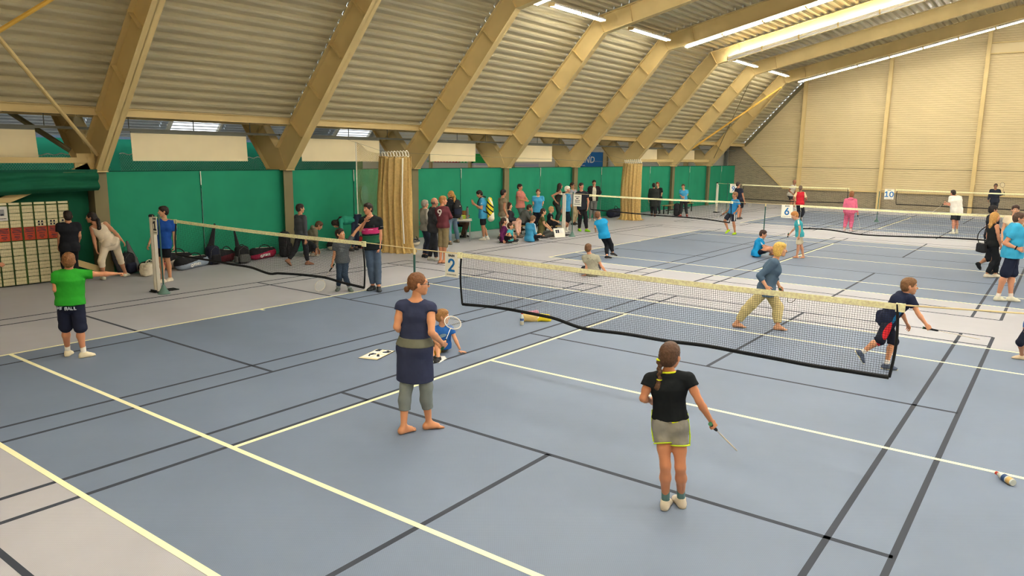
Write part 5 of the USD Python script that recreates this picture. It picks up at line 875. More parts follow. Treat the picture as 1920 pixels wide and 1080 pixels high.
 {'label':'dark-haired person in black shorts mostly hidden by the blond woman','H':1.66,'name':'person','skin':(196,140,106),'hair':('short',(34,30,32)),'top':{'c':(40,42,50),'sl':0.5,'hem':0.1,'fit':1.1},'bot':{'c':(36,38,44),'kind':'shorts','len':0.6},'feet':'shoe','shoe':(36,38,40),'at':[20.061,-10.326],'J':{'N':[-0.001,0.009,1.491],'P':[0.001,-0.01,1.003],'Hd':[-0.002,0.027,1.654],'sL':[0.132,0.096,1.458],'hL':[0.068,0.035,1.003],'sR':[-0.133,-0.081,1.458],'hR':[-0.066,-0.054,1.003],'eL':[0.171,0.123,1.188],'wL':[0.203,0.075,0.962],'aL':[0.127,-0.111,0.081],'kL':[0.103,-0.043,0.605],'eR':[-0.173,-0.107,1.188],'wR':[-0.141,-0.154,0.962],'kR':[-0.134,-0.001,0.419],'aR':[-0.162,0.169,0.281],'f':[0.555,-0.832],'hf':[0.555,-0.832],'hd':[0.555,-0.832],'hp':0,'tL':[0.555,-0.832],'tR':[0.555,-0.832]}},
 {'label':'blond woman in a black sleeveless top and black trousers walking','H':1.68,'name':'woman','skin':(210,150,116),'hair':('long',(198,150,84)),'top':{'c':(34,36,38),'sl':0.05,'hem':0.06,'fit':1.1},'bot':{'c':(38,40,44),'kind':'trousers','len':0.95,'loose':1.2},'feet':'shoe','shoe':(226,216,196),'at':[19.409,-10.48],'J':{'N':[-0.005,0.088,1.335],'P':[-0.003,0.057,0.844],'Hd':[-0.004,0.074,1.521],'sL':[0.132,0.17,1.301],'hL':[0.066,0.1,0.844],'sR':[-0.143,0.001,1.301],'hR':[-0.073,0.014,0.844],'eL':[0.173,0.195,1.028],'wL':[0.203,0.145,0.8],'aL':[0.172,-0.07,0.082],'kL':[0.173,-0.073,0.485],'eR':[-0.16,-0.054,1.052],'wR':[-0.083,-0.117,0.839],'aR':[0.021,0.101,0.082],'kR':[0.043,-0.052,0.454],'f':[0.522,-0.853],'hf':[0.522,-0.853],'hd':[0.316,-0.949],'hp':0,'tL':[0.398,-0.917],'tR':[0.551,-0.834]}},
 {'label':'man in a light blue polo shirt and navy shorts at the right edge','H':1.86,'name':'man','skin':(206,146,114),'hair':('short',(84,62,50)),'top':{'c':(60,164,206),'sl':0.6,'hem':0.12,'fit':1.3},'bot':{'c':(34,40,60),'kind':'shorts','len':0.52,'loose':1.3},'feet':'shoe','shoe':(222,218,196),'sock':((226,216,206),0.08),'extra':['arm_stripe','watch','glasses'],'b':1.15,'at':[15.935,-10.984],'J':{'N':[0.0,-0.01,1.593],'P':[0.001,-0.019,1.046],'Hd':[0.003,-0.059,1.728],'sL':[0.186,0.038,1.556],'hL':[0.093,0.005,1.046],'sR':[-0.185,-0.058,1.556],'hR':[-0.092,-0.043,1.046],'eL':[0.16,-0.062,1.219],'wL':[0.368,-0.141,1.083],'kL':[0.045,-0.06,0.596],'aL':[0.008,-0.093,0.09],'eR':[-0.224,0.121,1.226],'wR':[-0.224,-0.108,1.135],'kR':[-0.115,0.043,0.597],'aR':[-0.102,0.126,0.09],'f':[0.251,-0.968],'hf':[0.251,-0.968],'hd':[0.131,-0.991],'hp':0,'tL':[0.301,-0.954],'tR':[0.538,-0.843]}},
 {'label':'person in a cream top standing behind the man in blue at the right edge','H':1.66,'name':'person','skin':(214,160,126),'hair':('short',(70,50,44)),'top':{'c':(228,210,180),'sl':0.4,'hem':0.08,'fit':1.1},'bot':{'c':(60,64,80),'kind':'trousers','len':0.9},'feet':'shoe','shoe':(232,226,216),'at':[18.964,-11.048],'J':{'N':[-0.008,0.217,1.573],'P':[-0.006,0.163,1.087],'Hd':[-0.008,0.225,1.738],'sL':[0.004,0.054,1.54],'hL':[-0.0,0.083,1.087],'sR':[-0.019,0.372,1.54],'hR':[-0.011,0.244,1.087],'eL':[0.007,0.007,1.269],'wL':[-0.05,0.003,1.044],'aL':[-0.0,0.083,0.081],'kL':[-0.018,0.082,0.679],'eR':[-0.022,0.42,1.269],'wR':[-0.079,0.416,1.044],'aR':[-0.011,0.244,0.081],'kR':[-0.029,0.242,0.679],'f':[-0.998,-0.07],'hf':[-0.998,-0.07],'hd':[-0.998,-0.07],'hp':0,'tL':[-0.998,-0.07],'tR':[-0.998,-0.07]}},
 {'label':'child at the right edge,only a lower leg and pale shoe showing','H':1.18,'name':'child','skin':(190,134,106),'hair':('short',(92,66,46)),'top':{'c':(70,110,170),'sl':0.5,'hem':0.08,'fit':1.15},'bot':{'c':(40,44,60),'kind':'shorts','len':0.6},'feet':'shoe','shoe':(236,214,180),'hand':('relax','grip'),'at':[10.476,-11.659],'J':{'N':[-0.001,0.073,0.867],'P':[-0.001,0.075,0.549],'Hd':[-0.001,0.061,0.986],'sL':[-0.114,0.062,0.843],'hL':[-0.058,0.069,0.549],'sR':[0.112,0.084,0.843],'hR':[0.056,0.081,0.549],'eL':[-0.147,0.058,0.651],'wL':[-0.151,0.099,0.491],'kL':[-0.122,0.181,0.29],'aL':[0.034,0.138,0.057],'eR':[0.146,0.087,0.651],'wR':[0.142,0.127,0.491],'aR':[0.074,-0.049,0.057],'kR':[0.053,0.141,0.266],'f':[-0.098,0.995],'hf':[-0.098,0.995],'hd':[-0.098,0.995],'hp':0,'tL':[-0.098,0.995],'tR':[-0.098,0.995]}},
 {'label':'person at the left edge,only an outstretched hand showing','H':1.7,'name':'person','skin':(206,142,110),'hair':('short',(92,66,46)),'top':{'c':(120,60,60),'sl':0.4,'hem':0.08,'fit':1.15},'bot':{'c':(40,44,60),'kind':'trousers','len':0.95},'feet':'shoe','shoe':(60,60,60),'hand':('relax','grip'),'at':[2.502,4.623],'J':{'N':[0.08,-0.024,1.251],'P':[0.036,-0.011,0.752],'Hd':[0.103,-0.031,1.42],'sL':[0.111,0.136,1.217],'hL':[0.053,0.07,0.752],'sR':[0.044,-0.183,1.217],'hR':[0.019,-0.092,0.752],'eL':[0.121,0.184,0.94],'wL':[0.178,0.172,0.709],'aL':[0.053,0.07,0.083],'kL':[0.289,0.02,0.412],'eR':[0.154,-0.263,0.86],'wR':[0.31,-0.332,0.728],'aR':[0.019,-0.092,0.083],'kR':[0.255,-0.142,0.412],'f':[0.978,-0.207],'hf':[0.978,-0.207],'hd':[0.978,-0.207],'hp':0,'tL':[0.978,-0.207],'tR':[0.978,-0.207]}},
]

# ------------------------------------------------------------------ figures: smooth fields meshed by surface nets
def surface_nets(D, lo, res):
    S = D < 0
    n = [s - 1 for s in D.shape]
    c = np.zeros(n, np.int8)
    for a in (0, 1):
        for b in (0, 1):
            for e in (0, 1):
                c += S[a:a + n[0], b:b + n[1], e:e + n[2]]
    m = (c > 0) & (c < 8)
    I, J, K = np.nonzero(m)
    if not len(I):
        return None
    idx = np.full(n, -1, np.int64); idx[m] = np.arange(len(I))
    acc = np.zeros((len(I), 3)); cnt = np.zeros(len(I))
    for ax in range(3):
        o1, o2 = [k for k in range(3) if k != ax]
        for u in (0, 1):
            for w in (0, 1):
                off = [0, 0, 0]; off[o1], off[o2] = u, w
                A = (I + off[0], J + off[1], K + off[2])
                off[ax] = 1
                B_ = (I + off[0], J + off[1], K + off[2])
                d0, d1 = D[A], D[B_]
                x = (d0 < 0) != (d1 < 0)
                t = np.where(x, d0 / np.where(x, d0 - d1, 1), 0)
                p = np.stack(A, 1).astype(float) - np.stack([I, J, K], 1)
                p[:, ax] += t
                acc[x] += p[x]; cnt[x] += 1
    V = (np.stack([I, J, K], 1) + acc / cnt[:, None]) * res + lo
    F = []
    for ax in range(3):
        o1, o2 = (ax + 1) % 3, (ax + 2) % 3
        sa = [slice(None)] * 3; sb = [slice(None)] * 3
        sa[ax], sb[ax] = slice(0, -1), slice(1, None)
        for s in (sa, sb):
            s[o1] = slice(1, -1); s[o2] = slice(1, -1)
        X = S[tuple(sa)] != S[tuple(sb)]
        g = list(np.nonzero(X)); ins = S[tuple(sa)][X]
        g[o1] = g[o1] + 1; g[o2] = g[o2] + 1
        def at(d1, d2):
            q = list(g); q[o1] = q[o1] - d1; q[o2] = q[o2] - d2
            return idx[tuple(q)]
        a, b, c2, d = at(1, 1), at(0, 1), at(0, 0), at(1, 0)
        f = np.where(ins[:, None], np.stack([a, b, c2, d], 1), np.stack([a, d, c2, b], 1))
        F += [f[:, [0, 1, 2]], f[:, [0, 2, 3]]]
    F = np.concatenate(F)
    F = F[(F >= 0).all(1)]
    return trimesh.Trimesh(V, F, process=False)

nrm_ = lambda v: np.asarray(v, float) / (np.linalg.norm(v) + 1e-12)
ZUP = np.array([0, 0, 1.0])

class Field:
    """signed distance grid built from a list of primitives."""
    def __init__(self, prims, res, pad=0.02, extra=None):
        lo = np.min([q["lo"] for q in prims if q["op"] == "u"], 0) - pad - 2 * res
        hi = np.max([q["hi"] for q in prims if q["op"] == "u"], 0) + pad + 2 * res
        self.res = res
        self.lo = np.floor(lo / res) * res
        n = np.ceil((hi - self.lo) / res).astype(int) + 1
        self.ax = [self.lo[i] + np.arange(n[i]) * res for i in range(3)]
        self.D = np.full(n, 1.0, np.float32)
        for q in prims:
            self.add(q)
    def add(self, q):
        k = q["k"]
        m = k + 2.5 * self.res
        sl = []
        for i in range(3):
            a = int(np.clip(np.floor((q["lo"][i] - m - self.lo[i]) / self.res), 0, len(self.ax[i]) - 1))
            b = int(np.clip(np.ceil((q["hi"][i] + m - self.lo[i]) / self.res) + 1, a + 1, len(self.ax[i])))
            sl.append(slice(a, b))
        sl = tuple(sl)
        X = self.ax[0][sl[0]][:, None, None]; Y = self.ax[1][sl[1]][None, :, None]; Z = self.ax[2][sl[2]][None, None, :]
        d = q["fn"](X, Y, Z).astype(np.float32)
        cur = self.D[sl]
        if q["op"] == "u":
            if k > 0:
                h = np.maximum(k - np.abs(cur - d), 0) / k
                self.D[sl] = np.minimum(cur, d) - h * h * k * 0.25
            else:
                self.D[sl] = np.minimum(cur, d)
        elif q["op"] == "s":
            d = -d
            h = np.maximum(k - np.abs(cur - d), 0) / max(k, 1e-6)
            self.D[sl] = np.maximum(cur, d) + h * h * k * 0.25
    def cut(self, o, n, everywhere=True):
        """keeps what lies behind the plane (o, n)."""
        X = self.ax[0][:, None, None]; Y = self.ax[1][None, :, None]; Z = self.ax[2][None, None, :]
        self.D = np.maximum(self.D, ((X - o[0]) * n[0] + (Y - o[1]) * n[1] + (Z - o[2]) * n[2]).astype(np.float32))
        return self
    def keep(self, q):
        X = self.ax[0][:, None, None]; Y = self.ax[1][None, :, None]; Z = self.ax[2][None, None, :]
        self.D = np.maximum(self.D, q["fn"](X, Y, Z).astype(np.float32))
        return self
    def mesh(self):
        return surface_nets(self.D, self.lo, self.res)

def P_(fn, lo, hi, k, op="u"):
    return dict(fn=fn, lo=np.asarray(lo, float), hi=np.asarray(hi, float), k=k, op=op)

def cone(a, b, ra, rb, k=0.02, op="u", flat=False, grow=0.0):
    a, b = np.asarray(a, float), np.asarray(b, float)
    ra, rb = ra + grow, rb + grow
    d = b - a; L2 = float(d @ d) + 1e-12; L = math.sqrt(L2)
    def fn(X, Y, Z):
        x, y, z = X - a[0], Y - a[1], Z - a[2]
        s = (x * d[0] + y * d[1] + z * d[2]) / L2
        t = np.clip(s, 0, 1)
        r = np.sqrt((x - t * d[0]) ** 2 + (y - t * d[1]) ** 2 + (z - t * d[2]) ** 2) - (ra + (rb - ra) * t)
        return np.maximum(r, (s - 1) * L) if flat else r
    m = max(ra, rb)
    return P_(fn, np.minimum(a, b) - m, np.maximum(a, b) + m, k, op)

def econe(a, b, lat, ra, rb, k=0.03, op="u", flat=False, grow=0.0):
    """elliptic tapered body: ra, rb = (lateral, depth) radii at a and b."""
    a, b = np.asarray(a, float), np.asarray(b, float)
    d = b - a; L = np.linalg.norm(d); ax = d / L
    lat = np.asarray(lat, float); lat = nrm_(lat - ax * (lat @ ax)); dep = np.cross(ax, lat)
    ra = np.array(ra, float) + grow; rb = np.array(rb, float) + grow
    def fn(X, Y, Z):
        x, y, z = X - a[0], Y - a[1], Z - a[2]
        s = x * ax[0] + y * ax[1] + z * ax[2]
        t = np.clip(s / L, 0, 1)
        u = x * lat[0] + y * lat[1] + z * lat[2]
        v = x * dep[0] + y * dep[1] + z * dep[2]
        e = s - t * L
        rx, ry = ra[0] + (rb[0] - ra[0]) * t, ra[1] + (rb[1] - ra[1]) * t
        rm = np.minimum(rx, ry)
        r = (np.sqrt((u / rx) ** 2 + (v / ry) ** 2 + (e / rm) ** 2) - 1) * rm
        return np.maximum(r, s - L) if flat else r
    m = max(ra.max(), rb.max())
    return P_(fn, np.minimum(a, b) - m, np.maximum(a, b) + m, k, op)

def ell(c, axes, r, k=0.02, op="u"):
    c = np.asarray(c, float); A = np.asarray(axes, float); r = np.asarray(r, float)
    def fn(X, Y, Z):
        x, y, z = X - c[0], Y - c[1], Z - c[2]
        q = [(x * A[i][0] + y * A[i][1] + z * A[i][2]) / r[i] for i in range(3)]
        return (np.sqrt(q[0] ** 2 + q[1] ** 2 + q[2] ** 2) - 1) * r.min()
    m = r.max()
    return P_(fn, c - m, c + m, k, op)

def slab(o, n, lo, hi):
    o = np.asarray(o, float); n = np.asarray(n, float)
    def fn(X, Y, Z):
        t = (X - o[0]) * n[0] + (Y - o[1]) * n[1] + (Z - o[2]) * n[2]
        return np.maximum(lo - t, t - hi)
    return dict(fn=fn)

def ruffle(m, scale, amp, seed=0):
    """cloth folds: moves vertices along their normals by smooth noise."""
    n = np.array(m.vertex_normals)
    q = meshkit.fbm(np.asarray(m.vertices) * scale + 31.7 * seed, 3, seed) - 0.5
    m.vertices = m.vertices + n * (q * 2 * amp)[:, None]
    return m

def hand_prims(wr, el, n, thumb, style, S, floor_=False):
    a = nrm_(wr - el)
    if style == "flat":
        a = nrm_(np.array([a[0], a[1], 0]) + 1e-3); n = -ZUP
        wr = np.array([wr[0], wr[1], 0.028])
    n = nrm_(n - a * (n @ a))
    s = np.cross(a, n)
    if s @ thumb < 0: s = -s
    s = nrm_(s)
    k = 0.008 * S
    pr = [econe(wr - a * .012 * S, wr + a * .075 * S, s, (.027 * S, .017 * S), (.039 * S, .013 * S), k)]
    curl = {"relax": (24, 28, 22), "grip": (70, 82, 60), "flat": (4, 4, 2), "point": (72, 85, 60)}[style]
    for i, (q, ln) in enumerate(zip((.029, .0095, -.0098, -.0285), (.072, .080, .074, .058))):
        o = wr + a * (.082 - .004 * abs(i - 1)) * S + s * q * S
        th = 0.0
        cu = (4, 6, 4) if style == "point" and i == 0 else curl
        r0 = .0088 * S ** .7
        for j, (fr_, c) in enumerate(zip((.45, .32, .23), cu)):
            th += math.radians(c)
            d = a * math.cos(th) + n * math.sin(th) + s * (.10 * q / .03 * (style in ("flat", "relax")))
            e = o + nrm_(d) * ln * fr_ * S
            pr.append(cone(o, e, r0 * (1 - .10 * j), r0 * (.9 - .10 * j), .004 * S)); o = e
    o = wr + a * .022 * S + s * .026 * S
    if style in ("grip", "point"):
        e1 = o + nrm_(a * .7 + s * .35 + n * .6) * .038 * S; e2 = e1 + nrm_(a * .5 - s * .55 + n * .75) * .034 * S
    else:
        e1 = o + nrm_(a * .75 + s * .65 + n * .25) * .040 * S; e2 = e1 + nrm_(a * .9 + s * .25 + n * .3) * .032 * S
    pr += [cone(o, e1, .0125 * S, .0105 * S, .006 * S), cone(e1, e2, .0102 * S, .0085 * S, .004 * S)]
    return pr, dict(grip=wr + a * .078 * S + n * .026 * S, a=a, n=n, s=s)

def join(ms):
    """one continuous surface where the solids allow it."""
    ms = [m for m in ms if m is not None]
    try:
        mans = []
        for m in ms:
            q = m3.Manifold(m3.Mesh(np.asarray(m.vertices, np.float32), np.asarray(m.faces, np.uint32)))
            if q.status() != m3.Error.NoError or q.volume() <= 0:
                raise ValueError
            mans.append(q)
        r = m3.Manifold.batch_boolean(mans, m3.OpType.Add)
        if r.is_empty(): raise ValueError
        return trimesh_of(r)
    except Exception:
        return cat(ms)

def skinmat(c):
    r, g, b = (int(x) for x in c)
    nm = f"skin_{r}_{g}_{b}"
    if nm in MATS: return MATS[nm]
    l = lin(c)
    MATS[nm] = usdkit.material(stage, "/World/Looks/" + nm, {"p": ("principled_bsdf", {"base_color": l, "roughness": .55, "specular_ior_level": .35, "sheen_weight": .1})}, [], surface="p.BSDF")
    return MATS[nm]
def hairmat(c):
    r, g, b = (int(x) for x in c)
    return mat(f"hair_{r}_{g}_{b}", c, 0.55, 0.35, noise=(70.0, 0.28), bump=(120.0, 0.5, 0.006))

HANDS = {}
def person(d):
    J = {k: np.array(v, float) for k, v in d["J"].items() if k not in ("hp",)}
    H = d["H"]; S = H / 1.75; b = d.get("b", 1.0); bb = b ** .5
    dist = math.hypot(d["at"][0] + 2.5, d["at"][1] + 11.8)
    near = d.get("res") == 1
    res = .0085 if near else (.012 if dist < 21 else .016)
    if S < .75: res *= .85
    fine = .0045 if near else (.006 if dist < 20 else .008)
    t = thing(d.get("name", "person"), d["label"], "person", (d["at"][0], d["at"][1], 0))
    N, Pv, Hd = J["N"], J["P"], J["Hd"]
    f3 = lambda k: nrm_([J[k][0], J[k][1], 0])
    f, hf = f3("f"), f3("hf")
    sp = nrm_(N - Pv); T = np.linalg.norm(N - Pv)
    clat = nrm_(J["sR"] - J["sL"]); hlat = nrm_(J["hR"] - J["hL"])
    cfw = nrm_(np.cross(clat, sp)) ; cfw = cfw if cfw @ f >= -.2 else -cfw
    cfw = nrm_(np.cross(sp, clat)); cfw = cfw if cfw @ f > 0 else -cfw
    W = Pv + sp * T * .38; Cc = Pv + sp * T * .72
    woman = d.get("name") == "woman" or d.get("name") == "girl"
    hw, ww, cw = ((.160, .125, .140) if woman else (.150, .134, .156))
    Rh, Rw, Rc = np.array([hw, .112]) * S * np.array([bb, b]), np.array([ww, .095]) * S * b * d.get('waist', 1.0), np.array([cw, .108]) * S * np.array([bb, b])
    def torso(g=0.0, fit=1.0, k=.05):
        return [econe(Pv - sp * .05 * S, W, hlat, Rh * fit, Rw * fit, k * S, grow=g), econe(W, Cc, clat, Rw * fit, Rc * fit, k * S, grow=g),
                econe(Cc, N - sp * .035 * S, clat, Rc * fit, (.115 * S * fit, .062 * S * fit), k * S, grow=g)]
    def shoulders(g=0.0, r=1.0):
        return [cone(N - sp * .03 * S, J["s" + k] - nrm_(J["s" + k] - N) * .02 * S, .060 * S * r, .057 * S * r, .035 * S, grow=g) for k in "LR"]
    def seg(a, b_, q): return a + (b_ - a) * q
    # ---- body
    pr = torso() + shoulders()
    for k in "LR":
        s, e, w = J["s" + k], J["e" + k], J["w" + k]
        pr += [cone(s, seg(s, e, .55), .050 * S * bb, .043 * S * bb, .03 * S), cone(seg(s, e, .55), e, .043 * S * bb, .036 * S * bb, .02 * S),
               cone(e, seg(e, w, .3), .036 * S, .038 * S * bb, .02 * S), cone(seg(e, w, .3), w, .038 * S * bb, .024 * S, .02 * S)]
        h, kn, a = J["h" + k], J["k" + k], J["a" + k]
        sh = nrm_(a - kn); back = -nrm_(f3("t" + k) - sh * (f3("t" + k) @ sh))
        pr += [cone(h, seg(h, kn, .6), .082 * S * b, .066 * S * b, .04 * S), cone(seg(h, kn, .6), kn, .066 * S * b, .052 * S * bb, .03 * S),
               cone(kn, seg(kn, a, .32) + back * .012 * S, .051 * S * bb, .055 * S * bb, .03 * S), cone(seg(kn, a, .32) + back * .012 * S, seg(kn, a, .95), .055 * S * bb, .033 * S, .03 * S)]
        pr.append(ell(h - hf * .045 * S - sp * .01 * S, [hlat, hf, sp], np.array([.085, .085, .09]) * S * bb, .05 * S))
    if woman and d.get("name") != "girl":
        for q in (-1, 1):
            pr.append(ell(Cc - sp * .03 * S + cfw * .085 * S * b + clat * q * .07 * S, [clat, cfw, sp], np.array([.062, .055, .062]) * S * b, .04 * S))
    # feet
    feet = {}
    for k in "LR":
        a, kn = J["a" + k], J["k" + k]
        td = f3("t" + k); up = ZUP
        if a[2] > .13 * S and np.linalg.norm(a[:2]) > .0:
            shd = nrm_(a - kn)
            td = nrm_(td - shd * (td @ shd) * .8 - ZUP * .35); up = nrm_(ZUP - td * (ZUP @ td))
        feet[k] = (a, td, up, np.cross(td, up))
    F_ = S ** .9
    def foot(k, g=0.0, toe=True):
        a, td, up, lt = feet[k]
        q = [cone(a, a - td * .03 * F_ - up * .045 * F_, .034 * F_, .034 * F_, .02, grow=g), econe(a - td * .035 * F_ - up * .048 * F_, a + td * .10 * F_ - up * .055 * F_, lt, (.032 * F_, .036 * F_), (.043 * F_, .026 * F_), .025, grow=g),
             cone(a + td * .01 - up * .01, a + td * .09 * F_ - up * .045 * F_, .032 * F_, .024 * F_, .02, grow=g)]
        if toe:
            for i, (u, ln, r) in enumerate(((-.026, .055, .013), (-.008, .052, .010), (.007, .046, .009), (.020, .038, .009), (.031, .028, .009))):
                sgn = 1 if k == "L" else -1
                o = a + td * .105 * F_ + lt * u * sgn * F_ - up * .066 * F_
                q.append(cone(o, o + td * ln * F_ - up * .004, r * F_ * 1.1, r * F_, .008, grow=g))
        else:
            q.append(econe(a + td * .09 * F_ - up * .058 * F_, a + td * .148 * F_ - up * .063 * F_, lt, (.044 * F_, .026 * F_), (.034 * F_, .02 * F_), .02, grow=g))
        return q
    bare = d["feet"] in ("bare", "flip")
    if bare:
        for k in "LR": pr += foot(k)
    else:
        for k in "LR": pr.append(cone(seg(J["k" + k], J["a" + k], .9), J["a" + k], .033 * S, .03 * S, .02))
    # ---- head frame
    hs = .80 + .20 * S
    if S < .75: hs = .93
    hd = f3("hd"); pit = math.radians(d["J"].get("hp", 0))
    hfw = hd * math.cos(pit) - ZUP * math.sin(pit); hup = hd * math.sin(pit) + ZUP * math.cos(pit)
    lean = nrm_(Hd - N)
    hup = nrm_(hup + .35 * (lean - hfw * (lean @ hfw)) * (1 if lean[2] > .3 else .0)); hfw = nrm_(hfw - hup * (hfw @ hup))
    hr = np.cross(hfw, hup)
    Q = lambda x, y, z: Hd + (hr * x + hfw * y + hup * z) * hs
    A3 = [hr, hfw, hup]
    nk = .052 * S ** .7 * (.92 if woman else 1.06)
    pr.append(cone(N - sp * .03 * S, Q(0, -.012, -.05), nk * 1.12, nk, .03 * S))
    body = Field(pr, res)
    # keep the soles on the floor
    if bare:
        for k in "LR":
            a, td, up, lt = feet[k]
            if up[2] > .99: body.cut(np.array([0, 0, 0.003]), -ZUP); break
    parts = [body.mesh()]
    hp_ = [ell(Q(0, -.012, .025), A3, np.array([.074, .094, .096]) * hs, .02), ell(Q(0, .020, -.045), A3, np.array([.058, .068, .066]) * hs, .035 * hs),
           ell(Q(0, .060, -.094), A3, np.array([.024, .022, .019]) * hs, .025 * hs), cone(Q(-.028, .076, .030), Q(.028, .076, .030), .013 * hs, .013 * hs, .02 * hs),
           ell(Q(.036, .062, -.022), A3, np.array([.022, .018, .020]) * hs, .02 * hs), ell(Q(-.036, .062, -.022), A3, np.array([.022, .018, .020]) * hs, .02 * hs),
           cone(Q(0, .082, .014), Q(0, .103, -.024), .0085 * hs, .0135 * hs, .010 * hs), cone(Q(-.009, .090, -.028), Q(.009, .090, -.028), .009 * hs, .009 * hs, .008 * hs)]
    for q in (-1, 1):
        hp_.append(ell(Q(.031 * q, .094, .008), A3, np.array([.016, .014, .010]) * hs, .012 * hs, "s"))
        hp_.append(ell(Q(.077 * q, -.008, -.002), [nrm_(hr + hfw * .35 * q), hfw, hup], np.array([.010, .019, .030]) * hs, .008 * hs))
    hp_ += [cone(Q(-.017, .0835, -.053), Q(.017, .0835, -.053), .0075 * hs, .0075 * hs, .006 * hs), cone(Q(-.014, .082, -.066), Q(.014, .082, -.066), .008 * hs, .008 * hs, .008 * hs),
            cone(Q(-.016, .0965, -.0595), Q(.016, .0965, -.0595), .0035 * hs, .0035 * hs, .004 * hs, "s")]
    parts.append(Field(hp_, fine).mesh())
    styles = d.get("hand", ("relax", "relax"))
    info = {}
    for k, st in zip("LR", styles):
        w, e = J["w" + k], J["e" + k]
        med = (Pv + N) / 2 - w; med[2] *= .2
        hpz, info[k] = hand_prims(w, e, med if st != "grip" else med + f * .3, f + ZUP * .3, st, S)
        parts.append(Field(hpz, max(.0036, fine * .8) if dist < 22 else .0065).mesh())
    obj("body", join(parts), skinmat(d["skin"]), t, smooth=True)
    HANDS[d["label"]] = (np.array([d["at"][0], d["at"][1], 0.0]), info)
    # ---- face
    hc = d["hair"][1]
    for q in (-1, 1):
        if dist < 30:
            c = Q(.0305 * q, .0815, .008)
            m = trimesh.creation.icosphere(2, .0105 * hs); m.apply_translation(c)
            e = obj("eye", m, mat("eye_white", (226, 220, 212), .3, .5), t, smooth=True)
            m = trimesh.creation.icosphere(1, .0062 * hs); m.apply_translation(c + hfw * .0062 * hs)
            obj("iris", m, mat("iris_dark", (52, 40, 34), .25, .5), e, smooth=True)
            obj("eyebrow", tube([Q(.016 * q, .0885, .0265), Q(.030 * q, .0875, .031), Q(.047 * q, .076, .027)], .0032 * hs, 6), hairmat(hc), t)
    if dist < 30:
        obj("lips", tube([Q(-.021, .084, -.0590), Q(-.008, .0905, -.0585), Q(.008, .0905, -.0585), Q(.021, .084, -.0590)], np.array([.002, .0048, .0048, .002]) * hs, 6), mat("lips", (170, 96, 84), .5, .3), t, smooth=True)
    # ---- hair
    kind = d["hair"][0]
    face = lambda yy=.080, zz=-.052: ell(Q(0, yy, zz), A3, np.array([.078, .072, .098]) * hs, .012, "s")
    cap = [ell(Q(0, -.018, .034), A3, np.array([.083, .100, .099]) * hs, .02), ell(Q(0, -.052, -.022), A3, np.array([.070, .058, .062]) * hs, .03)]
    if kind == "bald":
        hpz = [ell(Q(0, -.030, -.012), A3, np.array([.081, .080, .052]) * hs, .02), face(.062, .0), ell(Q(0, -.02, .09), A3, np.array([.075, .09, .075]) * hs, .01, "s")]
    else:
        hpz = list(cap)
        if kind == "short":
            hpz += [ell(Q(0, .030, .078), A3, np.array([.066, .055, .038]) * hs, .03)]
        if kind == "bob":
            hpz += [ell(Q(.062 * q, -.02, -.045), A3, np.array([.028, .055, .070]) * hs, .03) for q in (-1, 1)] + [ell(Q(0, -.065, -.055), A3, np.array([.068, .042, .060]) * hs, .03), ell(Q(.02, .035, .078), A3, np.array([.064, .055, .036]) * hs, .03)]
        if kind == "long":
            hpz += [ell(Q(.064 * q, -.02, -.06), A3, np.array([.030, .050, .090]) * hs, .03) for q in (-1, 1)]
            back = N - cfw * .075 * S
            hpz += [econe(Q(0, -.07, -.02), back - sp * .02 * S, hr, (.075 * hs, .045 * hs), (.095 * S, .040 * S), .04), econe(back - sp * .02 * S, back - sp * .15 * S - cfw * .02 * S, hr, (.095 * S, .040 * S), (.06 * S, .024 * S), .03)]
        hpz.append(face())
        if kind == "bun":
            hpz = [ell(Q(0, -.020, .034), A3, np.array([.081, .098, .096]) * hs, .02), ell(Q(0, -.060, -.005), A3, np.array([.062, .046, .050]) * hs, .03), face(), ell(Q(-.012, -.122, -.050), A3, np.array([.034, .030, .033]) * hs, .010)]
        if kind == "tied":
            hpz += [ell(Q(0, -.112, -.03), A3, np.array([.028, .028, .035]) * hs, .012)]
        if kind == "ponytail":
            o = Q(0, -.105, .01); p2 = Q(0, -.135, -.05); p3 = N - cfw * .10 * S - sp * .06 * S + hr * .02; p4 = p3 - sp * .14 * S
            hpz += [cone(o, p2, .022, .032, .02), cone(p2, p3, .034, .044, .02), cone(p3, p4, .044, .014, .02)]
        if kind == "plait":
            o = Q(-.050, -.088, -.022)
            e = N - cfw * .085 * S - clat * .085 * S - sp * .05 * S
            pts = [o + (e - o) * q for q in np.linspace(0, 1, 8)]
            for i, q in enumerate(pts):
                hpz.append(ell(q + hr * .006 * (-1) ** i, A3, np.array([.022 - .0008 * i, .020, .019]), .006))
            e2 = e - sp * .07 * S - clat * .012
            hpz.append(cone(e, e2, .018, .030, .012)); hpz.append(cone(e2, e2 - sp * .05 * S, .030, .006, .012))
            obj("hair_tie", tube([o + (hr * math.cos(x) + hfw * math.sin(x)) * .021 for x in np.linspace(0, 6.283, 14)[:-1]], .008, 6, closed=True), mat("neon_yellow", (222, 236, 40), .6, .3), t, smooth=True)
            ee = e + (o - e) * .06
            obj("hair_tie", tube([ee + (hr * math.cos(x) + hfw * math.sin(x)) * .019 for x in np.linspace(0, 6.283, 14)[:-1]], .006, 6, closed=True), mat("neon_yellow", (222, 236, 40), .6, .3), t, smooth=True)
    hm = Field(hpz, max(fine, .0055)).mesh()
    if hm is not None:
        hm = ruffle(hm, np.array([42, 42, 42]) , .0055 * hs, 3)
        obj("hair", hm, hairmat(hc), t, smooth=True)
    # ---- trousers, shorts, leggings
    bt = d["bot"]; lo_ = bt.get("loose", 1.1 if bt["kind"] != "leggings" else 1.0); g = .010 * S if bt["kind"] != "leggings" else .012
    L = bt["len"] * 2
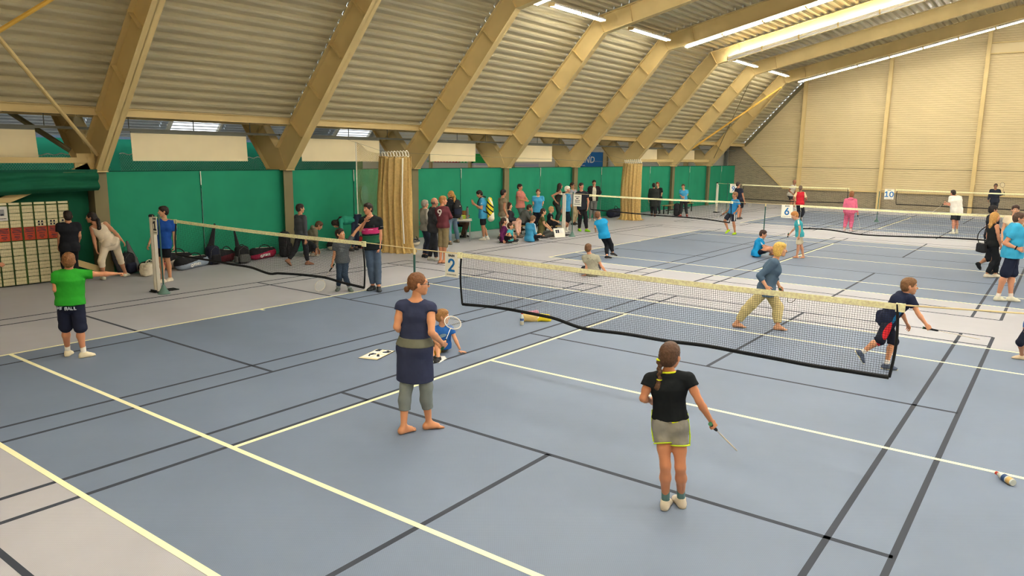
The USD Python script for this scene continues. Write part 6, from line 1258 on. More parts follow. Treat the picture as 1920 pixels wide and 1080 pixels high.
    def bottoms(grow=0.0):
        q = [econe(Pv + sp * .13 * S, Pv - sp * .05 * S, hlat, Rh * .97 + g, Rh * 1.0 + g * .8, .03 * S, grow=grow)]
        for k in "LR":
            h, kn, a = J["h" + k], J["k" + k], J["a" + k]
            q.append(ell(h - hf * .045 * S - sp * .01 * S, [hlat, hf, sp], np.array([.085, .085, .09]) * S * bb + g + grow, .04 * S))
            r0, r1, r2, r3 = (.084 * S * b + g), (.060 * S * b * lo_ + g), (.057 * S * bb * lo_ + g), (.038 * S * lo_ + g if bt["kind"] == "trousers" else .040 * S + g)
            if L <= 1.0:
                e = seg(h, kn, L); q.append(cone(h, e, r0, (r0 + (r1 - r0) * L) * (1.0 + .22 * (lo_ - 1) / .25), .03 * S, flat=True, grow=grow))
            else:
                q.append(cone(h, kn, r0, r1, .03 * S, grow=grow)); e = seg(kn, a, L - 1)
                shn = nrm_(a - kn); bk = -nrm_(f3("t" + k) - shn * (f3("t" + k) @ shn)) * .012 * S
                q.append(cone(kn, seg(kn, a, min(.35, L - 1)) + bk, r1, r2, .03 * S, flat=L - 1 <= .35, grow=grow))
                if L - 1 > .35:
                    q.append(cone(seg(kn, a, .35) + bk, e, r2, r2 + (r3 - r2) * min(1, (L - 1.35) / .65), .02 * S, flat=True, grow=grow))
        return q
    F2 = Field(bottoms(), res)
    if bt["kind"] != "leggings" or True:
        F2.cut(Pv + sp * .155 * S, sp)
    if J["P"][2] < .3: F2.cut(np.array([0, 0, .004]), -ZUP)
    m = ruffle(F2.mesh(), 11 / S, .008 * S if bt["kind"] != "leggings" else .0015, 1)
    m.vertices[:, 2] = np.maximum(m.vertices[:, 2], .004)
    obj({"trousers": "trousers", "shorts": "shorts", "leggings": "leggings"}[bt["kind"]], m, cloth(bt["c"]), t, smooth=True)
    if "trim" in bt:
        for k in "LR":
            h, kn = J["h" + k], J["k" + k]; e = seg(h, kn, L); ax = nrm_(kn - h)
            u = nrm_(np.cross(ax, hf)); v = np.cross(ax, u); r1 = (.084 * S * b + g) * .93 + .006
            obj("leg_trim", tube([e + (u * math.cos(x) + v * math.sin(x)) * r1 - ax * .035 * abs(u * math.cos(x) + v * math.sin(x) + 0 * u)[0] * 0 for x in np.linspace(0, 6.283, 20)[:-1]], .006, 6, closed=True), cloth(bt["trim"]), t, smooth=True)
            o = hlat * (1 if k == "R" else -1)
            obj("side_trim", tube([Pv + sp * .12 * S + o * (Rh[0] + g + .004), Pv + o * (Rh[0] + g + .012), seg(h, kn, .25) + o * (r1 + .01), e + o * (r1 + .004)], .0065, 6), cloth(bt["trim"]), t, smooth=True)
    if "cuff" in bt:
        for k in "LR":
            kn, a = J["k" + k], J["a" + k]
            obj("cuff", Field([cone(seg(kn, a, .82), seg(kn, a, .95), .06 * S, .062 * S, 0, flat=True)], .008).cut(seg(kn, a, .82), -nrm_(a - kn)).mesh(), cloth(bt["cuff"]), t, smooth=True)
    # ---- top
    tp = d["top"]; fit = tp.get("fit", 1.1); g2 = .010 * S; sl_ = tp["sl"]; hem = tp["hem"] * S
    stand = sp[2] > .8
    dn = -sp if not stand else nrm_(-sp * .5 - ZUP * .5)
    def tops(grow=0.0, arms=True):
        q = torso(g2 + grow, fit)[1:] + shoulders(g2 * .8 + grow, 1.04 if sl_ > .1 else .9)
        he = Pv + dn * hem if hem > 0 else Pv - sp * hem
        wl = Rh * max(fit, 1.03) + g2 * 1.4
        if tp.get("kind") == "dress": wl = Rh * 1.10 + np.array([.022, .055])
        wq = Rw * fit + g2
        if hem > .02:
            q.append(econe(W, Pv, hlat, wq, wl, .05 * S, grow=grow)); q.append(econe(Pv, he, hlat, wl, wl * (1.04 if tp.get("kind") != "dress" else 1.07), .03 * S, flat=True, grow=grow))
            for k in "LR":
                q.append(ell(J["h" + k] - hf * .045 * S, [hlat, hf, sp], np.array([.085, .085, .085]) * S * bb + g2 * 1.9 + grow, .04 * S))
        else:
            q.append(econe(W, he, hlat, wq, wq + (wl - wq) * .8, .03 * S, flat=True, grow=grow))
        if woman and d.get("name") != "girl":
            for qq in (-1, 1):
                q.append(ell(Cc - sp * .03 * S + cfw * .085 * S * b + clat * qq * .07 * S, [clat, cfw, sp], np.array([.062, .055, .062]) * S * b + g2 + grow, .05 * S))
        if arms and sl_ > .1:
            for k in "LR":
                s, e, w = J["s" + k], J["e" + k], J["w" + k]
                lf = 1.0 + .35 * (fit - 1)
                if sl_ < .85:
                    ee = seg(s, e, sl_ + .05); q.append(cone(s, ee, .056 * S * bb * lf + g2, (.056 - .006 * sl_) * S * bb * lf * 1.06 + g2, .025 * S, flat=True, grow=grow))
                else:
                    q.append(cone(s, e, .053 * S * bb * lf + g2, .041 * S * lf + g2, .03 * S, grow=grow))
                    q.append(cone(e, seg(e, w, .93 if sl_ >= 1 else .45), .042 * S * lf + g2, (.029 if sl_ >= 1 else .040) * S * lf + g2, .02 * S, flat=True, grow=grow))
        return q
    def neck_cut(F):
        r = tp.get("neck", .064) * S
        F.add(cone(N - sp * .012 * S + cfw * .012 * S, N + sp * .12 * S + cfw * .02 * S, r, r * 1.15, .012, "s"))
        he = Pv + dn * hem if hem > 0 else Pv - sp * hem
        if hem > -.2 * S: F.cut(he, dn if hem > 0 else -sp)
        return F
    F3 = neck_cut(Field(tops(), res))
    if J["P"][2] < .3: F3.cut(np.array([0, 0, .004]), -ZUP)
    m = ruffle(F3.mesh(), np.array([9, 9, 6]) / S, .009 * S * (.6 if tp.get("kind") == "dress" else 1), 2)
    m.vertices[:, 2] = np.maximum(m.vertices[:, 2], .004)
    nm = "dress" if tp.get("kind") == "dress" else ("shirt" if sl_ < .85 else "jumper")
    obj(nm, m, cloth(tp["c"]), t, smooth=True)
    def patch(name, cutter, color, prims=None, grow=.0055, material=None):
        F = neck_cut(Field(prims or tops(grow), res * .8)) if prims is None else Field(prims, res * .8)
        F.keep(cutter)
        mm = F.mesh()
        if mm is None: return None
        ruffle(mm, np.array([9, 9, 6]) / S, .009 * S, 2) if prims is None else None
        return obj(name, mm, material or cloth(color), t, smooth=True)
    for c, hi, lo in tp.get("stripes", ()):
        F = Field(tops(.0045, arms=False), res * .8); F.keep(slab(Pv, sp, lo * T, hi * T)); mm = F.mesh()
        if mm is not None: obj("shirt_stripe", ruffle(mm, np.array([9, 9, 6]) / S, .009 * S, 2), cloth(c), t, smooth=True)
    if tp.get("hood"):
        o = N - cfw * .075 * S + sp * .02
        obj("hood", ruffle(Field([ell(o, [clat, cfw, sp], np.array([.115, .06, .075]) * S, .02), cone(o + clat * .08 * S, N + cfw * .05 * S + clat * .05 * S, .035 * S, .02 * S, .03), cone(o - clat * .08 * S, N + cfw * .05 * S - clat * .05 * S, .035 * S, .02 * S, .03)], res).mesh(), 14, .008, 4), cloth(tp["c"]), t, smooth=True)
    if tp.get("collar"):
        u, v = clat, cfw
        obj("collar", tube([N + sp * .01 + (u * math.cos(x) + v * math.sin(x)) * .066 * S for x in np.linspace(0, 6.283, 18)[:-1]], .011, 6, closed=True), cloth(tp["collar"]), t, smooth=True)
    if d.get("jacket"):
        F = neck_cut(Field(tops(.014), res)); F.add(ell(Cc + cfw * .16 * S - sp * .12 * S, [clat, cfw, sp], np.array([.085, .13, .5]) * S, .01, "s"))
        for k in "LR":
            s, e, w = J["s" + k], J["e" + k], J["w" + k]
            F2_ = [cone(s, e, .064 * S, .052 * S, .02), cone(e, seg(e, w, .93), .052 * S, .042 * S, .02, flat=True)]
            for q in F2_: F.add(q)
        obj("jacket", ruffle(F.mesh(), 10, .008, 5), cloth(d["jacket"]), t, smooth=True)
    if d.get("under"):
        for k in "LR":
            s, e = J["s" + k], J["e" + k]
            obj("sleeve", ruffle(Field([cone(s, seg(s, e, .75), .062 * S, .058 * S, .02, flat=True)], res).mesh(), 11, .006, 3), cloth(d["under"]), t, smooth=True)
    ex = d.get("extra", ())
    ring = lambda c, ax, r, n=18: [c + (nrm_(np.cross(ax, [.3, .9, .2])) * math.cos(x) + np.cross(ax, nrm_(np.cross(ax, [.3, .9, .2]))) * math.sin(x)) * r for x in np.linspace(0, 2 * math.pi, n, endpoint=False)]
    if "belt" in ex:
        F = Field(tops(.006, arms=False), res * .8); F.keep(slab(Pv, sp, .07 * T, .25 * T)); obj("belt", F.mesh(), cloth((112, 114, 100)), t, smooth=True)
    if "neon" in ex:
        obj("neon_collar", tube([N + sp * (.008 + .02 * -math.sin(x)) * S + (clat * math.cos(x) * .088 + cfw * math.sin(x) * .082 + cfw * .008) * S for x in np.linspace(0, 6.283, 22)[:-1]], .0085, 6, closed=True), mat("neon_yellow", (222, 236, 40)), t, smooth=True)
        F = Field([econe(W, Pv + sp * .03 * S, hlat, Rw + .010, Rh + .008, .03), econe(Pv + sp * .03 * S, Pv - sp * .005 * S, hlat, Rh + .0155, Rh + .0165, .03, flat=True)], res); F.cut(Pv + sp * .002 * S, -sp)
        F.keep(slab(Pv, sp, .04 * S, .16 * S)); F.keep(slab(Pv, hlat, .02 * S, 1.0))
        mm = F.mesh()
        if mm is not None: obj("neon_vest_hem", mm, mat("neon_yellow", (222, 236, 40)), t, smooth=True)
    if "shorts_text" in ex:
        rx, ry = Rh[0] * 1.0 + .022, Rh[1] * 1.0 + .060
        for i, ch in enumerate("OT BALL"):
            if ch == " ": continue
            u = (i - 3.6) * .036 - .012
            sn = max(-.97, min(.97, u / rx)); cs = math.sqrt(1 - sn * sn)
            o = Pv - sp * (.092 + .05 * (u + .01)) * S + hlat * u - hf * ry * cs
            dr = nrm_(hlat * sn / rx - hf * cs / ry); ex_ = nrm_(hlat * cs / ry + hf * sn / rx)
            gm = meshkit.text_mesh(ch, .040, .03, True); gm.apply_translation((-gm.bounds.mean(0)[0], 0, -.02)); obj("lettering", xf(gm, frame(o, ex_, nrm_(np.cross(dr, ex_)), dr)), mat("print_grey", (176, 182, 196)), t)
    if "number9" in ex:
        gm = meshkit.text_mesh("9", .17, .03, True); gm.apply_translation((-gm.bounds.mean(0)[0], -.08, -.015))
        dr = nrm_(-cfw + clat * -.25); ex_ = nrm_(clat - dr * (clat @ dr)); o = Cc + dr * (.118 * S * fit + .012) - clat * .03
        obj("number", xf(gm, frame(o, ex_, np.cross(dr, ex_), dr)), cloth((214, 206, 196)), t)
    if "crest" in ex:
        obj("crest", Field([ell(Cc - sp * .03 * S + cfw * (.12 * S * fit + .014) - clat * .06, [clat, cfw, sp], (.028, .010, .034), 0)], .006).mesh(), cloth((52, 52, 58)), t, smooth=True)
    if "print" in ex:
        patch("shirt_print", ell(Cc + cfw * .12 * S - sp * .05 * S, [clat, cfw, nrm_(sp + clat * .2)], (.085 * S, .1, .040 * S), 0), (128, 156, 176), grow=.004)
    if "print_grey" in ex:
        for i, (zz, w_) in enumerate(((.05, .06), (.0, .085), (-.05, .075), (-.10, .085), (-.15, .06))):
            patch("shirt_print", ell(Cc + cfw * .12 * S + sp * zz * S * .8 + clat * .012 * (-1) ** i, [clat, cfw, sp], (w_ * S, .1, .013 * S), 0), (132, 138, 142), grow=.004)
    if "back_stripes" in ex:
        for i in range(4):
            F = neck_cut(Field(tops(.004, arms=False), res * .7)); F.keep(slab(Cc + clat * (.0 + .035 * (i - 1.5)), nrm_(clat * .8 + sp * .6), -.004, .004)); F.keep(slab(Cc, -cfw, .0, 1)); F.keep(slab(Pv, sp, .12 * T, .9 * T))
            mm = F.mesh()
            if mm is not None: obj("back_stripe", ruffle(mm, np.array([9, 9, 6]) / S, .009 * S, 2), cloth((72, 72, 70)), t, smooth=True)
    if "white_shoulders" in ex:
        for k in "LR":
            s, e = J["s" + k], J["e" + k]
            o = nrm_(s - N)
            q = [cone(seg(N, s, .55), s, .066 * S * 1.1, .063 * S * 1.15, .02, grow=g2), cone(s, seg(s, e, min(sl_, .55)), .060 * S * 1.1 + g2, .058 * S * 1.12 + g2, .02, flat=True)]
            F = Field(q, res * .8); F.keep(ell(seg(s, e, .15) + o * .06 * S + sp * .03 * S, [nrm_(np.cross(o, sp)), o, sp], (.03 * S, .09 * S, .16 * S), 0)); mm = F.mesh()
            if mm is not None: obj("shoulder_panel", mm, cloth((226, 222, 210)), t, smooth=True)
    if "red_side" in ex:
        F = Field(bottoms(.008), res * .8); hR, kR = J["hR"], J["kR"]; mid = seg(hR, kR, .55); o = hlat
        F.keep(ell(mid + o * .09 * S, [nrm_(np.cross(o, kR - hR)), o, nrm_(kR - hR)], (.055 * S, .10 * S, .40 * S), 0)); mm = F.mesh()
        if mm is not None: obj("red_panel", mm, cloth((196, 40, 48)), t, smooth=True)
    if "blue_side" in ex:
        patch("blue_panel", ell(Pv + sp * T * .5 + clat * .14 * S, [cfw, clat, sp], (.035 * S, .09 * S, T * .62), 0), (36, 116, 166), grow=.005)
    if "side_stripe" in ex:
        F = Field(bottoms(.008), res * .8); hL, kL = J["hL"], J["kL"]; F.keep(ell(seg(hL, kL, .25) - hlat * .09 * S, [hf, hlat, nrm_(kL - hL)], (.03 * S, .09 * S, .25 * S), 0)); mm = F.mesh()
        if mm is not None: obj("white_panel", mm, cloth((226, 224, 220)), t, smooth=True)
    if "arm_stripe" in ex:
        for k in "LR":
            s, e = J["s" + k], J["e" + k]; o = nrm_(s - N); out = nrm_(o + ZUP * .1)
            en = min(sl_, .95); a_ = nrm_(e - s); oo = nrm_(out - a_ * (out @ a_))
            for q in (-1, 1):
                sd = nrm_(np.cross(o, sp)) * q * .013
                obj("sleeve_stripe", tube([seg(N, s, .45) + sp * .062 * S + sd, seg(N, s, .85) + sp * .066 * S + sd, s + oo * .052 * S + sp * .035 * S + sd, seg(s, e, .35) + oo * (.066 * S) + sd, seg(s, e, en) + oo * (.062 * S) + sd], .0075, 6), cloth((232, 232, 230)), t, smooth=True)
    if "white_cuffs" in ex:
        for k in "LR":
            s, e = J["s" + k], J["e" + k]
            obj("sleeve_band", tube(ring(seg(s, e, sl_ - .12), nrm_(e - s), .066 * S), .011, 6, closed=True), cloth((230, 228, 224)), t, smooth=True)
    if "glasses" in ex:
        mg = mat("glasses_frame", (30, 26, 28), .4, .5); gl = []
        for q in (-1, 1):
            gl.append(tube([Q(.033 * q + .024 * math.cos(x), .0985 - .004 * abs(math.cos(x)), .008 + .017 * math.sin(x)) for x in np.linspace(0, 6.283, 16)[:-1]], .0028 * hs, 5, closed=True))
            gl.append(tube([Q(.057 * q, .094, .012), Q(.077 * q, .05, .012), Q(.079 * q, -.005, .010)], .0032 * hs, 5))
        gl.append(tube([Q(-.009, .101, .012), Q(.009, .101, .012)], .0028 * hs, 5))
        obj("glasses", cat(gl), mg, t, smooth=True)
    if "watch" in ex:
        w, e = J["wR"], J["eR"]
        obj("watch", tube(ring(seg(e, w, .88), nrm_(w - e), .032 * S), .014, 6, closed=True), M_BLACK, t, smooth=True)
    # ---- shoes and socks
    if d["feet"] == "shoe":
        for k in "LR":
            a, td, up, lt = feet[k]
            F = Field(foot(k, .006, toe=False) + [cone(a + up * .0, a - up * .03, .040 * F_, .042 * F_, .02)], min(res, .011))
            F.cut(a - up * .083 * S, -up); F.cut(a + up * .012 * S, up)
            mm = F.mesh(); mm.vertices[:, 2] = np.maximum(mm.vertices[:, 2], .006)
            sh_ = obj("shoe", mm, mat("shoe_%d_%d_%d" % tuple(d["shoe"]), d["shoe"], .6, .3), t, smooth=True)
            if dist < 26:
                so = a - up * .072 * S
                F = Field([econe(so - td * .050 * F_, so + td * .10 * F_, lt, (.040 * F_, .030), (.050 * F_, .030), .01), econe(so + td * .09 * F_, so + td * .160 * F_, lt, (.050 * F_, .03), (.036 * F_, .02), .01)], min(res, .010))
                F.cut(a - up * .066 * S, up); F.cut(a - up * .083 * S, -up); mm = F.mesh()
                if mm is not None:
                    mm.vertices[:, 2] = np.maximum(mm.vertices[:, 2], .003)
                    c = d.get("sole", tuple(int(x * .8) for x in d["shoe"])); obj("sole", mm, mat("sole_%d_%d_%d" % tuple(c), c, .7, .3), sh_, smooth=True)
            if "sock" in d:
                kn = J["k" + k]; u = nrm_(kn - a)
                obj("sock", Field([cone(a - u * .02, a + u * d["sock"][1], .041 * S, .043 * S, 0, flat=True)], min(res, .009)).mesh(), cloth(d["sock"][0]), t, smooth=True)
    if d["feet"] == "flip":
        for k in "LR":
            a, td, up, lt = feet[k]
            so = a - up * .083 * S
            mm = trimesh.creation.box((.27 * F_, .095 * F_, .012)); mm.apply_transform(frame(so + td * .045 + up * .004, td, np.cross(up, td), up)); obj("sandal", mm, mat("flipflop", (70, 40, 34)), t)
            obj("sandal_strap", tube([so + td * .13 * F_ + up * .03, so + td * .07 * F_ + lt * .035 + up * .035, so + td * .01 * F_ + lt * .045 + up * .012], .006, 5), mat("flipflop", (70, 40, 34)), t)
    return t

import time as _time
_t0 = _time.time()
for _d in PEOPLE:
    person(_d)
print("people", round(_time.time() - _t0, 1), "s")

# ------------------------------------------------------------------ rackets, shuttles
M_GRIP = mat("racket_grip", (34, 36, 38), .7, .3)
M_RFRAME = mat("racket_frame", (222, 214, 200), .35, .5)
M_RFRAME_D = mat("racket_frame_dark", (70, 66, 64), .35, .5)
M_STRING = mat("racket_string", (236, 236, 228), .5, .3)
def racket(name_label, grip, d, n, dark=False):
    """held at the grip point; d points from the butt to the head, n is the face normal."""
    d = nrm_(d); n = nrm_(np.asarray(n) - d * (np.asarray(n) @ d)); s = np.cross(n, d)
    t = thing("badminton_racket", name_label, "racket", grip)
    p = lambda u, v, w=0.0: s * u + d * v + n * w
    fm = M_RFRAME_D if dark else M_RFRAME
    obj("handle", tube([p(0, -.07), p(0, -.06), p(0, .09), p(0, .11)], [.017, .0145, .0135, .008], 10), M_GRIP, t, smooth=40)
    obj("butt_cap", tube([p(0, -.078), p(0, -.066)], .0175, 10), mat("butt_green", (60, 120, 84), .6, .3), t, smooth=40)
    obj("shaft", tube([p(0, .10), p(0, .34)], .0042, 8), M_RFRAME if not dark else M_RFRAME_D, t, smooth=40)
    a = np.linspace(0, 2 * np.pi, 40, endpoint=False)
    c0, ra, rb = .46, .122, .094
    obj("head_frame", tube(np.array([p(rb * math.sin(x), c0 - ra * math.cos(x)) for x in a]), .0062, 7, closed=True), fm, t, smooth=True)
    st = []
    for u in np.linspace(-.082, .082, 14):
        h = ra * math.sqrt(max(0, 1 - (u / rb) ** 2)); st.append(tube([p(u, c0 - h), p(u, c0 + h)], .0007, 3))
    for v in np.linspace(-.108, .108, 17):
        w = rb * math.sqrt(max(0, 1 - (v / ra) ** 2)); st.append(tube([p(-w, c0 + v), p(w, c0 + v)], .0007, 3))
    tag(obj("strings", cat(st), M_STRING, t), kind="stuff")
    return t
RACKETS = [
('racket with a white round head held by the woman in the navy dress',[3.143,-6.713,0.9],[0.832,0.462,0.307],[-0.064,-0.47,0.881]),
('racket seen edge-on in the right hand of the girl with the plait',[3.059,-9.708,0.732],[0.837,0.007,-0.546],[-0.47,0.519,-0.714]),
('thin dark racket held low by the blond woman in denim',[10.495,-7.983,0.618],[0.896,-0.151,-0.417],[-0.335,-0.846,-0.414]),
('racket stretched out by the lunging boy with red-sided shorts',[8.619,-10.509,0.654],[0.05,-0.995,-0.09],[-0.204,0.078,-0.976]),
('racket hanging from the hand of the boy in the grey print t-shirt',[7.481,0.302,0.535],[-0.531,0.244,-0.812],[-0.615,-0.77,0.17]),
('racket swung by the boy in blue stepping on the second court',[25.053,-1.294,0.744],[-0.36,0.817,-0.451],[-0.101,0.446,0.889]),
('racket with black handle held down by the red-blond child',[19.767,-5.328,0.67],[0.617,0.25,-0.746],[-0.269,0.958,0.099]),
('racket hanging beside the woman in pink',[30.036,-5.034,0.679],[-0.027,-0.243,-0.97],[-0.213,0.949,-0.232]),
('pale racket of the man in the loose white t-shirt',[31.88,-7.823,1.173],[-0.126,0.722,-0.68],[-0.042,0.681,0.731]),
('racket beside the man in navy near sign 9',[32.377,0.469,0.769],[-0.617,-0.78,-0.103],[-0.774,0.578,0.259]),
('raised racket of the man in the dark tracksuit',[42.45,-9.198,1.281],[0.01,0.263,0.965],[-0.998,-0.06,0.026]),
('racket with black grip under the hand of the boy sitting in grey',[13.105,-3.079,0.03],[0.485,-0.874,0.0],[0.0,0.0,1.0]),
]
for i, (lab, g_, d_, n_) in enumerate(RACKETS):
    racket(lab, g_, d_, n_, "dark" in lab or "thin" in lab)
racket("racket lying on the floor before the child in turquoise", (16.9, 3.10, .018), (.25, -.9, 0), (0, 0, 1), True)
racket("racket lying on the floor beside the woman in the olive t-shirt", (18.95, 2.95, .018), (.35, -.9, 0), (0, 0, 1), True)

t = thing("shuttlecock", "white shuttlecock lying on the far court left of the woman in pink", "shuttlecock", (36.8, -4.44, 0))
obj("skirt", lathe([(.012, .028), (.034, .075), (.032, .075), (.010, .03)], 16), M_WHITE, t); obj("cork", lathe([(.001, .004), (.010, .007), (.013, .016), (.0125, .03), (.001, .03)], 12), M_PAPER, t)

# ------------------------------------------------------------------ display board with result cards
bd = thing("display_board", "green display board covered with ruled white cards and red notices", "board", (2.85, 5.85, 0))
gm_ = mat("board_green", (58, 84, 40), .7, .2)
xr = 1.93; cwid = .238; ncol = 16
obj("back_panel", box(xr - cwid * ncol - .03, xr, .02, .05, .02, 1.76), gm_, bd)
for i in range(ncol + 1):
    x = xr - i * cwid
    w = .018 if i % 4 == 0 else .006
    obj("mullion", box(x - w, x + (w if i else .0), -.012, .02, .02, 1.76), gm_, bd)
rows = [(.03 + .155 * k, .03 + .155 * k + .14) for k in range(6)] + [(1.245 + .152 * k, 1.245 + .152 * k + .138) for k in range(3)] + [(1.712, 1.757)]
mc = mat("card_cream", (226, 216, 178), .8, .2); mr = mat("notice_red", (186, 76, 54), .8, .2); ml = mat("ruled_line", (150, 142, 112), .8, .2)
lines = []
for i in range(ncol):
    x0, x1 = xr - (i + 1) * cwid + .022, xr - i * cwid - .012
    for k, (za, zb) in enumerate(rows):
        if i == 5 and k in (7, 8): continue
        if i == 7 and k in (7, 8): continue
        obj("card", box(x0, x1, -.004, .019, za, zb), mc, bd)
        if k < 9:
            for q in (.12, .42, .50, .58, .92):
                lines.append(box(x0, x1, -.0055, -.004, za + (zb - za) * q, za + (zb - za) * q + .0035))
            for q in np.linspace(.12, .88, 6):
                lines.append(box(x0 + (x1 - x0) * q, x0 + (x1 - x0) * q + .003, -.0055, -.004, za + .01, zb - .01))
    green = i in (7, 8)
    nt = obj("notice", box(x0 - .008, x1 + .006, -.006, .018, .965, 1.235), mat("notice_green", (40, 112, 56), .8, .2) if green else mr, bd, label="green notice" if green else None)
    if not green:
        tl = [box((x0 + x1) / 2 - w, (x0 + x1) / 2 + w, -.0075, -.006, z, z + .012) for w, z in ((.08, 1.205), (.07, 1.18), (.085, 1.155), (.085, 1.13), (.06, 1.09), (.05, 1.05), (.055, 1.025), (.03, .995))]
        tag(obj("text_lines", cat(tl), M_DARK_INK, nt), kind="stuff")
    if i < 3:
        for zz in (1.25, 1.31):
            for q in (.25, .6):
                obj("small_picture", box(x0 + .18 * q, x0 + .18 * q + .035, -.007, -.004, zz + .01, zz + .05), M_DARK_INK, bd)
tag(obj("ruling", cat(lines), ml, bd), kind="stuff")
for i, c, w in ((5, (212, 210, 206), "white"), (7, (206, 200, 204), "white")):
    x0, x1 = xr - (i + 1) * cwid + .02, xr - i * cwid - .01
    ps = obj("poster", box(x0, x1, -.006, .018, 1.395, 1.69), mat(f"poster_{i}", c, .8, .2), bd, label="white poster with picture")
    obj("picture", box(x0 + .06, x1 - .06, -.008, -.006, 1.50, 1.63), mat("poster_grey", (140, 142, 146)) if i == 5 else mat("poster_purple", (96, 72, 158)), ps)
    if i == 5:
        obj("picture_figure", box(x0 + .075, x1 - .075, -.009, -.008, 1.50, 1.54), M_DARK_INK, ps)
        obj("text_line", cat([box(q, q + .012, -.008, -.006, 1.43, 1.447) for q in np.linspace(x0 + .03, x1 - .045, 9)]), M_DARK_INK, ps)
obj("foot", cat([box(q - .03, q + .03, -.10, .25, 0, .02) for q in (xr - .1,)]), M_STEEL_D, bd)
obj("foot", box(xr - cwid * 8 - .03, xr - cwid * 8 + .03, -.10, .25, 0, .02), M_STEEL_D, bd)

# ------------------------------------------------------------------ bags along the green screen
def softbox(c, a, size, k=.06, res=.012, noise=.012, seed=1, squash=None):
    """soft bag body: rounded block with axes a (3x3), half sizes, lumpy cloth."""
    c = np.asarray(c, float); a = np.asarray(a, float); h = np.asarray(size, float)
    r = min(k, h.min() * .9)
    def fn(X, Y, Z):
        x, y, z = X - c[0], Y - c[1], Z - c[2]
        q = [np.abs(x * a[i][0] + y * a[i][1] + z * a[i][2]) - (h[i] - r) for i in range(3)]
        return np.sqrt(np.maximum(q[0], 0) ** 2 + np.maximum(q[1], 0) ** 2 + np.maximum(q[2], 0) ** 2) + np.minimum(np.maximum(np.maximum(q[0], q[1]), q[2]), 0) - r
    m = np.abs(a.T) @ h
    F = Field([P_(fn, c - m, c + m, 0)], res)
    F.cut(np.array([0, 0, .004]), -ZUP)
    mm = ruffle(F.mesh(), 9, noise, seed)
    mm.vertices[:, 2] = np.maximum(mm.vertices[:, 2], .002)
    return mm
def axes(yaw, pitch=0.0, roll=0.0):
    y, p_ = math.radians(yaw), math.radians(pitch)
    d = np.array([math.cos(y) * math.cos(p_), math.sin(y) * math.cos(p_), math.sin(p_)])
    s = np.array([-math.sin(y), math.cos(y), 0])
    u = np.cross(d, s)
    return np.array([d, s, u])
CB = mat("bag_black", (36, 36, 40), .75, .25, noise=(7, .2)); CG = mat("bag_grey", (96, 98, 98), .75, .25); CR = mat("bag_red", (178, 40, 44), .7, .25); CP = mat("bag_pink", (176, 36, 76), .6, .3)
CW = mat("bag_white", (226, 216, 196), .7, .25); CS = mat("bag_silver", (150, 164, 182), .5, .4); CN = mat("bag_navy", (36, 40, 60), .75, .25); CY = mat("bag_yellow", (226, 204, 36), .6, .3); CT = mat("bag_tan", (208, 182, 120), .8, .2); CD = mat("bag_darkred", (104, 34, 46), .75, .25)
def strap(pts, r, m, t, name="strap"):
    from scipy.interpolate import CubicSpline
    pts = np.array(pts, float); u = np.linspace(0, 1, len(pts)); cs = CubicSpline(u, pts)
    return obj(name, tube(cs(np.linspace(0, 1, 16)), r, 6), m, t, smooth=True)
def racket_bag(label, loc, yaw, L, main, top=None, panel=None, logo=False, hgt=.30, logo_y=-1):
    t = thing("racket_bag", label, "bag", loc, yaw)
    A = np.eye(3)
    body = Field([econe((-L / 2 + .16, 0, hgt * .48), (L / 2 - .12, 0, hgt * .42), (0, 1, 0), (.17, hgt * .48), (.11, hgt * .40), 0)], .012)
    body.cut(np.array([0, 0, .004]), -ZUP)
    m = ruffle(body.mesh(), 8, .012, 3); m.vertices[:, 2] = np.maximum(m.vertices[:, 2], .002)
    obj("body", m, main, t, smooth=True)
    if top is not None:
        F = Field([econe((-L / 2 + .16, 0, hgt * .48), (L / 2 - .12, 0, hgt * .42), (0, 1, 0), (.176, hgt * .50), (.116, hgt * .42), 0)], .012); F.cut(np.array([0, 0, hgt * .52]), nrm_([.1, -.15, -1]))
        obj("top_panel", ruffle(F.mesh(), 8, .014, 3), top, t, smooth=True)
    obj("zip", tube([(-L / 2 + .02, -.02, hgt * .7), (-L / 2 + .2, -.03, hgt * .97), (L / 2 - .15, -.03, hgt * .84), (L / 2 - .01, -.02, hgt * .6)], .008, 5), CB if top is None else CW, t)
    strap([(-L * .25, -.10, hgt * .82), (-L * .12, -.06, hgt * 1.12), (L * .1, -.05, hgt * 1.10), (L * .2, -.09, hgt * .78)], .012, CB, t, "handle")
    if logo:
        g = meshkit.text_mesh("YONEX", .06, .02, True); g.apply_translation((-.16, 0, -.01))
        obj("logo_lettering", xf(g, frame((-.02, -.165, hgt * .26), (1, 0, 0), (0, .08, 1), (0, -1, .08))), M_WHITE, t)
        obj("logo_mark", cat([xf(trimesh.creation.box((.05, .02, .022)), frame((-.25 + .045 * q, -.165, hgt * .30 + .02 * w), nrm_((1, 0, .5 * s_)), (0, 1, 0), nrm_((-.5 * s_, 0, 1)))) for q, w, s_ in ((0, 1, 1), (1, 1, -1), (0, -1, -1), (1, -1, 1))]), M_WHITE, t)
    if panel is not None:
        F = Field([econe((-L / 2 + .16, 0, hgt * .48), (L / 2 - .12, 0, hgt * .42), (0, 1, 0), (.178, hgt * .50), (.118, hgt * .42), 0)], .012); F.keep(slab((0, 0, hgt * .5), nrm_([.5, 0, 1]), -.03, .03))
        mm = F.mesh(); mm.vertices[:, 2] = np.maximum(mm.vertices[:, 2], .002); obj("stripe", mm, panel, t, smooth=True)
    return t
